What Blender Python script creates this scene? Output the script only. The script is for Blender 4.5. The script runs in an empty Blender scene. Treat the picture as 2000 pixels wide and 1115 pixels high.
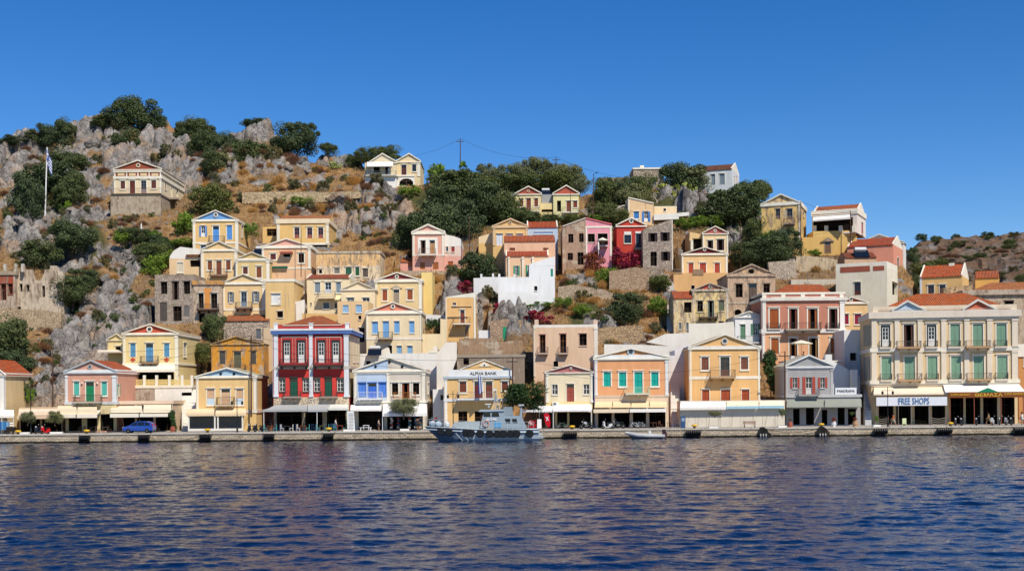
import bpy, math, random, re
import numpy as np
from mathutils import Vector, Matrix
random.seed(7); np.random.seed(7)
sc = bpy.context.scene
COL = sc.collection
# ---------------------------------------------------------------- camera geometry (used to turn surveyed photo points into metres)
F, CX, CY, HC, RO = 2400.0, 1000.0, 767.0, 6.0, 0.0087
cr, sr = math.cos(RO), math.sin(RO)
def uv(px, py):
    dx, dy = px-CX, CY-py
    return dx*cr+dy*sr, -dx*sr+dy*cr
def at(px, py, Y):
    u, v = uv(px, py)
    return Vector((u*Y/F, Y, HC+v*Y/F))
KS = .55
RIDGE = [(-300,300),(0,290),(60,287),(100,277),(150,257),(200,262),(250,255),(300,247),(330,243),(360,252),(400,296),(440,262),(480,250),(520,256),(540,272),(570,300),
 (620,302),(690,303),(720,330),(760,345),(850,350),(900,345),(1000,350),(1100,362),(1140,385),(1180,372),(1240,368),(1300,365),(1350,362),(1440,380),
 (1480,405),(1500,440),(1580,462),(1690,495),(1770,525),(1795,565),(2000,580),(2400,590)]
RX = np.array([(r[0]-CX)/F for r in RIDGE]); 
RV = np.array([uv(*r)[1] for r in RIDGE])
def Ydown(v): return 238800.0/(1320.0-v)
def D(px, py, back=0):
    u, v = uv(px, py)
    vr = float(np.interp(u/F, RX, RV))
    return Ydown(min(v, vr))+back
# ---------------------------------------------------------------- materials
def lin(h, k=1.0):
    h = h.lstrip('#'); r = []
    for i in (0,2,4):
        c = int(h[i:i+2],16)/255
        r.append(min(1,(c/12.92 if c<=.04045 else ((c+.055)/1.055)**2.4)*k))
    return (*r,1)
class NT:
    def __init__(s, name):
        s.m = bpy.data.materials.new(name); s.m.use_nodes = True; s.t = s.m.node_tree
        s.b = s.t.nodes['Principled BSDF']
        s.pos = s.n('ShaderNodeNewGeometry').outputs['Position']
    def n(s, typ, **k):
        nd = s.t.nodes.new(typ)
        for a, b in k.items():
            if a.startswith('i_'): nd.inputs[a[2:].replace('_',' ')].default_value = b
            else: setattr(nd, a, b)
        return nd
    def l(s, a, b): s.t.links.new(a, b)
    def mapv(s, scale, src=None):
        mp = s.n('ShaderNodeMapping'); mp.inputs['Scale'].default_value = scale
        s.l(src or s.pos, mp.inputs[0]); return mp.outputs[0]
    def noise(s, scale, detail=4, rough=.55, src=None, dist=0):
        nd = s.n('ShaderNodeTexNoise'); nd.inputs['Scale'].default_value=scale; nd.inputs['Detail'].default_value=detail
        nd.inputs['Roughness'].default_value=rough; nd.inputs['Distortion'].default_value=dist
        s.l(src or s.pos, nd.inputs['Vector']); return nd.outputs['Fac']
    def ramp(s, fac, stops):
        r = s.n('ShaderNodeValToRGB'); e = r.color_ramp.elements
        while len(e) < len(stops): e.new(.5)
        for el, (p, c) in zip(e, stops): el.position = p; el.color = c if len(c)==4 else (*c,1)
        s.l(fac, r.inputs[0]); return r.outputs[0]
    def mix(s, fac, a, b, typ='MIX'):
        m = s.n('ShaderNodeMix', data_type='RGBA', blend_type=typ)
        for sock, val in ((m.inputs[0],fac),(m.inputs[6],a),(m.inputs[7],b)):
            if hasattr(val,'is_output'): s.l(val, sock)
            else: sock.default_value = val
        return m.outputs[2]
    def bump(s, h, strength=.3, dist=.05):
        b = s.n('ShaderNodeBump'); b.inputs['Strength'].default_value=strength; b.inputs['Distance'].default_value=dist
        s.l(h, b.inputs['Height']); s.l(b.outputs[0], s.b.inputs['Normal'])
    def done(s, col=None, rough=.85, metal=0, spec=.3):
        if col is not None:
            if hasattr(col,'is_output'): s.l(col, s.b.inputs['Base Color'])
            else: s.b.inputs['Base Color'].default_value = col
        s.b.inputs['Roughness'].default_value = rough; s.b.inputs['Metallic'].default_value = metal
        s.b.inputs['Specular IOR Level'].default_value = spec
        return s.m
g = lambda v: (v,v,v,1)
MC = {}
ALB = .88
def mat(key):
    if key in MC: return MC[key]
    kind, _, hx = key.partition(':')
    n = NT(key.replace(':','_').replace('#',''))
    if kind == 'p':      # painted plaster
        c = lin(hx, ALB); lu=.3*c[0]+.6*c[1]+.1*c[2]; c=tuple(x*.89+lu*.11 for x in c[:3])+(1,); c=(c[0],c[1]*(.96 if c[2]<c[1]*.8 else .99),c[2]*(1.0 if c[2]<c[1]*.8 else .95),1)
        st = n.noise(1.0, 5, .6, n.mapv((1.0,1.0,.22)))
        big = n.noise(.35, 3, .5)
        col = n.mix(n.ramp(st,[(.32,g(.6)),(.57,g(0))]), c, (c[0]*.80,c[1]*.78,c[2]*.74,1))
        col = n.mix(n.ramp(big,[(.35,g(.0)),(.7,g(.35))]), col, (min(1,c[0]*1.06),min(1,c[1]*1.07),min(1,c[2]*1.1),1))
        col = n.mix(n.ramp(n.noise(9,3),[(.35,g(.13)),(.6,g(0))]), col, g(.12))
        dk=n.noise(.8,6,.7,n.mapv((1,1,.5)),.8)
        col = n.mix(n.ramp(dk,[(.60,g(0)),(.72,g(.38))]), col, (c[0]*.62,c[1]*.6,c[2]*.6,1))
        n.bump(n.noise(14,3), .25, .03); m = n.done(col,.9,0,.2)
    elif kind == 'w':    # weathered plaster
        c = lin(hx, ALB)
        st = n.noise(1.3, 6, .65, n.mapv((1.0,1.0,.35)), .6)
        col = n.mix(n.ramp(st,[(.38,g(1)),(.52,g(0))]), c, lin('#a08c78',.75))
        col = n.mix(n.ramp(n.noise(.7,6,.7),[(.55,g(0)),(.62,g(.8))]), col, lin('#cfc2ad',.8))
        col = n.mix(n.ramp(n.noise(5,4,.7,n.mapv((1.6,1.6,.3))),[(.3,g(.6)),(.5,g(0))]), col, lin('#5a4a40',.7))
        n.bump(n.noise(5,5,.7), .5, .06); m = n.done(col,.95,0,.1)
    elif kind == 's':    # rubble / dressed stone
        c = lin(hx, ALB)
        vo = n.n('ShaderNodeTexVoronoi', feature='F1'); vo.inputs['Scale'].default_value=3.4
        ve = n.n('ShaderNodeTexVoronoi', feature='DISTANCE_TO_EDGE'); ve.inputs['Scale'].default_value=3.4
        mp = n.mapv((.75,.75,1.35)); n.l(mp, vo.inputs['Vector']); n.l(mp, ve.inputs['Vector'])
        bw = n.n('ShaderNodeRGBToBW'); n.l(vo.outputs['Color'], bw.inputs[0])
        col = n.mix(bw.outputs[0], (c[0]*.8,c[1]*.78,c[2]*.77,1), (min(1,c[0]*1.7),min(1,c[1]*1.68),min(1,c[2]*1.62),1))
        col = n.mix(n.ramp(n.noise(.8,5,.65),[(.35,g(.35)),(.55,g(0))]), col, lin('#a08a70',.7))
        col = n.mix(n.ramp(ve.outputs['Distance'],[(.0,g(.75)),(.09,g(0))]), col, lin('#4a4038',.7))
        n.bump(n.ramp(ve.outputs['Distance'],[(0,g(0)),(.15,g(1))]), .8, .08); m = n.done(col,.95,0,.1)
    elif kind == 't':    # clay roof tile
        c = lin(hx, ALB); c=(min(1,c[0]*1.12),c[1]*1.3,c[2]*1.0,1)
        w = n.n('ShaderNodeTexWave', wave_type='BANDS', bands_direction='X'); w.inputs['Scale'].default_value=1.3; w.inputs['Distortion'].default_value=.4
        tc = n.n('ShaderNodeTexCoord'); n.l(tc.outputs['Object'], w.inputs['Vector'])
        w2 = n.n('ShaderNodeTexWave', wave_type='BANDS', bands_direction='Y'); w2.inputs['Scale'].default_value=1.0; w2.inputs['Distortion'].default_value=.6
        n.l(tc.outputs['Object'], w2.inputs['Vector'])
        vo = n.n('ShaderNodeTexVoronoi'); vo.inputs['Scale'].default_value=3.2; n.l(n.mapv((1,.7,.7)), vo.inputs['Vector'])
        bw = n.n('ShaderNodeRGBToBW'); n.l(vo.outputs['Color'], bw.inputs[0])
        col = n.mix(bw.outputs[0], (c[0]*.72,c[1]*.62,c[2]*.6,1), (min(1,c[0]*1.3),min(1,c[1]*1.25),min(1,c[2]*1.3),1))
        col = n.mix(n.ramp(w2.outputs['Fac'],[(.0,g(.55)),(.25,g(0))]), col, (c[0]*.35,c[1]*.3,c[2]*.3,1))
        col = n.mix(n.ramp(n.noise(1.2,4,.6),[(.35,g(.5)),(.6,g(0))]), col, lin('#a08870',.7))
        n.bump(w.outputs['Fac'], 1.0, .2); m = n.done(col,.85,0,.2)
    elif kind == 'm':    # paint on metal or wood
        c = lin(hx, ALB)
        col = n.mix(n.ramp(n.noise(3,4),[(.3,g(.35)),(.6,g(0))]), c, (c[0]*.7,c[1]*.7,c[2]*.7,1))
        m = n.done(col,.45,0,.4)
    elif kind == 'd':    # old wood
        c = lin(hx, ALB)
        st = n.noise(6, 4, .6, n.mapv((1.5,1.5,.15)))
        col = n.mix(st, (c[0]*.55,c[1]*.5,c[2]*.5,1), (min(1,c[0]*1.3),min(1,c[1]*1.3),min(1,c[2]*1.3),1)); m = n.done(col,.75,0,.25)
    elif kind == 'c':    # cloth
        c = lin(hx, ALB)
        col = n.mix(n.ramp(n.noise(1.2,4,.6),[(.35,g(.4)),(.65,g(0))]), c, (c[0]*.82,c[1]*.8,c[2]*.76,1)); n.bump(n.noise(2.5,3),.3,.06)
        m = n.done(col,.95,0,.1)
    elif kind == 'g':    # glass
        n.bump(n.noise(.9,1),.05,.05); m = n.done(lin(hx,.6),.08,0,.6)
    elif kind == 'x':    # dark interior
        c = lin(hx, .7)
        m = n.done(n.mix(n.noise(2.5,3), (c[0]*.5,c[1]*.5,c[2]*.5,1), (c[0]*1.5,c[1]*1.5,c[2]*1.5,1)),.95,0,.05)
    elif kind == 'l':    # leaves
        c = lin(hx, .8)
        gi = n.n('ShaderNodeNewGeometry')
        col = n.ramp(gi.outputs['Random Per Island'],[(0,(c[0]*.45,c[1]*.5,c[2]*.5)),(.55,c),(.9,(c[0]*1.3,c[1]*1.28,c[2]*1.15)),(1,(c[0]*1.7,c[1]*1.6,c[2]*1.3))])
        oi = n.n('ShaderNodeObjectInfo')
        col = n.mix(oi.outputs['Random'], col, n.mix(1.0, col, (1.35,1.15,.85,1),'MULTIPLY'))
        m = n.done(col,.7,0,.25)
    elif kind == 'k':    # limestone
        c = lin(hx, .8)
        col = n.mix(n.noise(.5,8,.65,n.mapv((1,1,.8))), (c[0]*.45,c[1]*.43,c[2]*.4,1), (c[0]*1.45,c[1]*1.42,c[2]*1.38,1))
        ve = n.n('ShaderNodeTexVoronoi', feature='DISTANCE_TO_EDGE'); ve.inputs['Scale'].default_value=.55
        n.l(n.mapv((1,1,.6)), ve.inputs['Vector'])
        col = n.mix(n.ramp(ve.outputs['Distance'],[(0,g(.8)),(.035,g(0))]), col, (c[0]*.12,c[1]*.11,c[2]*.1,1))
        col = n.mix(n.ramp(n.noise(.25,5,.6),[(.5,g(0)),(.65,g(.55))]), col, lin('#b08a66',.75))
        n.bump(n.noise(1.3,8,.7),1,.35); m = n.done(col,.95,0,.1)
    else: raise KeyError(key)
    MC[key] = m; return m
# ---------------------------------------------------------------- mesh builder
class MB:
    def __init__(s, T=None): s.v=[]; s.f=[]; s.m=[]; s.mats=[]; s.T=T
    def mi(s, k):
        if k not in s.mats: s.mats.append(k)
        return s.mats.index(k)
    def vs(s, pts):
        b = len(s.v)
        for p in pts:
            p = s.T(*p) if s.T else p
            s.v.append(tuple(p))
        return b
    def face(s, pts, k): b = s.vs(pts); s.f.append(tuple(range(b,b+len(pts)))); s.m.append(s.mi(k))
    def box(s, x0,x1,y0,y1,z0,z1,k):
        b = s.vs([(x0,y0,z0),(x1,y0,z0),(x1,y1,z0),(x0,y1,z0),(x0,y0,z1),(x1,y0,z1),(x1,y1,z1),(x0,y1,z1)])
        for q in ((3,2,1,0),(4,5,6,7),(0,1,5,4),(1,2,6,5),(2,3,7,6),(3,0,4,7)): s.f.append(tuple(b+i for i in q)); s.m.append(s.mi(k))
    def prism(s, pts, y0, y1, k, kf=None):     # polygon in (x,z), pushed along y
        n = len(pts); b = s.vs([(p[0],y0,p[1]) for p in pts]+[(p[0],y1,p[1]) for p in pts])
        s.f.append(tuple(range(b,b+n))); s.m.append(s.mi(kf or k))
        s.f.append(tuple(b+n+i for i in reversed(range(n)))); s.m.append(s.mi(k))
        for i in range(n):
            j=(i+1)%n; s.f.append((b+j,b+i,b+n+i,b+n+j)); s.m.append(s.mi(k))
    def tube(s, pts, r, k, n=5, closed=False):
        pts=[Vector(p) for p in pts]; rr = r if isinstance(r,(list,tuple)) else [r]*len(pts)
        rings=[]
        for i,p in enumerate(pts):
            a = pts[max(0,i-1)]; c = pts[min(len(pts)-1,i+1)]; d=(c-a)
            d = d.normalized() if d.length>1e-9 else Vector((0,0,1))
            e = d.cross(Vector((0,0,1)));  e = e.normalized() if e.length>1e-3 else Vector((1,0,0)); f2=d.cross(e)
            rings.append(s.vs([tuple(p+(e*math.cos(t)+f2*math.sin(t))*rr[i]) for t in [2*math.pi*q/n for q in range(n)]]))
        for a,b in zip(rings,rings[1:]):
            for q in range(n): s.f.append((a+q,a+(q+1)%n,b+(q+1)%n,b+q)); s.m.append(s.mi(k))
        for a in (rings[0],rings[-1]): s.f.append(tuple(a+q for q in range(n))); s.m.append(s.mi(k))
    def lathe(s, c, prof, k, n=12, axis='z'):
        def P(r,h,t):
            a,b=r*math.cos(t),r*math.sin(t)
            return {'z':(c[0]+a,c[1]+b,c[2]+h),'y':(c[0]+a,c[1]+h,c[2]+b),'x':(c[0]+h,c[1]+a,c[2]+b)}[axis]
        rings=[s.vs([P(r,h,2*math.pi*q/n) for q in range(n)]) for r,h in prof]
        for a,b in zip(rings,rings[1:]):
            for q in range(n): s.f.append((a+q,a+(q+1)%n,b+(q+1)%n,b+q)); s.m.append(s.mi(k))
        for a in (rings[0],rings[-1]): s.f.append(tuple(a+q for q in range(n))); s.m.append(s.mi(k))
    def build(s, name, parent=None, label=None, smooth=False):
        me = bpy.data.meshes.new(name); me.from_pydata(s.v, [], s.f)
        for k in s.mats: me.materials.append(mat(k) if isinstance(k,str) else k)
        me.polygons.foreach_set('material_index', s.m)
        if smooth: me.polygons.foreach_set('use_smooth',[True]*len(s.f))
        me.update()
        o = bpy.data.objects.new(name, me); COL.objects.link(o)
        if parent: o.parent = parent
        if label: o['label'] = label
        return o
def tag(o, label=None, cat=None, group=None, kind=None):
    for k, v in (('label',label),('category',cat),('group',group),('kind',kind)):
        if v: o[k] = v
    return o
def empty(name, loc, label, cat, group=None, rz=0):
    o = bpy.data.objects.new(name, None); COL.objects.link(o); o.location = loc; o.rotation_euler[2] = rz; o.empty_display_size=.5
    return tag(o, label, cat, group)
def copy_tree(o, parent=None):
    c = o.copy(); COL.objects.link(c)
    if parent: c.parent = parent
    for ch in list(KIDS(o)): copy_tree(ch, c)
    return c
def KIDS(o): return [x for x in o.children]
# ---------------------------------------------------------------- house builder
PADS=[]; MARKS=[]
def axis_cells(a0, a1, cuts):
    xs = sorted({round(a0,4), round(a1,4), *[round(min(max(c,a0),a1),4) for c in cuts]})
    return list(zip(xs, xs[1:]))
class House:
    def __init__(s, name, label, x0,x1,yt,yb, wall, Y=None, yaw=0, dep=9, cat='house', found=3.5, ph=None, pad=True, group=None):
        s.Y = Y or D((x0+x1)/2, yb); s.th = math.radians(yaw); s.dep=dep; s.wall=wall; s.found=found
        A = at(x0,yb,s.Y)
        s.A=A; s.d=(math.cos(s.th),math.sin(s.th)); s.nn=(-math.sin(s.th),math.cos(s.th))
        s.W = s.f(x1,yb)[0]; s.ze = s.f((x0+x1)/2,yt)[1]; s.x0,s.x1,s.yt,s.yb=x0,x1,yt,yb
        s.root = empty(name, A, label, cat, group, s.th)
        s.planes={'F':lambda a,n,t:(a,n,t),'R':lambda a,n,t:(s.W-n,a,t),'L':lambda a,n,t:(n,a,t)}
        s.ops={'F':[],'R':[],'L':[]}; s.paints=[]
        if pad: PADS.append((A, s.d, s.nn, s.W, dep))
        MARKS.append(((x0+x1)/2,(yt+yb)/2,ph or label,(x0,x1,yt,yb)))
    def f(s, px, py, yo=0):
        u,v = uv(px,py); dx,dy=u/F,1.0
        t=(yo+s.nn[0]*s.A[0]+s.nn[1]*s.A[1])/(s.nn[0]*dx+s.nn[1]*dy)
        X,Y,Z=t*dx,t,HC+t*v/F
        return (s.d[0]*(X-s.A[0])+s.d[1]*(Y-s.A[1]), Z-s.A[2])
    def sd(s, px, py, xo):     # on the plane x = xo (side wall) -> (depth, z)
        u,v = uv(px,py); dx,dy=u/F,1.0
        t=(xo+s.d[0]*s.A[0]+s.d[1]*s.A[1])/(s.d[0]*dx+s.d[1]*dy)
        X,Y,Z=t*dx,t,HC+t*v/F
        return (s.nn[0]*(X-s.A[0])+s.nn[1]*(Y-s.A[1]), Z-s.A[2])
    def paint(s, x0,x1,y0,y1,k):
        a0,z1=s.f(x0,y0); a1,z0=s.f(x1,y1); s.paints.append((a0,a1,z0,z1,k)); return s
    def open(s, st, x0,x1,y0,y1, tr=1.8, hood=1, tk=None, side='F', name=None):
        if side=='F': a0,z1=s.f(x0,y0); a1,z0=s.f(x1,y1); sc_=s.Y/F
        elif side=='R':
            a0,z1=s.sd(x0,y0,s.W); a1,_=s.sd(x1,y1,s.W); z0=s.sd((x0+x1)/2,y1,s.W)[1]; sc_=s.Y/F
        else:
            a1,z1=s.sd(x0,y0,0); a0,_=s.sd(x1,y1,0); z0=s.sd((x0+x1)/2,y1,0)[1]; sc_=s.Y/F
        if a0>a1: a0,a1=a1,a0
        s.ops[side].append([st,a0,a1,z0,z1,tr*sc_,hood,tk,name]); return s
    def row(s, st, xs, w, y0, y1, **k):
        for x in xs: s.open(st, x-w/2, x+w/2, y0, y1, **k)
        return s
    def panel(s, mb, side, L, z0, z1, paints):
        T=s.planes[side]; ops=s.ops[side]
        for o in ops: o[2]=min(o[2],L-.05); o[1]=max(o[1],.05); o[4]=min(o[4],z1-.05)
        ops[:] = [o for o in ops if o[2]-o[1]>.1]
        xs=[o[1] for o in ops]+[o[2] for o in ops]+[p[0] for p in paints]+[p[1] for p in paints]
        zs=[o[3] for o in ops]+[o[4] for o in ops]+[p[2] for p in paints]+[p[3] for p in paints]
        cz=axis_cells(z0,z1,zs)
        for a,b in axis_cells(0,L,xs):
            run=None
            for c,d in cz+[(None,None)]:
                k=None
                if c is not None:
                    ma,mc=(a+b)/2,(c+d)/2
                    if not any(o[1]<ma<o[2] and o[3]<mc<o[4] for o in ops):
                        k=s.wall
                        for p in paints:
                            if p[0]<ma<p[1] and p[2]<mc<p[3]: k=p[4]
                if run and (k!=run[2] or c is None):
                    mb.face([T(a,0,run[0]),T(b,0,run[0]),T(b,0,run[1]),T(a,0,run[1])],run[2]); run=None
                if k:
                    run=[c if not run else run[0], d, k]
        for st,a0,a1,b0,b1,*_ in ops:
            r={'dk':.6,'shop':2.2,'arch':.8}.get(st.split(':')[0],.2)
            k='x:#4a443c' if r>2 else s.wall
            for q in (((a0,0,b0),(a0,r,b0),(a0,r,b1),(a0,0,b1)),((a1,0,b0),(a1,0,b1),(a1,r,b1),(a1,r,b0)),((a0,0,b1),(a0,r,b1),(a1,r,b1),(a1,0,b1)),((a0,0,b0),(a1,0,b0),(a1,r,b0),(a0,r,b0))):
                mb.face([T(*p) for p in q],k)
    def walls(s, trim='p:#f4f1ea'):
        s.trim=trim
        mb=MB(); z0=-s.found
        s.panel(mb,'F',s.W,z0,s.ze,s.paints)
        s.panel(mb,'R',s.dep,z0,s.ze,[])
        s.panel(mb,'L',s.dep,z0,s.ze,[])
        W,d=s.W,s.dep
        mb.face([(0,d,z0),(W,d,z0),(W,d,s.ze),(0,d,s.ze)],s.wall)
        mb.face([(0,0,s.ze-.01),(W,0,s.ze-.01),(W,d,s.ze-.01),(0,d,s.ze-.01)],s.wall)
        mb.build('wall',s.root)
        for sd in 'FRL':
            for o in s.ops[sd]: s.window(sd,*o)
        return s
    def window(s, side, st, a0,a1,b0,b1, tr, hood, tk, name):
        T=s.planes[side]; kind,_,c=st.partition(':'); mk='m:'+(c or '#5a4030')
        w,h=a1-a0,b1-b0
        nm=name or ('door' if h/w>1.75 and h>1.9 else 'window')
        if kind=='shop': nm='shop_front'
        mb=MB(T)
        kids=[]
        if kind in('gl','op','hw'):
            fr='m:#f2f0ea' if kind!='gl' else mk
            if kind=='hw': fr='m:#f2f0ea'
            mb.box(a0,a1,.16,.19,b0,b1,'g:#1c222a')
            t=min(.07,w*.09)
            gm=MB(T)
            lo=b0
            if nm=='door': lo=b0+h*.33; (gm.box(a0,a1,.10,.155,b0,lo,fr) if kind!='hw' else gm.box(a0+w*.17,a1-w*.17,.10,.155,b0,lo,fr))
            A0,A1=(a0,a1) if kind!='hw' else (a0+w*.17,a1-w*.17)
            for x in (A0,(A0+A1)/2-t/2,A1-t): gm.box(x,x+t,.10,.157,lo,b1 if kind!='hw' else b1-h*.12,fr)
            rows=max(2,int((b1-lo)/.55))
            for i in range(rows+1):
                z=lo+((b1 if kind!='hw' else b1-h*.12)-lo-t*.7)*i/rows; gm.box(A0,A1,.12,.156,z,z+t*.7,fr)
            kids.append(('frame',gm))
            if kind=='op':
                for q,sx in ((a0-w*.52,-1),(a1+.02,1)):
                    sm=MB(T); s.leaf(sm,q,q+w*.5,-.06,b0,b1,mk); kids.append(('shutter',sm))
        elif kind in('sh','bs'):
            t=.03
            mb.box(a0,a1,.17,.19,b0,b1,mk)
            for q in (0,1):
                sm=MB(T); s.leaf(sm,a0+.015+q*w/2,a0+(q+1)*w/2-.015,.08,b0,b1,mk); kids.append(('shutter',sm))
        elif kind=='dr':
            top=b1-h*.2
            mb.box(a0,a1,.14,.19,b0,b1,'g:#20242a')
            for q in (0,1):
                sm=MB(T); x0=a0+.01+q*w/2; x1=a0+(q+1)*w/2-.01
                sm.box(x0,x1,.08,.13,b0,top,mk)
                for i in range(3):
                    z=b0+(top-b0)*(.06+i*.32); sm.box(x0+.06,x1-.06,.05,.08,z,z+(top-b0)*.24,mk)
                kids.append(('leaf',sm))
        elif kind=='dk':
            mb.box(a0,a1,.56,.6,b0,b1,'x:#2c2622')
            if c: 
                gm=MB(T); t=.05
                for x in (a0,(a0+a1)/2-t/2,a1-t): gm.box(x,x+t,.18,.24,b0,b1,'d:'+c)
                for z in (b0,b0+h*.65,b1-t): gm.box(a0,a1,.19,.23,z,z+t,'d:'+c)
                kids.append(('frame',gm))
        elif kind=='ho':     # dark opening with one brown shutter leaf inside each jamb
            mb.box(a0,a1,.56,.6,b0,b1,'x:#1a1614')
            for q in (a0+.01,a1-w*.27):
                sm=MB(T); s.leaf(sm,q,q+w*.26,.12,b0,b1,mk); kids.append(('shutter',sm))
        elif kind=='shop':
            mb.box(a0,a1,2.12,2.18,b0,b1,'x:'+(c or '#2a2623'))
            gm=MB(T); n=max(2,int(w/1.5))
            for i in range(n+1): x=a0+(w-.08)*i/n; gm.box(x,x+.08,1.9,1.98,b0,b1,'d:#4a3c30')
            gm.box(a0,a1,1.9,1.97,b0+(b1-b0)*.7,b0+(b1-b0)*.7+.1,'d:#4a3c30')
            kids.append(('shop_frame',gm)); tr=0
        if kind=='arch': pass
        o=mb.build(nm,s.root) if mb.v else None
        if tr>0:
            k=tk or s.trim; gm=MB(T); p=.05
            gm.box(a0-tr,a0,-p,.02,b0-(tr if nm=='window' else 0),b1+tr,k); gm.box(a1,a1+tr,-p,.02,b0-(tr if nm=='window' else 0),b1+tr,k)
            gm.box(a0,a1,-p,.02,b1,b1+tr,k)
            if nm=='window': gm.box(a0,a1,-p,.02,b0-tr,b0,k)
            kids.append(('surround',gm))
            if hood: hm=MB(T); hm.box(a0-tr*1.4,a1+tr*1.4,-.16,-.0,b1+tr+.02,b1+tr+.14,k); kids.append(('hood',hm))
            if nm=='window': hm=MB(T); hm.box(a0-tr*1.2,a1+tr*1.2,-.12,.0,b0-tr-.08,b0-tr-.003,k); kids.append(('sill',hm))
        for n_,m_ in kids: m_.build(n_, o or s.root)
    def leaf(s, mb, x0,x1,y,z0,z1,k):
        t=min(.06,(x1-x0)*.15)
        mb.box(x0,x1,y+.02,y+.035,z0,z1,k)
        for x in (x0,x1-t): mb.box(x,x+t,y,y+.02,z0,z1,k)
        n=max(3,int((z1-z0)/.22))
        for i in range(n+1):
            z=z0+(z1-z0-.05)*i/n; mb.box(x0+t,x1-t,y,y+.019,z,z+.05,k)
    # --- trim
    def band(s, y0,y1, k=None, proud=.1, x0=None, x1=None, name='cornice', ret=True):
        x0=s.x0 if x0 is None else x0; x1=s.x1 if x1 is None else x1
        a0,z1=s.f(x0,y0); a1,z0=s.f(x1,y1)
        a0=max(a0,-proud) ; 
        mb=MB(); mb.box(a0-(proud if x0<=s.x0 else 0),a1+(proud if x1>=s.x1 else 0),-proud,s.dep+.02 if ret else 0.0,z0,z1,k or s.trim)
        mb.build(name,s.root); return s
    def pil(s, spans, y0,y1, k=None, proud=.07, cap=True):
        for x0,x1 in spans:
            a0,z1=s.f(x0,y0); a1,z0=s.f(x1,y1); mb=MB(); k_=k or s.trim
            z0=max(z0,-s.found) 
            mb.box(a0,a1,-proud,.02,z0,z1,k_)
            if cap: mb.box(a0-.06,a1+.06,-proud-.06,.0,z1-.3,z1-.12,k_); mb.box(a0-.05,a1+.05,-proud-.04,.0,z0,z0+.3,k_)
            if a0<.12: mb.box(-.03,0.0,-proud,.45,z0,z1,k_)
            if a1>s.W-.12: mb.box(s.W,s.W+.03,-proud,.45,z0,z1,k_)
            mb.build('pilaster',s.root)
        return s
    def gable(s, ax, ay, ped=None, roof='t:#c8704c', tk=2.0, over=.18, x0=None, x1=None, k=None, med=None, medk=None, hb=True):
        k=k or s.trim; ped=ped or s.wall
        a0=s.f(x0,s.yt)[0] if x0 is not None else 0; a1=s.f(x1,s.yt)[0] if x1 is not None else s.W
        ap=s.f(ax,ay); t=tk*s.Y/F; z=s.ze; d=s.dep
        mb=MB(); mb.prism([(a0,z),(a1,z),(ap[0],ap[1]-t*.6)],.08,d,s.wall,ped); mb.build('gable',s.root)
        mb=MB(); o=over
        L=(a0-o,z); R=(a1+o,z); A=(ap[0],ap[1])
        mb.prism([L,(A[0],A[1]-t*1.15),A,(L[0],z+t*.9)],-.22,.12,k); mb.prism([(A[0],A[1]-t*1.15),R,(R[0],z+t*.9),A],-.22,.12,k)
        if hb: mb.box(a0-o,a1+o,-.2,-.0,z-t*1.0,z-.001,k)
        mb.build('pediment',s.root)
        mb=MB()
        for P in (L,R):
            mb.prism([(P[0],z+t*.15),(A[0],A[1]-t*.75),(A[0],A[1]-t*.12),(P[0],z+t*.75)],.121,d+.2,roof)
        mb.build('roof',s.root)
        if med: 
            mx,my,r=med; c=s.f(mx,my); r=r*s.Y/F
            mb=MB(); kk=medk or k
            mb.lathe((c[0],-.02,c[1]),[(r,0.1),(r,-.06),(r*.62,-.06),(r*.62,-.03)],kk,14,'y')
            mb.lathe((c[0],-.02,c[1]),[(r*.6,.02),(r*.6,-.035)],'x:#54606a',12,'y')
            mb.build('medallion',s.root)
        return s
    def siderf(s, ry, roof='t:#c8704c', ends=True, k=None, lip=.15, inset=0):
        k=k or s.trim; zr=s.f((s.x0+s.x1)/2,ry,s.dep/2)[1]; z=s.ze; W=s.W; h=s.dep/2
        mb=MB()
        for ya,yb_ in ((-lip,h),(s.dep+lip,h)):
            mb.face([(inset,ya,z+.02),(W-inset,ya,z+.02),(W-inset,yb_,zr),(inset,yb_,zr)],roof)
            mb.face([(inset,ya,z-.12),(W-inset,ya,z-.12),(W-inset,yb_,zr-.14),(inset,yb_,zr-.14)],roof)
        mb.face([(inset,-lip,z-.12),(W-inset,-lip,z-.12),(W-inset,-lip,z+.02),(inset,-lip,z+.02)],roof)
        mb.build('roof',s.root)
        for x in (0,W):
            mb=MB(); e=.22 if ends else .05; zt=.22 if ends else -.06
            xx=(x,x+e) if x==0 else (x-e,x)
            b=[(-.1,z),(s.dep+.1,z),(s.dep+.1,z+zt),(h,zr+zt),(-.1,z+zt)]
            T=mb; n=5; base=mb.vs([(xx[0],p[0],p[1]) for p in b]+[(xx[1],p[0],p[1]) for p in b])
            kk=k if ends else s.wall
            mb.f.append(tuple(range(base,base+n))); mb.m.append(mb.mi(kk)); mb.f.append(tuple(base+n+i for i in range(n))); mb.m.append(mb.mi(kk))
            for i in range(n): j=(i+1)%n; mb.f.append((base+i,base+j,base+n+j,base+n+i)); mb.m.append(mb.mi(kk))
            mb.build('gable_end',s.root)
        return s
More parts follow.
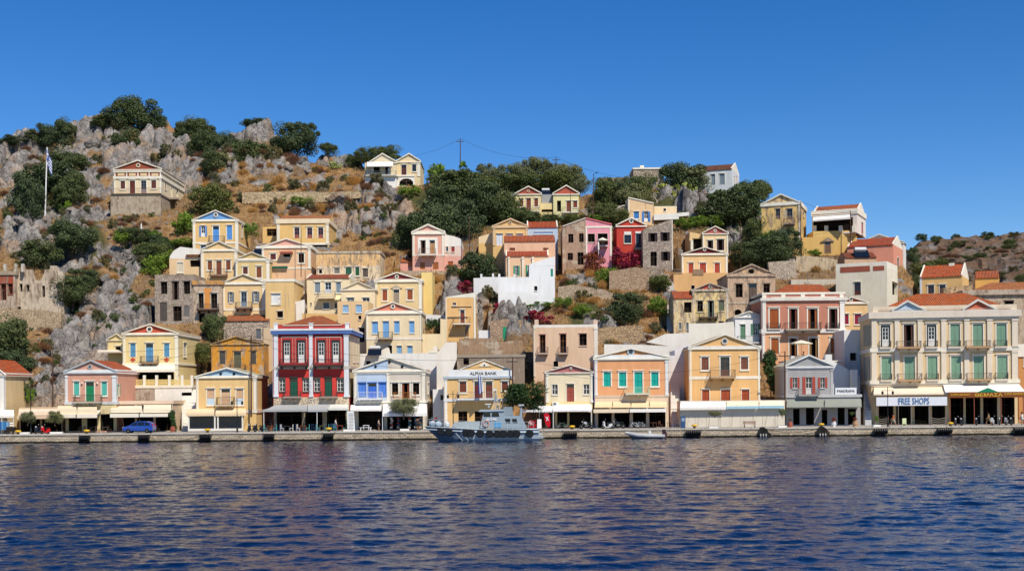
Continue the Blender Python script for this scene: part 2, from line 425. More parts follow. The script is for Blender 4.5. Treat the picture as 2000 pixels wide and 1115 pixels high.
    def hip(s, rx0,rx1,ry, roof='t:#c8704c', ex=None, over=.1, up=0):
        h=s.dep/2; a,zr=s.f(rx0,ry,h); b,_=s.f(rx1,ry,h); z=s.ze+up; W=s.W; o=over; d=s.dep
        e0,e1=(-o,W+o) if ex is None else (s.f(ex[0],s.yt)[0],s.f(ex[1],s.yt)[0])
        mb=MB(); c=[(e0,-o,z),(e1,-o,z),(e1,d+o,z),(e0,d+o,z)]; r0=(a,h,zr); r1=(b,h,zr)
        mb.face([c[0],c[1],r1,r0],roof); mb.face([c[1],c[2],r1],roof); mb.face([c[2],c[3],r0,r1],roof); mb.face([c[3],c[0],r0],roof)
        mb.box(e0,e1,-o,d+o,z-.1,z-.005,s.trim)
        mb.build('roof',s.root); return s
    def flat(s, py=None, k=None, th=.25):
        zt=s.f((s.x0+s.x1)/2,py)[1] if py else s.ze+.35; k=k or s.wall; W,d=s.W,s.dep
        mb=MB(); mb.box(0,W,0,th,s.ze,zt,k); mb.box(0,W,d-th,d,s.ze,zt,k); mb.box(0,th,th,d-th,s.ze,zt,k); mb.box(W-th,W,th,d-th,s.ze,zt,k)
        mb.build('parapet',s.root); return s
    def top(s, pts, k=None, roof=None, d0=0, dep=None):
        p=[s.f(*q) for q in pts]; mb=MB(); mb.prism(p,d0,dep or s.dep,k or s.wall); mb.build('upper_wall',s.root)
        if roof:
            mb=MB(); 
            for a,b in zip(p,p[1:]):
                if abs(a[0]-b[0])>.4 and (a[1]>s.ze+.03 or b[1]>s.ze+.03): mb.prism([(a[0],a[1]),(b[0],b[1]),(b[0],b[1]+.2),(a[0],a[1]+.2)],-.15,(dep or s.dep)+.1,roof)
            mb.build('roof',s.root)
        return s
    def balc(s, x0,x1,yr,ys0,ys1, slab='p:#c9bda8', rail='m:#4a4640', d=1.0, solid=None, brk=True, yo=0):
        a0,z1=s.f(x0,ys0,-d); a1,z0=s.f(x1,ys1,-d); zr=s.f(x0,yr,-d)[1]
        t=min(z1-z0,.22); mb=MB(); mb.box(a0,a1,-d,0,z1-t,z1,slab)
        if brk:
            for q in (a0+.15,(a0+a1)/2,a1-.3): mb.prism([(0,0),(0,0)],0,0,slab) if 0 else mb.box(q,q+.15,-d*.75,0,max(z0-.25,z1-t-.4),z1-t,slab)
        b=mb.build('balcony',s.root)
        mb=MB(); r=.022
        if solid: mb.box(a0,a1,-d,-d+.06,z1,zr,solid); mb.box(a0,a0+.06,-d+.06,0,z1,zr,solid); mb.box(a1-.06,a1,-d+.06,0,z1,zr,solid)
        else:
            for z in (zr,z1+.1): 
                mb.box(a0,a1,-d,-d+.045,z-.045,z,rail); mb.box(a0,a0+.045,-d+.046,0,z-.045,z,rail); mb.box(a1-.045,a1,-d+.046,0,z-.045,z,rail)
            n=max(3,int((a1-a0)/.16))
            for i in range(n+1): x=a0+(a1-a0-.03)*i/n; mb.box(x,x+.024,-d+.01,-d+.034,z1,zr-.045,rail)
            for i in range(1,5): y=-d+d*i/5; mb.box(a0+.01,a0+.034,y,y+.024,z1,zr-.045,rail); mb.box(a1-.034,a1-.01,y,y+.024,z1,zr-.045,rail)
        mb.build('railing',b); return s
    def awn(s, x0,x1,yt,yf,yv, k='c:#e8dfcc', d=2.4, kv=None, posts=None, scal=False, pk='m:#e8e8e6', xt0=None, xt1=None):
        a0,z1=s.f(x0,yf,-d); a1,_=s.f(x1,yf,-d); zv=s.f(x0,yv,-d)[1]; b0=s.f(xt0 if xt0 is not None else x0+1,yt)[0]; b1,zt=s.f(xt1 if xt1 is not None else x1-1,yt)
        z1b=s.f(x1,yf,-d)[1]
        mb=MB(); n=8
        for i in range(n):
            q0,q1=i/n,(i+1)/n; sag=lambda q:-.10*math.sin(math.pi*q)
            P=lambda e,q:( (b0 if e==0 else b1)*(1-q)+(a0 if e==0 else a1)*q, -d*q-.02, zt*(1-q)+z1*q+sag(q))
            mb.face([P(0,q0),P(1,q0),P(1,q1),P(0,q1)],k)
            mb.face([tuple(Vector(P(0,q0))-Vector((0,0,.03))),tuple(Vector(P(1,q0))-Vector((0,0,.03))),tuple(Vector(P(1,q1))-Vector((0,0,.03))),tuple(Vector(P(0,q1))-Vector((0,0,.03)))],k)
        a=mb.build('awning',s.root)
        mb=MB()
        if scal:
            m=max(4,int((a1-a0)/.35)); 
            for i in range(m):
                xa,xb=a0+(a1-a0)*i/m,a0+(a1-a0)*(i+1)/m; h=z1-zv
                mb.prism([(xa,z1),(xa,zv+h*.3),(xa*.75+xb*.25,zv+h*.06),((xa+xb)/2,zv),(xa*.25+xb*.75,zv+h*.06),(xb,zv+h*.3),(xb,z1)],-d-.03,-d-.021,kv or k)
        else: mb.box(a0,a1,-d-.05,-d-.021,zv,z1,kv or k)
        mb.build('valance',a)
        mb=MB()
        for x in (posts or []):
            xx=s.f(x,yf,-d)[0]; mb=MB(); mb.box(xx-.04,xx+.04,-d+.02,-d+.1,-.05,z1-.04,pk); mb.build('post',a)
        if not posts:
            for x in (a0+.1,a1-.14): mb.box(x,x+.04,-d,0,z1-.08,z1-.04,'m:#9a9a98')
            mb.build('arm',a)
        return s
    def box(s, name, x0,x1,y0,y1, yo, dp, k, cap=None, parent=None):
        a0,z1=s.f(x0,y0,yo); a1,z0=s.f(x1,y1,yo); mb=MB(); mb.box(a0,a1,yo,yo+dp,z0,z1,k)
        if cap: mb.box(a0-.05,a1+.05,yo-.05,yo+dp+.05,z1,z1+.12,cap)
        return mb.build(name,parent or s.root)
    def arch(s, x0,x1,y0,rise,k):
        a0,z1=s.f(x0,y0); a1,_=s.f(x1,y0); r=rise*s.Y/F; c=(a0+a1)/2; hw=(a1-a0)/2; mb=MB()
        for sg in (-1,1):
            pts=[(c+sg*hw,z1+.02),(c,z1+.02)]+[(c+sg*hw*math.sin(t),z1-r+r*math.cos(t)) for t in [math.pi/2*i/8 for i in range(9)]]
            mb.prism(pts,-.03,.3,k)
        mb.build('arch_spandrel',s.root); return s
    def text(s, txt, cx, cy, wpx, hpx, k, yo, name='lettering', parent=None, rot=0, bold=.0):
        c=s.f(cx,cy,yo); wm=wpx*(s.Y+yo)/F; hm=hpx*(s.Y+yo)/F
        return text(txt,(c[0],yo,c[1]),wm,hm,k,name,parent or s.root,rot,bold)
def text(txt, loc, wm, hm, k, name='lettering', parent=None, rot=0, bold=0):
    cu=bpy.data.curves.new(name,'FONT'); cu.body=txt; cu.align_x='CENTER'; cu.align_y='CENTER'; cu.extrude=.01; cu.offset=bold; cu.size=1; cu.resolution_u=2
    o=bpy.data.objects.new(name,cu); COL.objects.link(o)
    bpy.context.view_layer.update()
    dg=bpy.context.evaluated_depsgraph_get(); me=bpy.data.meshes.new_from_object(o.evaluated_get(dg)); bpy.data.objects.remove(o)
    co=np.array([v.co[:] for v in me.vertices]); mn,mx=co.min(0),co.max(0); cen=(mn+mx)/2
    W=mx[0]-mn[0]; Hh=mx[1]-mn[1]
    for v in me.vertices:
        x=(v.co.x-cen[0])/W*wm; z=(v.co.y-cen[1])/Hh*hm; y=-v.co.z
        v.co=(x,y,z)
    me.materials.clear(); me.materials.append(mat(k))
    o=bpy.data.objects.new(name,me); COL.objects.link(o); o.location=loc; o.rotation_euler[1]=rot
    if parent: o.parent=parent
    return o
def slab(name, label, cat, pts, Y, th, k, yaw=0, group=None, cap=None, kind=None, mark=False):
    """free-standing wall: outline surveyed on the plane Y, pushed back th metres"""
    A=at(pts[0][0],pts[0][1],Y); u=math.radians(yaw); d=(math.cos(u),math.sin(u)); nn=(-math.sin(u),math.cos(u))
    P=[]
    for px,py in pts:
        uu,v=uv(px,py); t=(nn[0]*A[0]+nn[1]*A[1])/(nn[0]*uu/F+nn[1]); X,Yy,Z=t*uu/F,t,HC+t*v/F
        P.append((d[0]*(X-A[0])+d[1]*(Yy-A[1]),Z-A[2]))
    mb=MB(); mb.prism(P,0,th,k)
    o=mb.build(name); o.location=A; o.rotation_euler[2]=u
    if mark: MARKS.append((sum(p[0] for p in pts)/len(pts),sum(p[1] for p in pts)/len(pts),label,(min(p[0] for p in pts),max(p[0] for p in pts),min(p[1] for p in pts),max(p[1] for p in pts))))
    return tag(o,label,cat,group,kind)
WH='p:#f6f0e0'; CR='p:#f0e4c0'; GW='p:#d9dfe4'
def Hs(*a,**k): return House(*a,**k)
# ======================================================= waterfront row
h=Hs('corner_house','yellow house cut by the picture edge, white corner pilaster and orange hip roof',-60,9,733,852,'p:#e8cf90',Y=166,dep=9.5,ph='yellow house at the far end of the quay')
h.open('sh:#8a6a48',-40,-28,760,790).walls(); h.pil([(0,9)],733,808); h.band(728,733,WH)
h.gable(-28,700,'p:#e8cf90',x0=-60,x1=9,roof='t:#c85a30'); h.hip(-30,-12,712,'t:#d0602f',over=.25)
h.awn(-40,28,800,812,816,'c:#f4f0e4',2.6,posts=[3,26])
# pink house with green door
h=Hs('pink_house','pink house with green door, turquoise shutters and blue-grey pediment above beige awnings',128,228,727,841,'p:#dba384',Y=168,dep=10,ph='pink house with the green door')
h.paint(128,228,789,841,'p:#e6d698')
h.open('sh:#5fc4b4',144.5,155,746,772,tk=WH).open('dr:#1f8a5a',168,184,746,784,tk=WH).open('sh:#5fc4b4',198.5,209,746,772,tk=WH)
h.open('shop:#3a3228',134,160,808,841).open('shop:#2e2a24',170,190,808,841).open('shop:#3a3228',196,222,808,841)
h.open('op:#2f9a70',230,233,750,772,side='R',tr=1,hood=0)
h.walls(WH); h.gable(178,702,'p:#dba384','t:#cc5a34',tk=2.6,med=(175.5,716,4.2),k='p:#b9c2cc'); h.band(722,729,'p:#eef0f0'); h.band(785,789,'p:#ccd4dc',.12)
h.pil([(128,132.5),(219,228)],733,785,'p:#e4e8ec'); h.balc(143,196,771,784,787,'p:#b8b0a0')
h.awn(112,150,792,800,808,'c:#ecdcbc',3.2); h.awn(151,190,792,800,808,'c:#ecdcbc',3.2); h.awn(112,150,800,809,816,'c:#f2e8d4',4.0,xt0=116,xt1=151); h.awn(148,190,800,809,816,'c:#f2e8d4',4.0,xt0=150,xt1=198)
for i,x in enumerate((152,205)):
    o=MB(); c=h.f(160 if i==0 else 190,749,-.15); o.lathe((c[0],-.15,c[1]),[(.03,-.1),(.12,0),(.13,.12),(.05,.2)],'m:#f0ead8',8); o.build('wall_lamp',h.root)
# long beige pergola of awnings to the left of pink house
def shopfront(name,label,x0,x1,yt,yb,Y,k,openk,aws,dep=6,posts=None,n=2,**kw):
    h=Hs(name,label,x0,x1,yt,yb,k,Y=Y,dep=dep,cat='shop',**kw)
    w=(x1-x0)/n
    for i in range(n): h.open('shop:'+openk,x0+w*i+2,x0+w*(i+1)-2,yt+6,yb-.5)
    h.walls()
    for a in aws: h.awn(*a[0],**a[1])
    return h
shopfront('taverna','low taverna under a long beige double awning beside the pink house',38,122,795,845,169,'p:#cdb890','#241e1a',[((36,118,798,805,811,'c:#efdcc4',3.4),{}),((33,116,806,812,818,'c:#e8cdb0',4.2),dict(xt0=36,xt1=112))])
h=shopfront('taverna','low taverna with two-tier cream awnings below the stone outcrop and white wall',229,338,785,841,169,'p:#dcc8a4','#1c1a18',[((216,278,792,800,806,'c:#efe2c6',3.0),{}),((280,335,790,800,806,'c:#efe2c6',3.0),{}),((215,271,802,808,815,'c:#f6eedc',3.9),{}),((273,328,802,808,814,'c:#f6eedc',3.9),{})],n=3)
h.band(783,788,'p:#e8cfae')
# yellow house with orange tympanum
h=Hs('yellow_house','yellow house with orange tympanum, blue shutters and two red diamonds over a white awning',241,348,652,757,'p:#eed98a',Y=180,dep=13,ph='yellow house with the orange tympanum')
h.open('sh:#5f9cc0',254.5,265,671,697).open('dr:#5f9cc8',285,299.5,671,708).open('sh:#5f9cc0',320.5,331,671,697).open('shop:#1e1b18',252,340,718,757)
h.open('sh:#d8d4c4',358,364,670,696,side='R',tr=1.2)
h.walls('p:#f4efd8'); h.gable(293,632,'p:#d0562c','t:#c8a888',med=(292,643,6)); h.band(650,655,'p:#f6f0d6'); h.pil([(241,245.5),(341,348)],655,757); h.band(709,712,'p:#f4efd8',.12)
for x in (259.6,325.5):
    p=[h.f(x,697),h.f(x+5.5,702.3),h.f(x,707.5),h.f(x-5.5,702.3)]; m=MB(); m.prism(p,-.06,0,'p:#c8502c'); m.build('diamond_panel',h.root)
h.balc(273,307,695.5,707,710,'p:#a08058'); h.awn(238,342,712,722,727,'c:#f4eedc',3.2)
h=Hs('yellow_annex','small yellow annex with a white canopy against the left wall of the yellow house',211,241,664,757,'p:#ead68c',Y=182,dep=6,pad=True)
h.open('dk',225.5,236,676.5,683.5,tr=1).walls('p:#f4efd8'); h.gable(228,651,None,'t:#c8a888',tk=1.2); h.awn(190,239,683,687,689,'c:#e8dcc8',2.4)
t=Hs('terrace','terrace with a yellow lattice balustrade and white posts in front of the yellow house',247,375,754,841,'p:#f3efe6',Y=176.5,dep=6,cat='terrace')
t.paint(247,303,758,841,'w:#b4a494')
t.walls(WH)
for x0,x1 in ((250,279),(284,303),(308,328),(333,353),(358,372)):
    a0,z1=t.f(x0,741); a1,z0=t.f(x1,753); m=MB(); n=7
    m.box(a0,a1,.05,.12,z1-.12,z1,'p:#f0d880'); m.box(a0,a1,.05,.12,z0,z0+.12,'p:#f0d880')
    w=(a1-a0)/n
    for i in range(n):
        for q in (0,1): m.tube([(a0+w*(i+q),.08,z0+.1),(a0+w*(i+1-q),.08,z1-.1)],.035,'p:#f0d880',4)
        m.box(a0+w*i-.02,a0+w*i+.05,.04,.12,z0,z1,'p:#f0d880')
    m.build('balustrade',t.root)
for x in (279,303,328,353,372):
    t.box('post',x,x+5,732.5,754,0,.35,WH)
t.band(753,757,'p:#f4ecd8',.1)
# small yellow house with blue pediment
h=Hs('yellow_house','small yellow house with light blue pediment holding two dark round holes',384,501,736,841,'p:#efca7c',Y=168,dep=8,ph='small yellow house with the light blue pediment')
h.open('sh:#dcb690',404.5,419,760,790,name='window').open('dr:#dcb690',432.5,449.5,760,790).open('sh:#dcb690',461.5,475,760,790,name='window')
h.open('shop:#26211c',392,470,806,841)
h.walls(WH); h.gable(443,717,'p:#a8cce8','t:#dcd8d0',tk=2.3); h.band(734,738,WH); h.pil([(384,388),(495,501)],738,806); h.band(801,806,'p:#f0dcc0')
for x in (431,457):
    c=h.f(x,730); m=MB(); m.lathe((c[0],0,c[1]),[(.17,.15),(.17,-.02)],'x:#101418',12,'y'); m.build('round_vent',h.root)
for x0,x1 in ((404.5,419),(461.5,475)): h.box('panel',x0+.5,x1-.5,778,790,.05,.03,'p:#c4dcf0')
h.balc(422,456,775.5,790,793,'p:#c8b898')
h.awn(363,419,798,807,813,'c:#efd6b0',2.8,scal=True); h.awn(420.5,481,798,807,813,'c:#efd6b0',2.8,scal=True)
p=h.box('glass_screen',367,475,813,840,-2.6,.05,'g:#2a2c2e')
for x in (367,418,424,472): h.box('screen_frame',x,x+3,812,841,-2.7,.2,'p:#ece8de',parent=p)
h.box('screen_frame',367,475,837,841,-2.75,.1,'p:#ece8de',parent=p)
# ochre dilapidated house
h=Hs('ochre_house','dilapidated ochre house with peeling walls behind the light blue pediment',413,515,672,735,'w:#dd9c3c',Y=186,dep=8,ph='dilapidated ochre house')
h.open('sh:#5a5650',428.5,440,686,711,tk='w:#d8b070').open('dr:#6a6a50',457,471,687,718,tk='w:#d8b070').open('sh:#5a5650',489,500,686,711,tk='w:#d8b070').walls('w:#d8b884')
h.gable(461,656,'w:#dba244','t:#a89080',tk=1.2,over=.1); h.balc(448,478,712,722,724,'d:#6a5a48')
h=Hs('stone_house','grey stone house with a low orange roof behind the ochre house',437,526,626,690,'s:#b3a597',Y=200,dep=7,ph='grey stone house behind the ochre house')
h.open('sh:#70747a',500,510,642,662,tr=.8,hood=0).walls('p:#d8c8a8'); h.siderf(615,'t:#c06a48',ends=False)
# red building
h=Hs('red_mansion','tall red house with white pilasters, blue cornice and dark paired balconies',534.5,682.5,645,841,'p:#c62c28',Y=168,dep=12,ph='tall red house')
h.paint(534.5,682.5,716,776,'p:#e03424'); h.paint(534.5,682.5,776,841,'s:#cdbca4')
for x0,x1 in ((552,568),(579.5,597),(619,636),(647,664)): h.open('hw',x0,x1,664,708,tk='p:#b42a28',tr=2.0,hood=0,name='door')
for x0,x1 in ((545.5,557),(591.5,603),(613,625),(658.5,671)): h.open('gl:#f2f0ea',x0,x1,740,764,tk='p:#5a5a50',tr=.9,name='window')
for x0,x1 in ((567,581),(635,648)): h.open('dr:#1f5a44',x0,x1,738.5,775,tk='p:#40443c',tr=.9)
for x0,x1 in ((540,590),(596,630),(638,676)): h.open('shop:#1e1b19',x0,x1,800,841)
for x in (689,696): h.open('sh:#cfc6a4',x,x+4,664,706,side='R',tr=1.2)
h.walls(WH)
h.box('parapet',534.5,682.5,634,645,0,.35,'p:#c23a34'); 
for x in (534.5,603.5,674): h.box('parapet_post',x,x+8,632,646,-.06,.5,'p:#e8ecf2',cap='p:#e8ecf2')
h.band(645,651.5,'p:#4f78c4',.35); h.band(642.5,645,'p:#e8ecf2',.42)
m=MB(); m.box(h.W,h.W+.03,-.0,12,h.f(600,776)[1],h.ze-.6,'p:#ecdcac'); m.build('side_facing',h.root)
h.pil([(534.5,544),(603.5,611.5),(671.5,682.5)],652,775,'p:#e2e8f0',.12); h.band(716,720,'p:#c8c0b4',.15)
for x0,x1 in ((549,599.5),(615.5,667)):
    for a,b,c,d in ((x0,x1,657,659),(x0,x0+1.5,659,708),(x1-1.5,x1,659,708),((x0+x1)/2-3,(x0+x1)/2-2,660,708),((x0+x1)/2+2,(x0+x1)/2+3,660,708)): h.box('facade_line',a,b,c,d,-.04,.04,'p:#eac4b4')
h.balc(545,600,701,712.5,716.5,'p:#4a3230','m:#3a2c2c',1.1); h.balc(611,670,701,712.5,716.5,'p:#4a3230','m:#3a2c2c',1.1)
h.balc(553,587,764,774,777,'p:#a49684','m:#3c4640',.7); h.balc(626,658,764,774,777,'p:#a49684','m:#3c4640',.7)
h.hip(612,630,617,'t:#c4643c',ex=(552,668),up=.75)
h.text('LOS',607,782,19,6,'m:#d8d4cc',-.08)
h.text('NEOS',607,757,26,3.6,'m:#f4f4f0',-.17,name='vertical_sign',rot=math.radians(90))
h.awn(513,600,790,800,804,'c:#aeb0b0',4.4,posts=[515],xt0=537,xt1=600); h.awn(601,640,789,800,804,'c:#b4b6b6',4.4,posts=[619],xt0=601,xt1=645); h.awn(641,681,789,797,801,'c:#e0e0d8',3.2,posts=[677],pk='m:#3f6a48',xt0=645,xt1=680)
# blue / grey double house
h=Hs('double_house','double house, half sky blue and half grey, under one wide white pediment',692,831,724,839,'p:#dcd2c4',Y=168,dep=9,ph='half blue, half grey double house')
h.paint(692,757.5,724,783,'p:#c2d6f0'); h.paint(692,831,783,839,'p:#e6decc')
h.open('sh:#5b8fe6',701,714.5,748.5,771.5,tk='p:#6a96e4',tr=1.2).open('dr:#3f74d8',719.5,735,748.5,779,tk='p:#6a96e4',tr=1.2).open('sh:#5b8fe6',740.5,754.5,748,771,tk='p:#6a96e4',tr=1.2)
h.open('dk:#3a2c24',765.5,778,748.5,770.5).open('ho:#8a4a2c',785,800,748.5,779,name='door').open('dk:#3a2c24',806.5,819,748,770)
h.open('shop:#3c362e',700,750,803,839).open('shop:#1c1a1a',756,826,806,839)
h.open('dk',835,837,748,768,side='R',tr=1).open('dk',842,845,747,765,side='R',tr=1)
h.walls(WH); h.gable(761,697,'p:#dcd2c4','t:#cc7a5c',tk=2.4); h.band(722,728,WH)
p=[h.f(696,724),h.f(757.5,724),h.f(757.5,702.5)]; m=MB(); m.prism(p,.03,.079,'p:#b8d0ee'); m.build('gable_panel',h.root)
m=MB(); a0,zz=h.f(694,728); a1,_=h.f(830,728)
for i in range(44): x=a0+(a1-a0)*i/44; m.box(x,x+.1,-.14,-.02,zz-.16,zz,WH)
m.build('dentil_row',h.root)
for x,y in ((733.5,716),(785.5,715.5),(760.5,706.5)):
    c=h.f(x,y); m=MB(); m.lathe((c[0],0,c[1]),[(.18,.15),(.18,-.03)],'x:#20242c',12,'y'); m.build('round_vent',h.root)
h.pil([(692,696.5),(755,760),(824,831)],728,786); h.band(783,786,WH,.1)
h.balc(698,746,765,778,780.5,'p:#e4e4e8','m:#d8dce4',1.1); h.balc(768,812,766,778,780,'p:#d8c8a8','d:#b8763c',.9)
h.awn(684,745,790,799,802.5,'c:#f4f2ee',3.0); h.awn(747,834,788,807,813,'c:#f4f4f4',4.2,posts=[747],pk='m:#dfe6f2')
for i,(x0,x1) in enumerate(((744,758),(758,772),(772,786))): pass
# Alpha bank
h=Hs('bank_building','yellow bank building reading ALPHA BANK under a small central pediment',868,1000,737,838,'p:#f0c676',Y=168,dep=9,ph='yellow bank')
for x0,x1,y1,st in ((897.5,911,766,'sh:#7a4028'),(926.5,943,778,'dr:#6a2c24'),(948.5,962,778,'dr:#7a3c2c'),(980,992,762,'sh:#7a4028')): h.open(st,x0,x1,745.5,y1)
h.open('dk:#6a5038',895,913,803,838,tr=0).open('dk:#6a5038',927,952,803,838,tr=0).open('dk:#6a5038',964,985,803,838,tr=0)
h.walls(WH)
h.box('parapet',877,1000,722,735,0,.4,'p:#eef0f2'); h.band(735,738.5,'p:#b8c6d4',.2)
ap=[h.f(903,722),h.f(990,722),h.f(946,704)]; m=MB(); m.prism(ap,.1,9,'p:#f0c676'); m.build('gable',h.root)
m=MB(); 
for a,b in (((898,722.5),(946,703.5)),((946,703.5),(995,722.5))):
    A,B=h.f(*a),h.f(*b); m.prism([A,B,(B[0],B[1]+.14),(A[0],A[1]+.14)],-.05,.25,WH)
A,B=h.f(946,703.5),h.f(997,722.5); m.prism([A,B,(B[0],B[1]+.1),(A[0],A[1]+.1)],.26,9.1,'t:#c8785c'); m.build('pediment',h.root)
c=h.f(946,712); m=MB(); m.prism([(c[0]-.8,c[1]-.22),(c[0]+.8,c[1]-.22),(c[0],c[1]+.4)],.03,.1,WH); m.lathe((c[0],.02,c[1]-.05),[(.12,0),(.12,-.03)],'x:#303840',8,'y'); m.build('medallion',h.root)
h.text('ALPHA BANK',944,729,53,6.3,'m:#1c2a3c',-.03,bold=.012)
h.pil([(868,874)],738,838,'p:#f4f2ee'); h.band(778.5,783,'p:#e4e6ea',.1); h.balc(893,966,765,778,781.5,'p:#e8ecf0','m:#8a8a88',1.3)
h.box('side_strip',866,868,760,838,.2,6,'p:#eceff4')
h=Hs('concrete_block','bare grey concrete block with streaked walls behind the bank',893,1025,697,760,'w:#9a8c7c',Y=182,dep=6)
h.open('dk',905,916,700,712,tr=0).walls(); h.band(693,697,'p:#a89c8c')
h=Hs('white_annex','small white annex in shade squeezed between the double house and bank',846,868,760,839,'p:#e8eaf0',Y=171,dep=7)
h.open('dk:#6a6a6a',872-12,866,771,781,tr=1).walls()
# beige ruin with chimneys
h=Hs('beige_house','roofless beige house front with empty windows, curved balconies and chimney stubs',1043,1168,639,745,'p:#e8c8a0',Y=184,dep=6,ph='roofless beige house front')
h.open('dk:#8a5a38',1054.5,1065.5,654,690,tk='p:#d8a890',tr=.9,name='door').open('dk:#8a5a38',1094,1106,652.5,690,tk='p:#d8a890',tr=.9,name='door').open('dk:#4a3428',1131.5,1146,652,674.5,tk='p:#e0bfa0',tr=.8).open('dk',1081,1090.5,705,716,tr=.5,hood=0)
h.walls(WH); h.flat(634,'p:#f0ece4'); h.pil([(1043,1045.5),(1160,1168)],639,735,'p:#eee6da',.06)
for x in (1044,1159): h.box('chimney',x,x+8,624 if x<1100 else 625,635,.1,.8,'p:#e6c8b4')
h.balc(1051,1071,677.5,689,692,'p:#c8b09a','m:#3e3a38',.8); h.balc(1091,1110,677.5,689,692,'p:#c8b09a','m:#3e3a38',.8)
# cream with maroon pediment
h=Hs('cream_house','small cream house with a faded maroon pediment and brown door',1067,1158,727,838,'p:#ece0b4',Y=168,dep=9,ph='cream house with the maroon pediment')
h.paint(1067,1158,784,838,'p:#f0d890')
h.open('gl:#e8e8e8',1078,1089.5,750.5,770,tr=.8,hood=0).open('dr:#9c4a38',1107,1121.5,750,784,tr=.8).open('gl:#e8e8e8',1139.5,1151.5,750,769.5,tr=.8,hood=0)
for x0,x1 in ((1070,1084),(1088,1108),(1112,1154)): h.open('shop:#4a4034',x0,x1,805,838)
h.walls(WH); h.gable(1114,711,'p:#bc7274','t:#c8a898',tk=1.8,med=(1115,719,2.6)); h.pil([(1067,1071),(1154,1158)],729,786,'p:#f0f0e8')
h.awn(1080,1156,789,800,804,'c:#f6f6f8',3.4,scal=True,posts=[1081,1155]); h.awn(1020,1079,792,801,805,'c:#f2f2f2',3.4,scal=True,xt0=1050,xt1=1080)
c=h.f(1085,789,-.3); m=MB(); m.box(c[0]-.45,c[0]+.45,-.35,0,c[1]-.3,c[1]+.3,'m:#e8e8e4'); m.lathe((c[0]-.1,-.36,c[1]),[(.22,0),(.22,-.02)],'m:#6a6e70',10,'y'); m.build('air_conditioner',h.root)
# orange house
h=Hs('orange_house','orange house with turquoise shutters and blue-white medallion in its pediment',1162,1306,699,836,'p:#eeaa6a',Y=168,dep=9,ph='orange house with turquoise shutters')
h.paint(1162,1306,772,836,'p:#e8d4b0')
for x0,x1,y1 in ((1179,1193,754.5),(1209,1223,754),(1272,1286,753.5)): h.open('sh:#14b0a0',x0,x1,727,y1,tr=2.4)
h.open('sh:#14b0a0',1239,1255,726.5,769,tr=2.4,name='door')
for x0,x1 in ((1168,1195),(1200,1230),(1236,1262),(1268,1300)): h.open('shop:#26221e',x0,x1,800,836)
h.walls(WH); h.gable(1232,678,'p:#eba864','t:#d8d8d8',tk=3.2,med=(1232,687,7),medk='p:#b8d0e4'); h.band(693.5,703,'p:#eef2f4',.1); h.band(700,701.6,'p:#a8bccc',.16)
h.pil([(1162,1167),(1299,1306)],703,772,'p:#eceef0'); h.band(772,775,'p:#dcc8a8',.06)
h.balc(1222,1269.5,756,768,770.5,'p:#d8d8c0','m:#b8d0b0',1.3)
for x0,x1 in ((1161,1196),(1196.6,1232),(1232.6,1268),(1268.6,1303)): h.awn(x0,x1,784,794,796,'c:#efd6ac',2.4)
h.awn(1159,1228,797,799,806,'c:#efdcc0',3.6,kv='c:#efdcc0'); h.awn(1229.5,1301,796,798.5,805,'c:#f4f0e6',3.6,kv='c:#f6f2ea')
m=MB(); c=h.f(1163,750); m.box(-.1,0,-.05,.05,-1,h.f(1163,703)[1],'m:#3a5a9a'); m.build('drainpipe',h.root)
# yellow house with stone medallion
h=Hs('yellow_house','yellow house with round stone medallion and brown shutters above the curtained canopy',1347,1485,680,834,'p:#f0bf70',Y=171,dep=9,ph='yellow house with the round stone medallion')
h.open('sh:#84503a',1370,1384,698,722,tr=2.2).open('gl:#6a4a3c',1407,1425,697,734,tr=2.2).open('sh:#84503a',1447,1461,698,721,tr=2.2)
for x0,x1 in ((1371,1385.5),(1408,1426.5),(1448.5,1463.5)): h.open('sh:#a84c24',x0,x1,761,784,tr=1.2,name='door')
h.walls(WH); h.gable(1416,652,'p:#eebd70','t:#c8a078',tk=2.0,med=(1415.5,666,6.5),medk='p:#d8d0c4'); h.band(676,681,'p:#e8e6e0',.15); h.pil([(1347,1351),(1480,1485)],681,784); h.band(735,739.5,WH,.06)
h.balc(1388,1437,722,736,740.5,'p:#b8945c','m:#6a5a4c',1.2)
h=Hs('canopy_shop','low shop closed by beige canvas curtains under a long cream canopy',1329,1533,798,836,'c:#dcd4c4',Y=166.5,dep=3.5,cat='shop',found=.5)
h.walls(); h.awn(1328,1418,784,795,801,'c:#f2f0ea',.75,scal=True,kv='c:#f0ece4'); h.awn(1418.5,1482,783,793,799,'c:#f2dfc2',.75,scal=True,kv='c:#a8d0e0'); h.awn(1482.6,1531,782,792,798,'c:#f4e2c8',.75,scal=True,kv='c:#a8d0e0')
h.box('canopy_top',1329,1533,783,799,.1,3.4,'c:#efe6d4')
for i in range(9):
    x=1335+i*22; a=h.f(x,801)[0]; m=MB(); 
    for q in range(3): m.prism([(a+q*.2,0),(a+q*.2+.09,0),(a+q*.2+.05+.5*random.random(),1.8)],-.05,-.001,'c:#d4ccbc')
    m.build('canvas_fold',h.root)
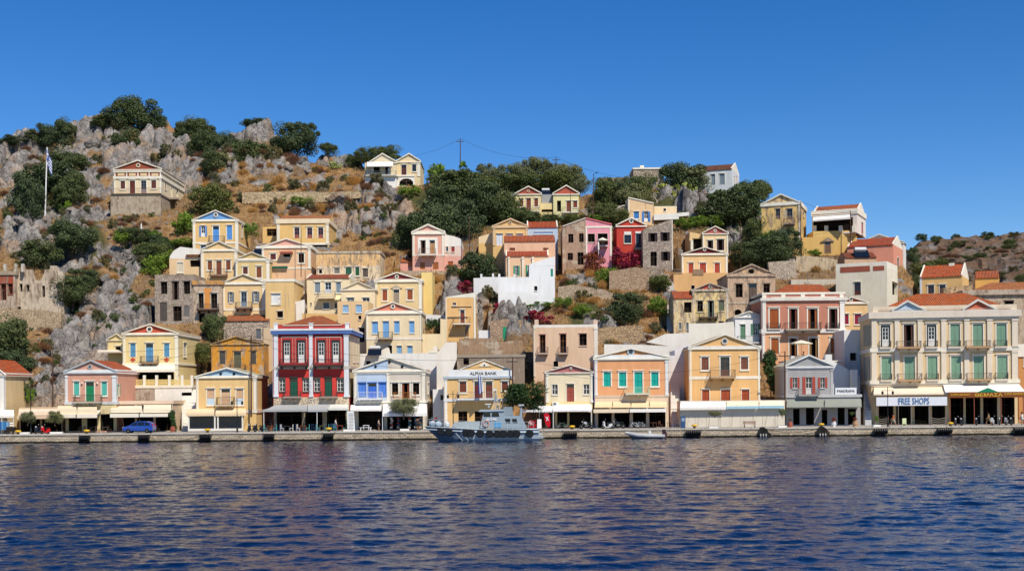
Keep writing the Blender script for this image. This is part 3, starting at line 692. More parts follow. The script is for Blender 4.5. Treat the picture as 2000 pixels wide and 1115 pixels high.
# grey stone house PANORAMA
h=Hs('grey_house','grey ashlar house with red shutters above the PANORAMA sign',1535,1627,716,771,'p:#b4b2b4',Y=168,dep=7,found=.05,ph='grey house with red shutters')
h.open('op:#b8503c',1548,1557,737,757.5,tr=.8,hood=0).open('op:#b8503c',1573.5,1586,736,769,tr=.8,hood=0,name='door').open('op:#b8503c',1602,1611,737,757,tr=.8,hood=0)
h.walls('p:#c6c6c8'); h.gable(1580,692,'p:#a8aaac','t:#e4e4e4',tk=2.6,k='p:#eceef0'); h.band(715,720,'p:#c8cacc',.12); h.pil([(1535,1539),(1622,1627)],720,772,'p:#bdbcbe',.05)
m=MB(); 
for i in range(14):
    z=h.f(1535,772)[1]+i*.3; m.box(.3,h.W-.3,-.012,.0,z,z+.015,'p:#8a888a')
m.build('stone_courses',h.root); h.balc(1560,1601,760,771,773,'p:#a4a4a4','m:#7a6464',.9)
h2=Hs('grey_shop','grey stone shop with two grey-green awnings below the PANORAMA sign',1535,1681,771,829,'p:#a6a4a4',Y=167.9,dep=7,cat='shop')
for x0,x1,y0 in ((1549,1562,798),(1574,1590,796),(1605,1616,800),(1636,1650,796),(1656,1672,798)): h2.open('shop:#1c1a1c',x0,x1,y0,829)
h2.walls('p:#b8b8ba'); h2.band(771,775,'p:#c4c4c6',.15)
h2.awn(1536,1609,780,794.5,796,'c:#94988e',2.0); h2.awn(1610.5,1683,779,794,795.5,'c:#94988e',2.0)
b=h2.box('sign_board',1631.5,1673,757,769.5,-.05,.1,'m:#eef0f2'); h2.text('PANORAMA',1652.3,763.3,34,5.4,'m:#1a1c22',-.09)
# large mansion
h=Hs('yellow_mansion','large three-storey cream mansion with green shutters above the supermarket awning',1702,1988,608,828,'p:#ecd298',Y=172,yaw=-9,dep=12,ph='large cream mansion')
ux=[(1720,1739),(1765,1785),(1810,1829),(1856,1875),(1900,1920),(1946,1966)]
for i,(a,b) in enumerate(ux):
    h.open('hw' if i in(0,2) else 'ho:#5a3a2c' if i==1 else 'sh:#82a88c',a,b,634.5-i*.4,677.5-i*.4,tr=2.4,name='door')
    h.open('sh:#86ac8e',a+1.5,b+2,697-i*.4,742-i*.3,tr=2.4,name='door')
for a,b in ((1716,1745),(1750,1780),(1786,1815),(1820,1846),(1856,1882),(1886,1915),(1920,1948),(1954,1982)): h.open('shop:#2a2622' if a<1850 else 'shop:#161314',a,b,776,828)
for i in range(4):
    h.open('sh:#8a8a70',1700-i*3.6,1697.8-i*3.6,634,676,side='L',tr=.6,hood=0); h.open('sh:#8a8a70',1700-i*3.6,1697.8-i*3.6,697,740,side='L',tr=.6,hood=0)
h.walls('p:#f3ead0')
h.band(610,617.5,'p:#ece2c8',.42); h.box('parapet',1704,1986,599,609,0,.4,'p:#ecdfbc')
h.band(617.5,622,'p:#f2efe4',.12); h.band(680,684,WH,.22); h.band(743,747.5,'p:#f2ecd8',.25); h.band(747.5,752,'p:#eadfc0',.1)
ps=[(1702,1712.5),(1747,1757),(1792,1802),(1838,1848),(1883,1893),(1927.5,1938),(1976,1988)]
h.pil(ps,622,680,'p:#f2e6c6',.18); h.pil(ps,684,743,'p:#f2e6c6',.18)
for ax,ay,x0,x1,c in ((1772,590,1741,1809,'p:#c4d8ec'),(1909.5,588,1879,1947,'p:#d8693c')):
    yb=608.5-(x0-1741)*.012
    a,b,t=h.f(x0,yb),h.f(x1,yb),h.f(ax,ay); m=MB(); m.prism([a,b,t],-.1,.6,c)
    for P in (a,b): m.prism([P,t,(t[0],t[1]+.28),(P[0],P[1]+.28)],-.42,.62,'p:#e6e4dc')
    m.box(a[0],b[0],-.4,.0,a[1]-.1,a[1]+.1,'p:#e6e4dc'); m.build('pediment',h.root)
for x0,x1,ys in ((1718,1741,0),(1753,1800,1),(1808,1832,0),(1852,1877,0),(1888,1936,1),(1943.5,1968,0)):
    for oy in (0,63):
        k=(x0-1718)*-.008
        h.balc(x0+oy*.03,x1+oy*.03,666+oy*1.01+k,678+oy*1.01+k,681+oy*1.01+k,'p:#c8a06c' if ys else 'p:#e8dcc0','m:#5c5850',1.2 if ys else .45,brk=bool(ys))
h.hip(1790,1885,574,'t:#cf6434',ex=(1716,1975),up=.35)
h.awn(1706,1852,755,769,771.5,'c:#f2e2ca',3.6)
sb=h.box('sign_board',1711.5,1850,775.5,791.5,-3.9,.12,'m:#eceff4'); h.text('FREE SHOPS',1785,783,57,13,'m:#2868a0',-3.94,bold=.01); h.text('DUTY',1755.5,783.5,12,3,'m:#7a9cc0',-3.94,rot=math.radians(-90))
for x in (1712,1754,1779,1814,1848): h.box('post',x,x+1.3,791,828,-3.8,.08,'m:#8a8480')
h.awn(1846,2004,749,765,766.5,'c:#f6f2e8',3.8,xt0=1842,xt1=1990)
sb=h.box('sign_band',1853,2002,766,775.5,-4.0,.15,'m:#8c4a1c'); h.text('SUPER MARKET',1876,770.5,37,4.2,'m:#e8b83c',-4.04,bold=.012); h.text('SUPER MARKET',1981,769,37,4.2,'m:#e8b83c',-4.04,bold=.012); h.text('\u0398\u0395\u039c\u0391\u03a3\u0391',1931,770.8,51,6.6,'m:#f0c040',-4.04,bold=.014)
a,b,t=h.f(1908,766,-4),h.f(1951,765.5,-4),h.f(1929.5,757,-4); m=MB(); m.prism([a,b,t],-4.03,-3.9,'m:#1f8a62'); m.build('green_gable_sign',h.root)
for x in (1855,1902,1955,1998): h.box('post',x,x+2,775,828,-3.9,.12,'m:#8a4a30')
# ======================================================= right edge ruin and wall
h=Hs('stone_mansion','weathered beige stone building with heavy cornice behind the cream mansion',1884,2060,574,700,'w:#c9b49a',Y=196,yaw=-6,dep=10,ph='weathered stone building')
for x0,x1 in ((1917,1925),(1962,1980),(2010,2025)): h.open('dk:#4a3a30',x0,x1,588,612,tr=1,tk='w:#a8947c')
h.walls('w:#d4c4ac'); h.band(567,574,'w:#c4b4a0',.4); h.hip(1935,2000,552,'t:#c87850',over=-.4)
h=Hs('ochre_building','ochre side wall and white ledge at the right edge beyond the cream mansion',1990,2060,675,828,'p:#cf9048',Y=176,dep=8)
h.open('dk',1999,2012,690,715,tr=1).walls(); h.band(672,696,'p:#f0ece4',.2)
# ======================================================= upper left cluster
h=Hs('hilltop_villa','cream neoclassical villa with rust panelled attic and pediment on a concrete terrace',223,315,331,382,'p:#efe0b0',Y=248.5,dep=17,ph='villa on the concrete terrace',found=1)
h.open('sh:#6a3c2c',235.5,244.5,354,369).open('sh:#6a3020',253.5,264,353,378,name='door').open('gl:#8a8080',275.5,286,353,378,name='door').open('sh:#6a3c2c',295.5,305,352.5,368)
h.paint(223,315,335,345.5,'p:#9c5236')
for x0,x1,nm in ((322,325,'window'),(334,337,'door'),(344,348,'door')): h.open('dk' if nm=='door' else 'sh:#8a4a38',x0,x1,356 if nm=='window' else 361,370 if nm=='window' else 385,side='R',tr=1,hood=0,name=nm)
h.walls(WH); h.gable(269,312.5,'p:#a04e30','t:#d0c4b8',tk=1.8,med=(270,323,4.2),medk='p:#f0d8a8'); h.band(334,336.5,'p:#f0e8cc',.15); h.band(345,349,WH,.18); h.pil([(223,225.5),(311.5,315)],349,381)
for x in (223,246,268,290,312): h.box('attic_post',x,x+2.5,336,345.5,-.06,.08,WH)
for x in (229,251,273,295): h.box('attic_panel',x+1,x+14,338.5,343.5,-.05,.06,'p:#efd49a')
t=Hs('concrete_terrace','bare concrete terrace base with iron railing carrying the cream hilltop villa',216,314,380,412,'w:#b8aa94',Y=247,dep=17,cat='terrace')
t.walls(); t.balc(217,316,368,379,380.5,'p:#b0a48c','m:#8a5a48',.15,brk=False); t.band(379,381,'p:#a89c88',.15)
t.box('side_balcony',330,345,386,389,6,4,'p:#a89c88')
slab('garden_wall','short white wall at the right foot of the concrete terrace','wall',[(344,391),(369,391),(367,404),(344,406)],268,.5,'p:#eeeae0')
h=Hs('blue_pediment_house','yellow house with sky-blue pediment, blue door and shutters',377,465,431,492,'p:#efc878',dep=11,ph='yellow house with the sky-blue pediment')
h.open('op:#5a94dc',393,400.5,441.5,462,tr=1).open('dr:#5a9ce4',416,428,442,472.5).open('sh:#5a9ce4',443,453.5,441,468,tr=1.4).open('gl:#8ab0e0',392,403,479,488,tr=1)
h.open('sh:#90a8c0',471,474,441,463,side='R',tr=1)
h.walls(WH); h.gable(421,410,'p:#6aa6e6','t:#d8d4cc',tk=1.8,med=(421.5,419.5,4.5)); h.band(429,432.5,WH,.12); h.pil([(377,382),(463-4,465)],433,492); h.band(473,476,WH,.08)
h.balc(407,437,460.5,472,475,'p:#b8ac98','m:#3a3a40',1.1)
h=Hs('pale_yellow_house','slim pale yellow house with brown shutters and brown balcony slab below the sky-blue pediment',393,463,489,556,'p:#efcf8e',dep=8,ph='slim pale yellow house with the brown balcony')
h.open('sh:#8a5030',405.5,414.5,509.5,527).open('sh:#8a5030',422.5,433,509.5,536,name='door').open('sh:#8a5030',441.5,450.5,509,527)
h.walls(WH); h.gable(427.5,470.5,None,'t:#d8ccb8',tk=1.8); h.band(487,491,WH,.12); h.pil([(393,398),(457.5,463)],491,543); h.balc(409,442,525,537,544,'p:#8a6a5c','m:#4a4040',1.2,brk=False)
h=Hs('arched_house','pale yellow house with arched niche, domed white roof and open porch',331,394,505,552,'p:#efce94',dep=7,ph='house with the arched niche')
h.open('dk',371,391,508,521,tr=.4,hood=0,name='porch').open('sh:#e8dcc0',346,358,513,532,tr=1,hood=0)
h.walls(WH); h.top([(331,505),(332,500),(340,489),(352,482),(394,487),(394,505)],'p:#f2efe8')
m=MB(); c=h.f(352,513); R=6*h.Y/F; m.prism([(c[0]+R*math.cos(t),c[1]+R*math.sin(t)) for t in [math.pi*i/10 for i in range(11)]],-.04,.05,'p:#e8dcc0'); m.build('arch_head',h.root)
h.box('tiled_canopy',363,394,497,502,-.3,2,'t:#b06a50')
h=Hs('olive_yellow_house','olive-yellow house with two brown shuttered windows and a plain pediment',461,526,507,560,'p:#e2c880',dep=8,ph='olive-yellow pedimented house')
h.open('sh:#6a3c2c',474.5,484,522,535).open('sh:#8a5030',501,511,521,542)
h.walls(WH); h.gable(492,492,'p:#dcc27c','t:#d0c0a8',tk=1.3); h.band(505,510.5,WH,.1); h.pil([(461,464),(520,526)],510,548); h.band(545,549,WH,.06)
h=Hs('grey_shutter_house','pale yellow house with grey-blue shutters flanking its iron balcony',434,519,554,625,'p:#efd08e',dep=8,ph='house with grey-blue shutters')
h.open('op:#66788c',448,454,571,590.5,tr=.8).open('gl:#8a9aa8',471,482,570.5,599,name='door').open('op:#66788c',496,503,570,590,tr=.8).open('dk',494,506,613,618,tr=.6,hood=0)
h.walls(WH); h.gable(475,534,None,'t:#d8d0c0',tk=1.8); h.band(551,556,WH,.12); h.pil([(434,439),(512,519)],556,606); h.balc(459,491,590,601,604,'p:#6a5248','m:#2e2e32',1.2); h.band(603,606,WH,.05)
h=Hs('ruined_ochre_house','ruined house with a bright orange pier between two gaping doorways',378,434,556,632,'w:#cdb8a0',dep=8,ph='ruin with the orange pier')
h.paint(398,413,563,603,'p:#e89a34')
h.open('dk:#5a4a3c',387.5,398,573.5,602,tr=1.4,tk='w:#e0dccc',name='door').open('dk:#5a4a3c',412,424.5,573.5,602,tr=1.4,tk='w:#e0dccc',name='door').open('dk',388,400,612,630,tr=0)
h.walls('w:#c8b49c'); h.band(548,556,'w:#cf9a5c',.2); h.balc(384,425,593,604,608,'d:#4a3430','m:#3a2e2c',1.1)
h=Hs('stone_ruin','roofless grey stone ruin with empty windows left of the orange pier',303,380,541,632,'s:#aa9e92',dep=8,ph='roofless grey stone ruin')
h.open('dk:#4a3e36',314,327,551,574,tr=1,tk='w:#b8aca0').open('ho:#6a5648',336,350,550,585,tr=1,tk='w:#b8aca0',name='door').open('dk:#3a302a',358.5,371.5,549.5,574,tr=1,tk='w:#b8aca0')
h.open('sh:#5e544c',312,326.5,590,627,tr=0,name='door').open('dk:#5a4030',338,355,598,627,tr=0,name='door').open('sh:#7a7672',358.5,370,597,618,tr=0)
h.walls('s:#a89c90'); h.flat(536,'s:#a49888')
h=Hs('yellow_terrace_house','broad yellow house with laundry terrace below the olive-yellow house',519,575,549,640,'p:#ecc97e',dep=9,ph='yellow house with the laundry terrace')
h.open('sh:#f4f4f0',530,548,574,594,tr=.8,name='window').open('dk:#e0e0e0',543,548,582,593,tr=0).open('dk',541,553,608,620,tr=.6)
h.walls(WH); h.band(545,550,WH,.08)
for sx,dx in ((557,.4),(563,.5)): h.box('drainpipe',sx,sx+.8,572,600,-.08,.06,'m:#c8c0a8')
h=Hs('laundry_terrace','roofed yellow terrace with blue laundry on its iron rail and a green awning',525,580,528,546,'p:#e8cc88',Y=D(550,545)+1.5,dep=6,cat='terrace',found=1)
h.open('dk',534,546,529,545,tr=.3,hood=0).open('dk',557,569,528,533,tr=.3,hood=0).walls(WH); h.flat(524)
h.awn(531,562,511,522,524,'c:#20584c',2.0); h.balc(532,568,537.5,544.5,546.5,'p:#e8d8a8','m:#3a3a40',1.0,brk=False)
for x0,x1,c in ((537,545,'c:#f2f2f4'),(546,552,'c:#3c50b0'),(553,560,'c:#4a68c4'),(561,566,'c:#c8a0a8')): h.box('laundry',x0,x1,532.5,540,-1.05,.03,c)
h=Hs('red_roof_shed','small cream house with dark red tiled roof and white gable ends',537,590,517,552,'p:#ecd8a0',Y=D(560,545)+4.5,dep=5,ph='cream house with the dark red roof')
h.walls(WH); h.siderf(503,'t:#b44630')
h=Hs('flat_yellow_house','large yellow house with thin tiled roof line and barred reddish windows',541,642,436,484,'p:#efc66e',dep=10,ph='large yellow house with barred windows')
for x in (580,605,626.5): h.open('gl:#9a5848',x-5,x+5,444.5,465.5,tr=2)
h.open('shop:#2a221c',610,640,478,484)
h.walls('p:#f2ead2'); h.band(428,436,'p:#f0e2b8',.18); h.siderf(421,'t:#c87a58',ends=False,k='p:#efe0b0'); h.pil([(541,546.5),(636,642)],436,476); h.band(475,478,WH,.05)
h.box('side_balcony',644,654,475,477,2,3,'p:#8a7a68')
h=Hs('yellow_annex','roofless yellow annex with a large dark opening beside the barred windows',513,541,443,476,'p:#ecc26a',Y=D(560,476)+1,dep=7)
h.open('dk:#8a6a40',521,541,447,461,tr=0).walls(); 
h=Hs('peach_house','peach-yellow house with a pink pediment and small red porch canopy',512,607,483,545,'p:#efc490',dep=8,ph='peach house with the pink pediment')
h.open('sh:#6a2a28',528,539,496,507).open('dk',553,567,496,502,tr=.6).open('dk:#3a3030',583,594,495,513)
h.walls(WH); h.gable(559,465,'p:#efb49c','t:#d8ccbc',tk=2); h.band(480,485,WH,.15); h.pil([(512,516),(601.5,607)],485,525); h.band(523,525,WH,.06); h.box('porch_canopy',546,570,491,494,-1.2,1.2,'p:#c0604c')
h=Hs('long_beige_house','long flat-roofed beige house with green shutters and stained upper wall',618,743,494,548,'w:#eed7b2',dep=8,ph='long flat-roofed beige house')
h.paint(618,743,494,519,'w:#efc58c')
h.open('sh:#8a8478',653,663.5,523.5,534).open('sh:#2f6a4c',675,687,522.5,538).open('sh:#2a6440',694,702,522,538).open('sh:#6a5a50',708.5,719,525,541,tr=1).open('dk',623,629,526.5,534)
h.walls('p:#f0e4cc'); h.band(491,494.5,'w:#cabfa8',.1)
h=Hs('cream_cottage','cream house with a strip of red roof and grey-blue shutters over a shaded balcony',600,684,543,615,'p:#f2e2b0',dep=8,ph='cream house with the strip of red roof')
h.open('sh:#8a9aa8',615,625.5,552,571.5,tr=1.2).open('gl:#d0d8e0',635,647,552,572,tr=1.2,name='door').open('sh:#8a9aa8',656.5,666,551.5,571.5,tr=1.2).open('gl:#8a98a4',631.5,643,591,602.5,tr=1,hood=0).open('dk',654,658,592,602,tr=.6,hood=0).open('dk',606,609,591,596,tr=.3,hood=0)
h.walls(WH); h.siderf(536,'t:#b85840'); h.band(546.5,549,'p:#e8dcb8',.1,x0=612,x1=669); h.balc(620,654,568,580.5,583,'p:#ecdcb0','m:#8a8478',1.3); h.awn(653,666,577,585,586,'c:#e8dcb0',1.0)
h=Hs('cream_pediment_house','cream house with a plain cream pediment tucked between cream and maroon-gabled houses',667,733,566,640,'p:#f0e0b0',dep=8,ph='cream house with the plain pediment')
h.open('gl:#d0d8e8',677.5,692,581.5,590,tr=.6).open('gl:#d0d8e8',708,722,581.5,596,tr=.6).walls(WH); h.gable(700,549,'p:#efe0b4','t:#d8ccb0',tk=1.2); h.band(565,567.5,'p:#ddd4bc',.15)
h=Hs('apricot_house','plain apricot house with two pale blue shuttered windows',660,720,592,690,'p:#efcd90',dep=7,ph='apricot house with pale blue shutters')
h.open('sh:#9cc4e8',669.5,681,595.5,610,tr=.6,hood=0).open('sh:#9cc4e8',695,707,595,610,tr=.6,hood=0).open('dk:#6a6054',701,712,640,668,tr=.6,name='door')
h.open('dk',700,706,616,624,tr=.3,hood=0).walls(WH); h.flat(588)
h=Hs('maroon_gable_house','yellow house with maroon pediment and a small pediment above its centre door',733,824,549,620,'p:#efd594',dep=9,ph='yellow house with the maroon pediment')
h.open('sh:#a4542c',747,756.5,566,587).open('dr:#a89880',768.5,780,566,592,tr=1).open('sh:#a4542c',795.5,806,566,585)
h.walls(WH); h.gable(775,531,'p:#963c3c','t:#e8e4dc',tk=2.2,med=(775,540.5,4)); h.band(545.5,550,WH,.12); h.pil([(733,737),(817.5,824)],550,604)
a,b,t=h.f(763,563),h.f(786,563),h.f(774.5,556); m=MB(); m.prism([a,b,t],-.15,0,'p:#c8b898'); m.build('door_pediment',h.root)
h=Hs('yellow_block','windowless yellow side block adjoining the maroon-gabled house',824,845,534,625,'p:#f2d67a',Y=D(780,604)+1.5,dep=7); h.walls(); h.flat(532)
h=Hs('blue_shutter_house','cream house with salmon pediment and four sky-blue shuttered windows in a row',716,823,611,705,'p:#f0dfae',dep=9,ph='cream house with the salmon pediment')
h.open('sh:#7cb4e8',727,738.5,628.5,651,tr=.4).open('sh:#7cb4e8',748,760,627.5,661,tr=.4,name='door').open('sh:#7cb4e8',770,780.5,627.5,650,tr=.4).open('sh:#7cb4e8',799.5,809.5,627.5,650,tr=.4)
h.open('sh:#8cbce0',775.5,785,675.5,692,tr=.4).open('sh:#8cbce0',796,806,675.5,691.5,tr=.4).open('dk:#6a4030',756,766,675,702,tr=.5,name='door')
h.walls(WH); h.gable(767,589,'p:#e88a66','t:#dccab0',tk=2,med=(767.5,598.5,4.6)); h.band(607,611.5,WH,.12); h.pil([(716,718.5),(820,823)],611,663,cap=False); h.band(659,663,'p:#f4ecd0',.05); h.balc(738,766,648,660,663,'p:#a89474','m:#5a5650',1.2)
slab('garden_wall','cream garden wall joining the blue-shuttered house to the narrow amber house','wall',[(823,652),(860,652),(860,622),(873,624),(873,720),(823,720)],193.2,.6,'p:#efe0ae')
h=Hs('narrow_amber_house','narrow amber house with one central balcony and white edges',871,929,581,668,'p:#efc274',dep=10,ph='narrow amber house')
h.open('dk:#e8e8e8',884.5,891,590.5,596.5,tr=.5,hood=0).open('dr:#84442c',899,907.5,606,631,tr=1.6).open('dr:#a0703c',908.5,915.5,637.5,658,tr=.4,hood=0)
h.open('sh:#b8a888',931,933,598,612,side='R',tr=.8)
h.walls(WH); h.top([(871,581.2),(871,580),(929,571),(929,581.2)],'p:#f0ece0'); h.pil([(871,873),(925,929)],581,668,cap=False); h.balc(885,918.5,619,631,634,'p:#efe6d4','d:#7a5a44',1.4); h.box('pergola_beam',881,921,599,601,-1.2,.1,'d:#4a3c34')
# ======================================================= centre cluster
h=Hs('salmon_house','salmon house with tall white-framed doors and brown window bars',806,868,455,530,'p:#edb094',dep=9,ph='salmon house with white framed doors')
h.paint(816,855,464,497,'p:#f6f2ec')
h.open('ho:#5a3a30',822,831.5,470,495,tr=.6,name='door').open('dr:#c09060',840,849.5,470,495,tr=.6).open('sh:#b06a30',820.5,830,512,526,tr=0).open('sh:#a86430',845.5,856.5,512,526,tr=0)
h.walls(WH); h.gable(836,437,'p:#f0b8a0','t:#ece8e0',tk=3.0); h.band(451,456,WH,.1); h.pil([(806,810),(863,868)],456,500,cap=False); h.band(497,500,'p:#f0d8cc',.04); h.balc(818,851,485,496.5,499,'p:#eee0d4','m:#6a4a3c',1.4)
h=Hs('salmon_wing','low salmon wing with a white domed top beside the salmon house',868,902,481,530,'p:#efb49c',Y=D(837,530)+1,dep=8)
h.paint(868,902,476,500,'p:#f0d4c8'); h.open('gl:#8aa0b0',871,875.5,480,491,tr=1,hood=0).open('sh:#a83830',881.5,888,479,492,tr=.6,hood=0).open('sh:#b05a28',875,885,510.5,526,tr=0)
h.walls(WH); h.top([(868,481.2),(868,458),(885,461),(899,466),(902,472),(902,481.2)],'p:#f4f0ea')
h=Hs('salmon_annex','one-storey salmon annex with orange roof at the left end of the salmon house',782,806,511,530,'p:#eda88e',Y=D(837,530)+1.5,dep=5); h.open('sh:#c07030',797,806,512,522,tr=0).walls(); h.siderf(503,'t:#d07040',ends=False)
slab('retaining_wall','rough stone retaining wall under the salmon house','wall',[(782,529),(902,529),(902,537),(782,538)],D(837,530)-.6,.8,'s:#c4b098')
h=Hs('mustard_house','mustard house with white shutters and a worn pediment on the wooded slope',963,1031,443,510,'p:#efc878',dep=8,ph='mustard house with white shutters')
for x0,x1,y1 in ((969.5,982,479),(989,1002,475),(1009,1021.5,475)): h.open('sh:#e8ecf4',x0,x1,457,y1,tr=.6,tk='p:#efe0b0')
h.walls('p:#ecd0a0'); h.gable(997,426,None,'t:#d8b898',tk=2.2,med=(996.5,434.5,3.2)); h.band(440,444,'p:#e0c088',.12); h.pil([(963,967),(1027,1031)],446,480)
h=Hs('yellow_annex','pale yellow stepped annex against the mustard house',935,963,475,515,'p:#ecc670',Y=D(997,505)+1,dep=7); h.walls(); h.top([(935,475.2),(935,463),(963,454),(963,475.2)],'p:#f0dca8')
h=Hs('pale_blue_house','pale blue house with red roof between the mustard and brown houses',1030,1090,444,500,'p:#bcd4f2',dep=7,ph='pale blue house')
h.open('sh:#a8c8f0',1042,1080,453,457,tr=.5,hood=0,name='window').walls(WH); h.siderf(433,'t:#c8502c')
h=Hs('peach_block','tall peach house with orange roof rising behind the white house',985,1085,471,545,'p:#eec096',dep=9,ph='tall peach house')
h.open('sh:#9a5030',995.5,1006,484,490,tr=.3,hood=0).open('sh:#9a5030',1061,1071,484,490,tr=.3,hood=0).walls('p:#efc8a0'); h.siderf(460,'t:#cc5e38',ends=False)
h=Hs('porch_house','peach house with red roofed porch and teal shutters above white garden walls',988,1072,500,552,'p:#efc898',Y=D(1030,545)-2.5,dep=6,ph='peach porch house')
h.open('op:#1fa078',1006,1012,519,538,tr=.4,hood=0).open('op:#1fa078',1030,1036,518,538,tr=.4,hood=0).walls(WH); h.siderf(489,'t:#c05038'); h.pil([(992,996),(1019,1024),(1039,1043)],502,545,'p:#f4e8d4',.25)
h=Hs('white_house','tall whitewashed house with sloping roof edge and one teal shutter',1034,1084,519,592,'p:#eef2f8',Y=D(1060,592),dep=8,ph='tall whitewashed house')
h.open('dk:#202428',1043.5,1049.5,558.5,567.5,tr=.4,hood=0).open('sh:#1fa078',1075.5,1080,525,540,tr=0,hood=0).walls(); h.top([(1034,519.2),(1034,516),(1073,503),(1084,501),(1084,519.2)],'p:#f0f3f8')
slab('terrace_wall','tall white terrace wall with posts below the peach porch house','wall',[(973,535),(977,535),(977,541),(1003,541),(1003,535),(1007,535),(1007,541),(1034,541),(1034,600),(973,600)],D(1005,600),1.0,'p:#edf0f5')
slab('terrace_wall','long white lower wall under the whitewashed house stepping down the slope','wall',[(973,570),(1020,571),(1083,586),(1070,596),(1045,612),(1030,640),(973,615)],D(1020,610),1.0,'p:#f0f2f5')
slab('garden_wall','white garden wall with square posts beside the red bougainvillea','wall',[(925,543),(938,543),(938,535),(942,535),(942,541),(961,541),(961,534),(965,534),(965,541),(973,541),(973,600),(950,600),(925,570)],D(950,585)+2,.5,'p:#eceef2')
s_=slab('stone_hut','rubble stone hut wall with a bright green door','hut',[(957,627),(985,623),(1020,625),(1021,665),(957,667)],D(990,667),5,'s:#b39a84',mark=True)
m=MB(); o_=s_.location; 
def rel(px,py,Y,dy=0): p=at(px,py,Y); return (p.x-o_.x, dy, p.z-o_.z)
a=rel(982.5,664,D(990,667)); b=rel(993.5,638.5,D(990,667)); m.box(a[0],b[0],-.06,-.001,a[2],b[2],'m:#1f9a6a'); m.build('door',s_)
slab('retaining_wall','stained brown retaining wall below the stone hut','wall',[(897,661),(958,660),(975,668),(1020,664),(1025,700),(893,698)],D(950,700),1.2,'w:#a88c70')
slab('stone_wall','low dry-stone wall beside the stone hut','wall',[(893,705),(893,697),(930,697),(990,694),(1024,684),(1030,720),(893,720)],D(950,715),1.0,'s:#a08c78')
h=Hs('brown_house','bare brown half of a twin-gabled house adjoining the pink half',1099,1144,443,525,'w:#b49680',dep=8,ph='bare brown half-gabled house')
for x0,x1,y0,y1 in ((1110,1120,457,474),(1131,1140,456,473),(1108.5,1119,494,508),(1128,1140,493,517)): h.open('dk:#5a4a40',x0,x1,y0,y1,tr=0)
h.walls(); h.top([(1099,443.2),(1144,427),(1144,443.2)],'w:#bca48e','p:#d8d0c4')
h=Hs('pink_half_house','bright pink half of a twin-gabled house with dark windows and white corner',1144,1195,443,510,'p:#f09cb0',Y=D(1120,525),dep=8,ph='bright pink house')
h.open('dk:#3a2c28',1148,1162,456.5,473,tr=.4,hood=0).open('dk:#3a2c28',1167.5,1187,456,479,tr=.4,hood=0).open('sh:#7a3a34',1149,1153.5,434,440,tr=0,hood=0).walls(WH)
h.top([(1144,443.2),(1144,427),(1195,439),(1195,443.2)],'p:#f09cb0','p:#e8707c'); h.band(442,445,WH,.08); h.pil([(1144,1147),(1191,1195)],445,500,cap=False); h.balc(1162,1188,470,479,481,'p:#f4d8dc','m:#8a5050',1.3)
h=Hs('red_house','vivid red house with white trimmed gable beside the grey stone house',1205,1262,441,515,'p:#cc3a24',dep=8,ph='vivid red house')
h.open('gl:#3a3a3c',1219,1233,459,475,tr=.8,hood=0).open('gl:#2a2c30',1242,1254.5,457,484,tr=.8,tk='p:#dcdcdc',name='door').walls(WH); h.gable(1233,424,'p:#cc3a24','t:#ecece8',tk=2.4,med=(1233,432,4.3)); h.box('white_panel',1219,1233,452.5,457.5,-.06,.06,'p:#f4f4f2'); h.box('white_panel',1241,1255,452,456.5,-.06,.06,'p:#f4f4f2'); h.balc(1240,1256,476,484,486,'p:#d0ccc4','m:#4a4a4a',.9)
h=Hs('grey_stone_house','tall grey rubble-stone house with sloping roof and dark shutters',1256,1314,450,530,'s:#a89c92',dep=9,ph='tall grey rubble-stone house')
for x0,x1,y0,y1 in ((1266,1284,455.5,472),(1290,1308,454,471),(1291,1309,491.5,509)): h.open('ho:#3a2a28',x0,x1,y0,y1,tr=0,hood=0,name='window')
h.open('dk:#4a3a34',1270.5,1283,492,519,tr=0,name='door').walls(); h.top([(1256,450.2),(1256,448),(1312,428),(1314,428),(1314,450.2)],'s:#a89c92'); h.pil([(1311.5,1314)],430,528,'p:#e8e4dc',cap=False)
# stone steps below
slab('stone_stairs','stone stair wall with handrail below the grey rubble-stone house','stairs',[(1255,522),(1278,520),(1290,524),(1312,548),(1312,560),(1300,566),(1270,545),(1256,545)],D(1285,560),2,'s:#a09284')
h=Hs('blue_shutter_cottage','cream cottage with vivid blue shutters and slanting roof behind the red house',1227,1277,399,440,'p:#f0cf98',dep=6,ph='cottage with vivid blue shutters')
h.open('sh:#3c84cc',1238,1248,414,427,tr=1).open('op:#3c84cc',1258,1266,413.5,433,tr=.8,name='door').walls(WH); h.top([(1227,399.2),(1227,387),(1277,398),(1277,399.2)],'p:#efcf9a','p:#f0ede6'); h.pil([(1227,1229.5)],389,440,cap=False)
h=Hs('cream_annex','low cream annex with white terrace parapet beside the cottage with vivid blue shutters',1278,1322,404,430,'p:#efd6a4',Y=D(1252,440)+3,dep=5); h.open('dk',1296,1301,407,412.5,tr=.5,hood=0).walls(); h.flat(403,WH)
slab('terrace_wall','white terrace parapet in front of the low cream annex','wall',[(1277,419),(1326,416),(1346,414),(1346,421),(1326,423),(1326,428),(1277,430)],D(1252,440)-.5,3,'p:#efeeea')
h=Hs('stone_lean_to','small stone lean-to left of the cottage with vivid blue shutters',1200,1226,413,440,'s:#a8988a',Y=D(1252,440)+1,dep=5); h.walls(); h.top([(1200,413.2),(1200,412),(1215,403),(1226,402),(1226,413.2)],'s:#a8988a','p:#d8d0c4')
h=Hs('cream_gable_house','cream house with dusky red tympanum and dark arched doors',1373,1422,456,500,'p:#efd49a',dep=8,ph='cream house with dark arched doors')
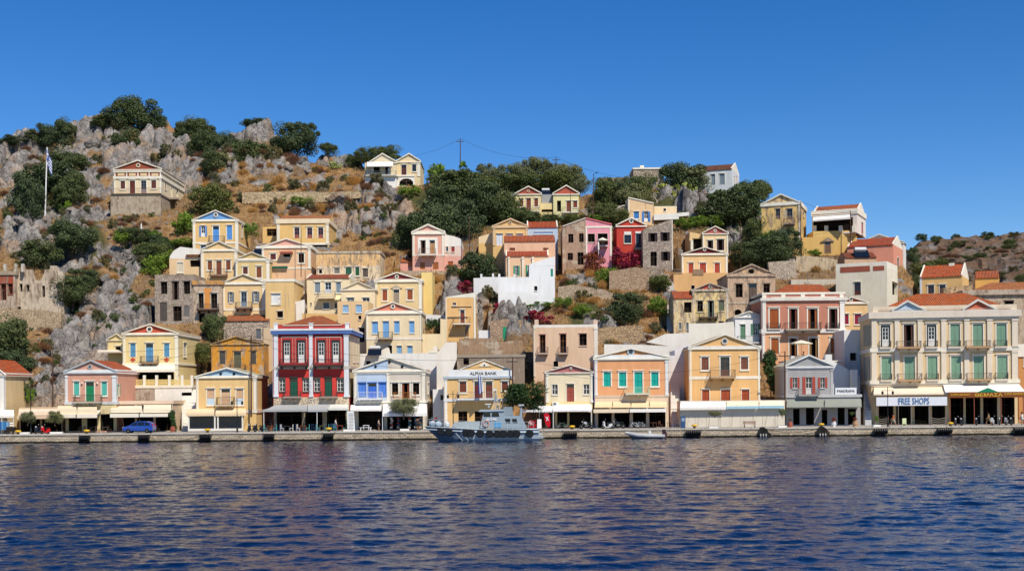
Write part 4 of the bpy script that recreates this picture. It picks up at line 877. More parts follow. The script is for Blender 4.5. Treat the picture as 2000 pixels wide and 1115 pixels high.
h.open('ho:#4a2c20',1381.5,1393,470,489,tr=1.2).open('ho:#4a2c20',1400,1414.5,468,489,tr=1.2).walls(WH); h.gable(1397,441,'p:#b85c50','t:#e8e0d4',tk=1.8,med=(1396.5,450.5,3)); h.pil([(1373,1375.5),(1419,1422)],457,500,cap=False)
h=Hs('yellow_porch','open yellow porch with white chimney left of the dark arched doors',1347,1373,464,500,'p:#ecca84',Y=D(1397,500)+1,dep=6); h.open('dk',1352,1372,466,490,tr=0).walls(); h.top([(1347,464.2),(1347,453),(1353,454),(1373,458),(1373,464.2)],'p:#ecca84'); h.box('chimney',1349,1354,470,488,-.6,.5,'p:#f0ead8',cap='p:#f4f0e4')
h=Hs('maroon_pediment_house','yellow house with dark maroon pediment and orange-brown doors over a high ochre terrace',1332,1421,497,540,'p:#efcc88',dep=8,ph='yellow house with the dark maroon pediment')
for x0,x1 in ((1344.5,1354.5),(1366.5,1379),(1395.5,1406)): h.open('sh:#b0482c',x0,x1,514,535.5,tr=1.6,name='door')
h.walls(WH); h.gable(1376,482,'p:#7c2a2c','t:#d8c8b8',tk=1.6,med=(1376,487.5,3.2)); h.band(495,498.5,WH,.1); h.pil([(1332,1335),(1417,1421)],498,536,cap=False)
t=Hs('ochre_terrace','high plain ochre terrace wall with railing under the dark maroon pediment',1316,1423,533,590,'p:#eab970',Y=D(1376,540)-3,dep=4,cat='terrace'); t.open('dk',1350,1357,557,565,tr=.4,hood=0).walls(); t.balc(1317,1333,525,533,534,'p:#eab970','m:#8a8478',.1,brk=False)
t.box('wooden_board',1353,1374,526,537,-.1,.06,'d:#a08468')
h=Hs('peeling_house','peeling yellow house with cracked red tympanum and iron balcony',1353,1423,567,650,'w:#ecd294',dep=8,ph='peeling house with the red tympanum')
h.open('dk:#5a5a50',1362,1373,588,608.5,tr=1,tk='w:#e4d8b8').open('ho:#6a7868',1382.5,1394.5,588,619,tr=1,tk='w:#e4d8b8',name='door').open('sh:#6a7058',1403.5,1414.5,587,607,tr=1,tk='w:#e4d8b8').open('dk',1404,1414,627,631,tr=.3,hood=0)
h.walls('w:#dcd2c0'); h.gable(1386,552,'w:#b85444','t:#c8b8a8',tk=1.5,med=(1387,560,3.6)); h.band(565,568.5,'w:#d8c8b0',.12); h.pil([(1353,1356),(1418,1423)],569,628); h.balc(1367,1403,611,619,630,'p:#5a4c44','m:#5a5048',1.0)
h=Hs('peeling_wing','low peeling wing with small orange roof and grey-green shutters',1316,1353,582,652,'w:#e8d0a0',Y=D(1388,650)-1,dep=6); h.open('dk',1336,1351,590,610,tr=0).open('sh:#7a8a84',1326,1331,630,643,tr=.4,hood=0).open('sh:#7a8a84',1340,1345,630,644,tr=.4,hood=0).walls(); h.siderf(569,'t:#cc5c38',ends=False)
h=Hs('derelict_house','derelict beige house with heart-shaped hole in its blank pediment',1422,1515,538,645,'w:#c8ac92',dep=10,ph='derelict house with the hole in its pediment')
h.open('dk:#4a3c34',1437,1450.5,555,580.5,tr=1.2,tk='w:#b8a48c').open('dr:#5a4a40',1462,1478,554.5,590,tr=1.2,tk='w:#b8a48c').open('dk:#4a3c34',1491,1503.5,554.5,571.5,tr=1.2,tk='w:#b8a48c').open('dk',1435,1448,604,615,tr=0).open('dk',1462,1477,603,615,tr=0)
h.walls('w:#c4ae98'); h.arch(1435,1448,604,5,'w:#d8c8b4'); h.arch(1462,1477,603,6,'w:#d8c8b4'); h.gable(1468,515,'w:#dcb890','t:#a89880',tk=2.0); h.band(535,539,'w:#d0b8a0',.12); h.band(590,593,'w:#c8b8a4',.08)
c=h.f(1468,530); m=MB(); m.prism([(c[0]-.5,c[1]+.2),(c[0]-.35,c[1]-.15),(c[0],c[1]-.45),(c[0]+.35,c[1]-.2),(c[0]+.45,c[1]+.2),(c[0]+.1,c[1]+.4),(c[0]-.2,c[1]+.35)],-.02,.1,'x:#141210'); m.build('hole',h.root)
h=Hs('old_ochre_tower','tall old ochre house with white pediment rim on the right skyline',1488,1563,399,505,'w:#efcb82',Y=D(1525,478),dep=10,yaw=-20,ph='tall old ochre house')
h.open('gl:#7a6a58',1515,1524,408.5,428,tr=.8,tk='p:#dcc8a0').open('gl:#7a6a58',1537,1548,408.5,428,tr=.8,tk='p:#dcc8a0',name='door').open('dk',1532,1538,458,468,tr=.4)
h.open('sh:#a89878',1568,1571,412,424,side='R',tr=.6,hood=0)
h.walls('p:#efe6d0'); h.gable(1525,378,'w:#efcf94','t:#e0dcd0',tk=2.4,k='p:#f0eee6'); h.band(397,400.5,'p:#ece6d4',.12); h.pil([(1559,1563)],402,485,'w:#ece4d0'); h.balc(1530,1552,427,436,439,'p:#a89484','m:#7a4a40',1.1)
h=Hs('terrace_villa','white and pink villa with long awning over a dark pillared porch',1586,1674,417,452,'p:#f0e6de',Y=D(1630,490)+4,dep=9,yaw=-26,ph='villa with the long awning',found=.8)
h.open('dk',1588,1666,429,452,tr=0,name='porch').open('sh:#a03044',1682,1686,433,457,side='R',tr=1,hood=0)
h.walls(WH); h.band(413,417,WH,.15); h.siderf(402,'t:#c0603c')
h.awn(1587,1661,419,430,433,'c:#eeeae6',2.0)
for x in (1587,1610,1638,1664): h.box('porch_pier',x,x+7,441,453,-.3,.6,WH)
t=Hs('yellow_terrace','deep mustard terrace wall with small pedimented door under the long awning villa',1567,1674,463,500,'p:#dfb75c',Y=D(1630,490)+1.5,dep=5,cat='terrace'); t.open('dr:#7a5a40',1611,1622,473,495,tr=1.4,tk='p:#a89474').walls()
t.top([(1588,463.2),(1588,452),(1672,450),(1672,463.2)],'p:#e4bf64')
a,b,c=t.f(1602,473),t.f(1629,471),t.f(1616,464); m=MB(); m.prism([a,b,c],-.3,0,'w:#8a7a68'); m.build('door_pediment',t.root)
h=Hs('coral_house','long coral house with red roof and yawing side front above the cream house',1655,1745,480,520,'p:#ee9f7a',Y=D(1700,520)+5,dep=10,yaw=-27,ph='long coral house',found=8)
h.open('gl:#4a5a68',1752,1756,502,535,side='R',tr=1.2,hood=0,name='door').open('sh:#c08070',1764,1766,500,520,side='R',tr=1,hood=0)
h.walls(WH); h.siderf(466,'t:#b8492e'); h.box('side_balcony',1753,1768,528,532,5,2,'p:#4a4440')
h=Hs('white_gable_house','white gable top peeping above the long coral house',1672,1765,476,520,'p:#efece6',Y=D(1700,520)+17,dep=6,yaw=-22,found=6); h.walls(WH); h.gable(1717,457,WH,'t:#d8d0c8',tk=1.5)
h=Hs('brown_roof_house','small house with dark red roof carrying a solar panel',1650,1712,503,530,'p:#d8b48c',Y=D(1700,530)+1,dep=5); h.walls(); h.siderf(493,'t:#90402c',ends=False)
SOLAR=h
h=Hs('cream_block_house','cream white block house with brick-red parapet panels and a single window',1633,1733,525,610,'p:#efe8d2',Y=D(1685,600),dep=9,yaw=-28,ph='cream block house',found=4)
h.open('gl:#5a2c24',1668.5,1681.5,551.5,576,tr=.6).open('dk',1742,1762,550,578,side='R',tr=.5,name='porch')
h.walls(WH); h.flat(513,WH); h.box('parapet_panel',1641,1699,522,530,-.03,.05,'p:#a8583c'); h.box('parapet_panel',1705,1727,520,528,-.03,.05,'p:#a8583c')
h.awn(1733,1760,540,556,558,'c:#d8a860',1.0) if 0 else None
# ======================================================= right middle
h=Hs('pink_mansion','large pink and orange mansion with white trim and orange hip roof',1489,1650,586,712,'p:#cc8768',Y=D(1570,700),dep=12,ph='large pink mansion')
h.paint(1489,1650,649,712,'p:#efb67e')
for x0,x1,st in ((1503,1521,'sh:#a8561f'),(1541,1558,'ho:#7a4030'),(1578,1597,'ho:#a05a2c'),(1619,1636,'ho:#5a3028')): h.open(st,x0,x1,603,642.5,tr=2.4,name='door')
for x0,x1,y1,st in ((1506,1521,690,'sh:#a85c20'),(1541.5,1557,698,'ho:#8a5a30'),(1580.5,1598,698,'ho:#8a6a3c'),(1621.5,1637,689.5,'sh:#a85c20')): h.open(st,x0,x1,660.5,y1,tr=2.2)
h.walls(WH); h.box('parapet',1489,1650,573,584,0,.4,'p:#cf8a72'); h.band(571.5,574,WH,.1); h.band(582,586.5,'p:#e6e2da',.35)
for x in (1489,1526,1564,1603,1640): h.box('parapet_post',x,x+8,572,583,-.08,.5,WH)
h.pil([(1489,1496),(1640,1650)],587,643,'p:#f0ece6',.15); h.pil([(1489,1494),(1643,1650)],650,706,'p:#f0ece6',.12); h.band(643,649.5,'p:#f0ece8',.2)
h.hip(1538,1603,556,'t:#cc6238',ex=(1505,1634),up=.5)
h.balc(1535,1605,630,643,647,'p:#a49484','m:#3e3634',1.3); 
for x0,x1 in ((1499,1525),(1615,1640)): h.balc(x0,x1,631,642,643.5,'p:#e4ddd4','m:#3e3634',.4,brk=False)
h=Hs('yellow_gable_annex','yellow annex with brick-red pediment and maroon windows',1649,1695,592,660,'p:#efcb84',Y=D(1570,700)+7,dep=6,ph='annex with maroon windows')
h.open('sh:#98203c',1649.5,1657.5,614,633,tr=1.6).open('sh:#98203c',1669,1682,614,633,tr=1.6).walls(WH); h.gable(1662,579,'p:#c06444','t:#d8c8b4',tk=1.6,med=(1662,585,3.5)); h.band(589.5,593,WH,.1)
h=Hs('white_side_house','plain white house wall in shade beside the cream mansion',1650,1698,644,790,'p:#efeef0',Y=184,dep=10,ph='white wall in shade')
h.open('dk:#3c3c40',1660,1672.5,689,704,tr=.6,hood=0).walls(); 
slab('terrace_wall','white stepped terrace wall behind the grey house with red shutters','wall',[(1536,703),(1545,703),(1545,695),(1552,695),(1552,702),(1612,702),(1612,692),(1625,692),(1625,703),(1680,735),(1680,780),(1536,780)],178,1.0,'p:#eceef0',)
slab('chimney','tall white chimney block right of the grey house with red shutters','chimney',[(1664,722),(1675,722),(1675,762),(1664,762)],176,1.0,'p:#f0f0f0')
h=Hs('white_pediment_house','small white house with green shutters and a white pediment',1436,1489,619,690,'p:#eef0f2',Y=D(1462,690),dep=8,ph='small white pedimented house')
h.open('sh:#6a9474',1446,1456,634,662,tr=.6,name='door').open('op:#5a8a68',1471,1480,632,654,tr=.6,hood=0).walls(WH); h.gable(1463,607,'p:#eceef0','t:#dcdcd8',tk=1.6,med=(1463,613,2)); h.band(618,621,'p:#dfe4e8',.1); h.balc(1442,1486,656,668,670,'p:#dcdcdc','m:#4a4a4c',1.1)
slab('terrace_wall','big blank white wall behind the yellow house with the round stone medallion','wall',[(1345,632),(1400,631),(1433,628),(1436,650),(1436,720),(1345,720)],D(1390,690),1.5,'p:#f0ece0',mark=True)
slab('stair_wall','long white wall climbing to the stepped street behind the orange house','wall',[(1180,690),(1180,672),(1250,673),(1306,676),(1262,668),(1300,652),(1345,650),(1345,760),(1180,760)],D(1260,735),1.0,'p:#edeae4')
h=Hs('side_house','tall whitewashed side wall in deep shade between orange and yellow houses',1306,1349,700,836,'p:#e9e6ea',Y=176,dep=6); h.walls(); h.top([(1306,700.2),(1308,694),(1318,694),(1318,684),(1349,672),(1349,700.2)],'p:#e9e6ea')
# ======================================================= skyline and far right
h=Hs('hill_villa','cream hilltop villa with gable, awning and white arched ground floor',713,775,318,368,'p:#f0e0b0',Y=D(790,366)+1,dep=8,ph='hilltop villa with white arches',found=2)
h.open('dk',730,742,325,337,tr=.8).open('dk',752,760,323,342,tr=.8)
h.open('arch',0,0,0,0) if 0 else None
h.paint(713,775,343,368,'p:#f4f2ee'); h.open('dk:#4a4440',719,756,349,367.5,tr=0).walls(WH); h.arch(719,756,349,10,'p:#f4f2ee'); h.gable(747,299,'p:#efe2b8','t:#dcd4c4',tk=2.0,x0=722); h.awn(716,768,316,324,326,'c:#efece6',1.6); h.band(342,345,WH,.3)
h.box('porch_pier',724,729,331,342,-.6,.5,WH,cap=WH); h.box('porch_pier',758,763,330,341,-.6,.5,WH,cap=WH); h.balc(714,774,334,342,343,'p:#e8e8e4','m:#9a9a98',.8,brk=False)
h=Hs('hill_villa','cream hilltop villa twin with second gable and side wall facing the trees',775,821,316,364,'p:#f0dca0',Y=D(790,366)+2,dep=11,found=2)
h.open('dr:#5a3028',784,794,323,343,tr=1).open('gl:#4a4a48',805,813,322,335,tr=1.2).open('sh:#4a4a44',826,829,326,336,side='R',tr=.8,hood=0)
h.paint(775,810,343,364,'p:#f4f2ee'); h.open('dk:#8a7a64',780,807,349,363,tr=0); h.walls(WH); h.arch(780,807,349,9,'p:#f4f2ee'); h.gable(799,299,'p:#efdca6','t:#dccaa8',tk=2.0); h.band(342,345,WH,.15,x1=810); h.pil([(815,821)],318,345)
h=Hs('twin_gable_house','pale yellow house with brick-red tympanum, left of the twin pair in the trees',1007,1057,379,420,'p:#f0dc98',dep=7,ph='left twin gabled house')
h.open('sh:#84401f',1014.5,1022,389,404,tr=1).open('sh:#84401f',1028,1037,388,412,tr=1,name='door').open('sh:#84401f',1043.5,1051,388,404,tr=1).walls(WH); h.gable(1032,363,'p:#b85a40','t:#ece4d8',tk=2.0,med=(1032,373,2.8),medk='p:#efd49a'); h.balc(1018,1054,402,411.5,414,'p:#efece0','m:#6a6a64',1.2)
h=Hs('twin_gable_house','greenish yellow house with plain red tympanum, right of the twin pair in the trees',1081,1131,379,430,'p:#e8e4a0',Y=D(1032,420),dep=7,ph='right twin gabled house')
h.open('sh:#84401f',1106.5,1115.5,393,413.5,tr=1,name='door').open('sh:#84401f',1119.5,1127.5,393,405.5,tr=1).open('sh:#84401f',1120,1128,421,430,tr=0).open('dk',1088,1096,392,413,tr=0,name='door').walls(WH); h.gable(1106,361,'p:#c05a40','t:#ece4d8',tk=2.0); h.balc(1099,1131,405,413.5,416,'p:#efece0','m:#6a6a64',1.2)
h=Hs('yellow_link','low yellow link with corrugated screen between the twin gabled houses',1057,1081,397,425,'p:#efdc94',Y=D(1032,420)+.5,dep=6); h.open('dk',1058,1080,409,414,tr=0).walls(); h.box('corrugated_screen',1057.5,1081,380,402,.5,.2,'p:#a4a8ac')
slab('lean_to','slate-grey sloping lean-to roof left of the twin gabled houses','roof shed',[(983,377),(1006,377),(993,399),(985,397)],D(1032,420)+3,1,'s:#8a8c90')
h=Hs('hilltop_stone_house','square stone house with white roof rim and chimney on the skyline',1237,1297,330,372,'s:#a89c8e',dep=8,ph='square stone house on the skyline',found=4)
h.open('gl:#e8e8e8',1273.5,1281.5,346.5,362,tr=0).walls(WH); h.band(328,330.5,WH,.15); h.box('chimney',1250,1258,323.5,329,3,1,WH)
h=Hs('low_ruin','low brown flat-roofed hut on the skyline left of the stone house',1172,1237,347,372,'w:#94806a',Y=D(1240,372)+2,dep=6,found=4); h.open('dk',1178,1197,356,361,tr=0).walls()
h=Hs('white_hilltop_house','pale grey house with brown roof and pink end gable on the right skyline',1364,1430,332,380,'p:#dce2e8',Y=D(1400,378)+2,dep=9,yaw=-20,ph='pale grey skyline house',found=3)
h.open('sh:#8a9aa4',1389,1397,341,361,tr=.6).open('sh:#8a9aa4',1405.5,1415.5,340,360.5,tr=.6).open('sh:#c08478',1433,1435,343,366,side='R',tr=.5,hood=0).open('sh:#c08478',1438,1440,343,366,side='R',tr=.5,hood=0).walls(WH); h.siderf(323,'t:#7a4434')
h=Hs('orange_roof_house','yellow house with broad orange tiled roof and white corner on the right slope',1797,1880,540,600,'p:#efc470',Y=212,dep=9,yaw=-27,ph='yellow house with the broad orange roof',found=5)
h.open('gl:#7a4a40',1812.5,1824.5,557.5,573,tr=1.6).open('gl:#7a4a40',1835,1847,557,573,tr=1.6).walls(WH); h.siderf(518,'t:#cc5c34'); h.box('chimney',1853,1863,514,519,4,1,WH); h.pil([(1797,1801)],541,590,'p:#e4ecf4')
h=Hs('orange_roof_annex','low ochre annex with orange roof right of the broad orange roof',1905,1952,542,580,'p:#efb850',Y=216,dep=8,yaw=-20,found=5); h.walls(WH); h.siderf(529,'t:#c4603c',ends=False)
slab('parapet_wall','ruined rubble parapet above the cream mansion roof','wall',[(1843,562),(1900,556),(1900,575),(1843,577)],205,1.5,'s:#b49a78')
# ruin far left
h=Hs('roofless_ruin','large roofless ruin with crumbling walls and rusty red plaster at the left edge',-30,30,536,612,'w:#c4b29c',Y=D(30,612),dep=7,ph='roofless ruin at the left edge')
h.paint(-30,26,538,555,'w:#a8523c')
h.open('dk:#8a4a3c',2,12,555,586,tr=1,tk='w:#a8523c').open('dk:#8a4a3c',16,25,555,574,tr=1,tk='w:#a8523c').walls(); h.band(530,537,'w:#b0a088',.2)
for x in (6,27,41): h.box('parapet_stub',x,x+5,515,531,0,.6,'w:#d0c8b8')
h=Hs('roofless_ruin','pale crumbling ruin wing with jagged top joined to the rusty red ruin',30,124,548,616,'w:#d2c2aa',Y=D(30,612)+1,dep=7)
h.open('dk',38,44,554,569,tr=0).open('dk',51,57,556,569,tr=0).open('dk',82,88,558,580,tr=0).open('dk',34,41,599,611,tr=0).walls()
h.top([(30,548.2),(30,525),(62,527),(64,540),(70,548.2)],'w:#ccb8a0',dep=.7); h.top([(80,548.2),(86,534),(88,526),(97,526),(98,519),(110,519),(112,528),(124,531),(124,548.2)],'w:#d0c0a8',dep=.7)
# white blocks between rows
h=Hs('white_terrace_block','white terrace block with parapets behind the half blue, half grey house',700,858,690,735,'p:#f0f0ee',Y=181,dep=4,cat='terrace'); h.open('dk',715,724,705,712,tr=0).walls()
h.top([(720,690.2),(722,682),(735,680),(740,686),(757,678),(760,690.2)],WH,dep=2); h.top([(838,690.2),(838,684),(846,684),(846,676),(854,676),(854,690.2)],WH,dep=2)
slab('retaining_wall','white plastered wall curving down the slope beside the bank','wall',[(853,690),(872,668),(892,668),(892,700),(885,720),(876,760),(853,770)],178,1.0,'p:#ece8e0')
slab('garden_wall','whitewashed wall beside the stepped passage below the narrow amber house','wall',[(935,645),(960,645),(957,667),(935,667)],D(948,667)+.5,.6,'p:#eceff4')
slab('garden_wall','white yard wall behind the dark green creeper','wall',[(832,614),(873,616),(873,632),(832,640)],D(850,650)+3,.5,'p:#edeff4')
slab('stair_wall','white stair wall descending between the yellow terrace house and cream cottage','wall',[(575,590),(594,585),(597,600),(590,625),(575,640)],D(585,640)+1,1,'p:#efece6')
slab('stone_wall','rubble stone pier with small arched door beside the white stair wall','wall',[(582,550),(596,546),(597,590),(582,592)],D(590,600)+3,1,'s:#b8a694')
slab('yellow_wall','yellow base wall with a small brown door under the red building roofline','wall',[(590,612),(660,613),(660,650),(590,650)],D(625,640)-1,2,'p:#ecc070')
slab('side_wall','pale cream wall between the ochre ruin and the red mansion','wall',[(515,640),(535,638),(537,720),(515,735)],190,3,'p:#dcc496')
slab('retaining_wall','long dry-stone retaining wall with wire fence across the golden slope','wall',[(473,376),(560,374),(640,376),(718,371),(718,385),(640,394),(560,398),(473,398)],D(595,398),1.0,'s:#c0ac8c')
0 and slab('retaining_wall','grey dry-stone wall below the concrete terrace','wall',[(165,470),(170,446),(178,440),(196,438),(214,432),(240,434),(262,440),(262,470),(240,478),(175,476)],D(225,478),1.2,'s:#a89c90')
slab('retaining_wall','concrete retaining wall below the tall old ochre house','wall',[(1555,500),(1578,500),(1612,503),(1636,508),(1636,535),(1555,535)],D(1600,530),1.0,'w:#c8b494')
slab('retaining_wall','pale rubble wall left of the concrete retaining wall','wall',[(1500,512),(1555,508),(1555,545),(1530,560),(1505,545)],D(1530,545),1.0,'s:#b8ac9c')
slab('retaining_wall','grey stone wall on the wooded slope above the pink and red houses','wall',[(1130,410),(1180,400),(1225,402),(1225,425),(1150,425)],D(1180,424)+2,1,'s:#a49888')
slab('retaining_wall','dry-stone terrace wall under the grey rubble-stone house','wall',[(1190,530),(1240,522),(1268,526),(1268,570),(1225,568),(1190,575)],D(1230,570),1,'s:#b09880')
slab('retaining_wall','low broken stone terrace wall on the golden garden slope','wall',[(1090,560),(1120,556),(1180,566),(1215,580),(1215,592),(1120,598),(1090,590)],D(1150,600)+3,1,'s:#b8a690')
slab('retaining_wall','tumbled stone wall below the big green bush','wall',[(1165,642),(1195,638),(1255,635),(1258,672),(1165,674)],D(1210,674),1,'s:#b09878')
slab('retaining_wall','rubble retaining wall beneath the far left ruin','wall',[(-20,600),(90,606),(120,612),(118,640),(60,662),(-20,668)],D(40,640)-1,1,'s:#b8a488')
slab('flat_roof_deck','flat concrete roof deck with green boxes behind the pink mansion','roof deck',[(1545,546),(1640,545),(1640,562),(1545,562)],D(1600,600)+8,8,'p:#cfc8b8')
# ======================================================= land
def h2(ix, iy, s):
    n = (ix.astype(np.int64)*374761393 + iy.astype(np.int64)*668265263 + s*1274126177) & 0xffffffff
    n = ((n ^ (n >> 13))*1274126177) & 0xffffffff
    return ((n ^ (n >> 16)) & 0xffff)/65535.0
def vnoise(x, y, s=0):
    ix, iy = np.floor(x), np.floor(y); fx, fy = x-ix, y-iy; fx=fx*fx*(3-2*fx); fy=fy*fy*(3-2*fy)
    a=h2(ix,iy,s); b=h2(ix+1,iy,s); c=h2(ix,iy+1,s); d=h2(ix+1,iy+1,s)
    return (a*(1-fx)+b*fx)*(1-fy)+(c*(1-fx)+d*fx)*fy
def fbm(x, y, o=4, s=0):
    r=0; a=.5
    for i in range(o): r=r+a*vnoise(x*2**i, y*2**i, s+i*17); a*=.5
    return r
def cells(x, y, s):
    ix, iy = np.floor(x), np.floor(y); d1=np.full(x.shape,9.); d2=np.full(x.shape,9.); val=np.zeros(x.shape)
    for i in (-1,0,1):
        for j in (-1,0,1):
            jx=ix+i; jy=iy+j; cx=jx+.15+.7*h2(jx,jy,s); cy=jy+.15+.7*h2(jx,jy,s+5)
            d=np.hypot(x-cx,y-cy); v=h2(jx,jy,s+9)+(h2(jx,jy,s+11)-.5)*1.3*(x-cx)+(h2(jx,jy,s+13)-.5)*1.3*(y-cy)
            m=d<d1; d2=np.where(m,d1,np.minimum(d2,d)); val=np.where(m,v,val); d1=np.where(m,d,d1)
    return val, d2-d1
ROCKS=[(-140,340,170,90),(-120,500,90,60),(-230,430,120,80),(-110,660,90,60),(60,330,130,75),(200,300,150,60),(330,290,90,55),(300,340,80,45),(380,330,45,40),(480,272,58,28),(590,318,62,28),(530,330,60,20),(690,310,60,16),(170,390,80,40),(60,450,70,70),(110,420,60,60),(250,520,70,60),(230,600,85,80),(170,680,95,110),(110,760,60,70),(60,600,40,20),(750,420,60,45),(690,430,60,40),(640,470,30,30),(1310,370,40,26),(1365,408,45,28),(1450,455,75,28),(245,700,70,60),(225,640,40,40),(120,500,60,40),(560,420,30,20),(270,760,50,40),(430,330,40,30),(745,560,30,20),(900,590,60,40),(1210,650,40,20),(1000,640,40,30)]
GREENS=[(950,390,180,60),(1400,400,120,60),(1500,480,80,50),(1150,620,40,30),(140,470,70,60),(1180,420,60,30),(90,380,60,50)]
def proj(X, Y, Z):
    u=X/Y*F; v=(Z-HC)/Y*F
    return CX+u*cr-v*sr, CY-(u*sr+v*cr)
def masks(px, py, lst, nz, soft=.35):
    m=np.zeros(px.shape)
    for x,y,rx,ry in lst:
        d=np.hypot((px-x)/rx,(py-y)/ry)+ (nz-.5)*.9
        m=np.maximum(m, np.clip((1.05-d)/soft,0,1))
    return m
NA, NY = 1150, 430
aa = np.linspace(-.58,.58,NA); 
yy = np.concatenate([np.linspace(169.5,300,NY-30), np.linspace(301,420,30)])
Agrid, Ygrid = np.meshgrid(aa, yy)
vr = np.interp(Agrid, RX, RV); Yr = 238800.0/(1320.0-vr)
base = 1.1+KS*(np.minimum(Ygrid,Yr)-172) - .12*np.maximum(0,Ygrid-Yr) 
Xg = Agrid*Ygrid
px, py = proj(Xg, Ygrid, base)
nz = fbm(Xg*.12, Ygrid*.12, 4, 3)
nz2 = fbm(Xg*.16, Ygrid*.16, 4, 33)
rock = masks(px, py, ROCKS, nz)*np.clip((nz2-.25)*12,0,1)
grn = masks(px, py, GREENS, nz)
wx = Xg+2.2*fbm(Xg*.3,Ygrid*.3,3,40); wy = Ygrid*1.0+2.2*fbm(Xg*.3,Ygrid*.3,3,60)
c1,e1 = cells(wx/6.0,wy/8.0,1); c2,e2 = cells(wx/2.6,wy/3.8,2); c3,e3 = cells(wx/1.15,wy/1.8,3)
dome=lambda e,w: np.sqrt(np.clip(e/w,0,1))
disp_r = 2.9*(c1-.5)+1.2*(c2-.5)+.3*(c3-.5) + 1.5*(dome(e1,.45)-.8)+ .95*(dome(e2,.5)-.8)+.35*(dome(e3,.5)-.8)-1.5*np.clip(1-e1/.08,0,1)-.8*np.clip(1-e2/.10,0,1)-.3*np.clip(1-e3/.12,0,1)
patch = np.clip((fbm(Xg*.22,Ygrid*.22,4,90)-.56)*9,0,1)
macro = (np.abs(fbm(Xg*.07,Ygrid*.05,3,120)-.47)*7)
disp_g = .9*(fbm(Xg*.35,Ygrid*.35,4,7)-.45) + patch*(.9*(c2-.3)+.5*(c3-.4)-.3*np.clip(1-e2/.12,0,1))
fade = np.clip((Ygrid-171)/4,0,1)
Z = base + fade*(rock*(disp_r+2.8*(macro-.6)) + (1-rock)*disp_g*(1-.5*grn))
rk = np.clip(rock + (1-rock)*patch*.8, 0, 1)*1.0
# level the ground at every building
for (A,d,nn,W,dep) in PADS:
    if A.y<174: continue
    lx = d[0]*(Xg-A.x)+d[1]*(Ygrid-A.y); ly = nn[0]*(Xg-A.x)+nn[1]*(Ygrid-A.y)
    m=(lx>-1.2)&(lx<W+1.8)&(ly>-3.5)&(ly<dep)
    cap = A.z+np.maximum(ly,-3.5)*.5*(ly<0)+.1+np.where(ly>0,ly*.10,0)
    Z = np.where(m & (Z>cap), cap, Z)
me = bpy.data.meshes.new('hillside')
nv = NA*NY; co = np.stack([Xg,Ygrid,Z],-1).reshape(-1,3).astype(np.float32)
i0 = (np.arange(NY-1)[:,None]*NA+np.arange(NA-1)[None,:]).ravel()
fc = np.stack([i0,i0+1,i0+NA+1,i0+NA],-1)
me.vertices.add(nv); me.vertices.foreach_set('co', co.ravel()); me.loops.add(fc.size); me.loops.foreach_set('vertex_index', fc.ravel().astype(np.int32))
me.polygons.add(len(fc)); me.polygons.foreach_set('loop_start', np.arange(0,fc.size,4,dtype=np.int32)); me.update()
a = me.attributes.new('rock','FLOAT','POINT'); a.data.foreach_set('value', rk.ravel().astype(np.float32))
a = me.attributes.new('green','FLOAT','POINT'); a.data.foreach_set('value', grn.ravel().astype(np.float32))
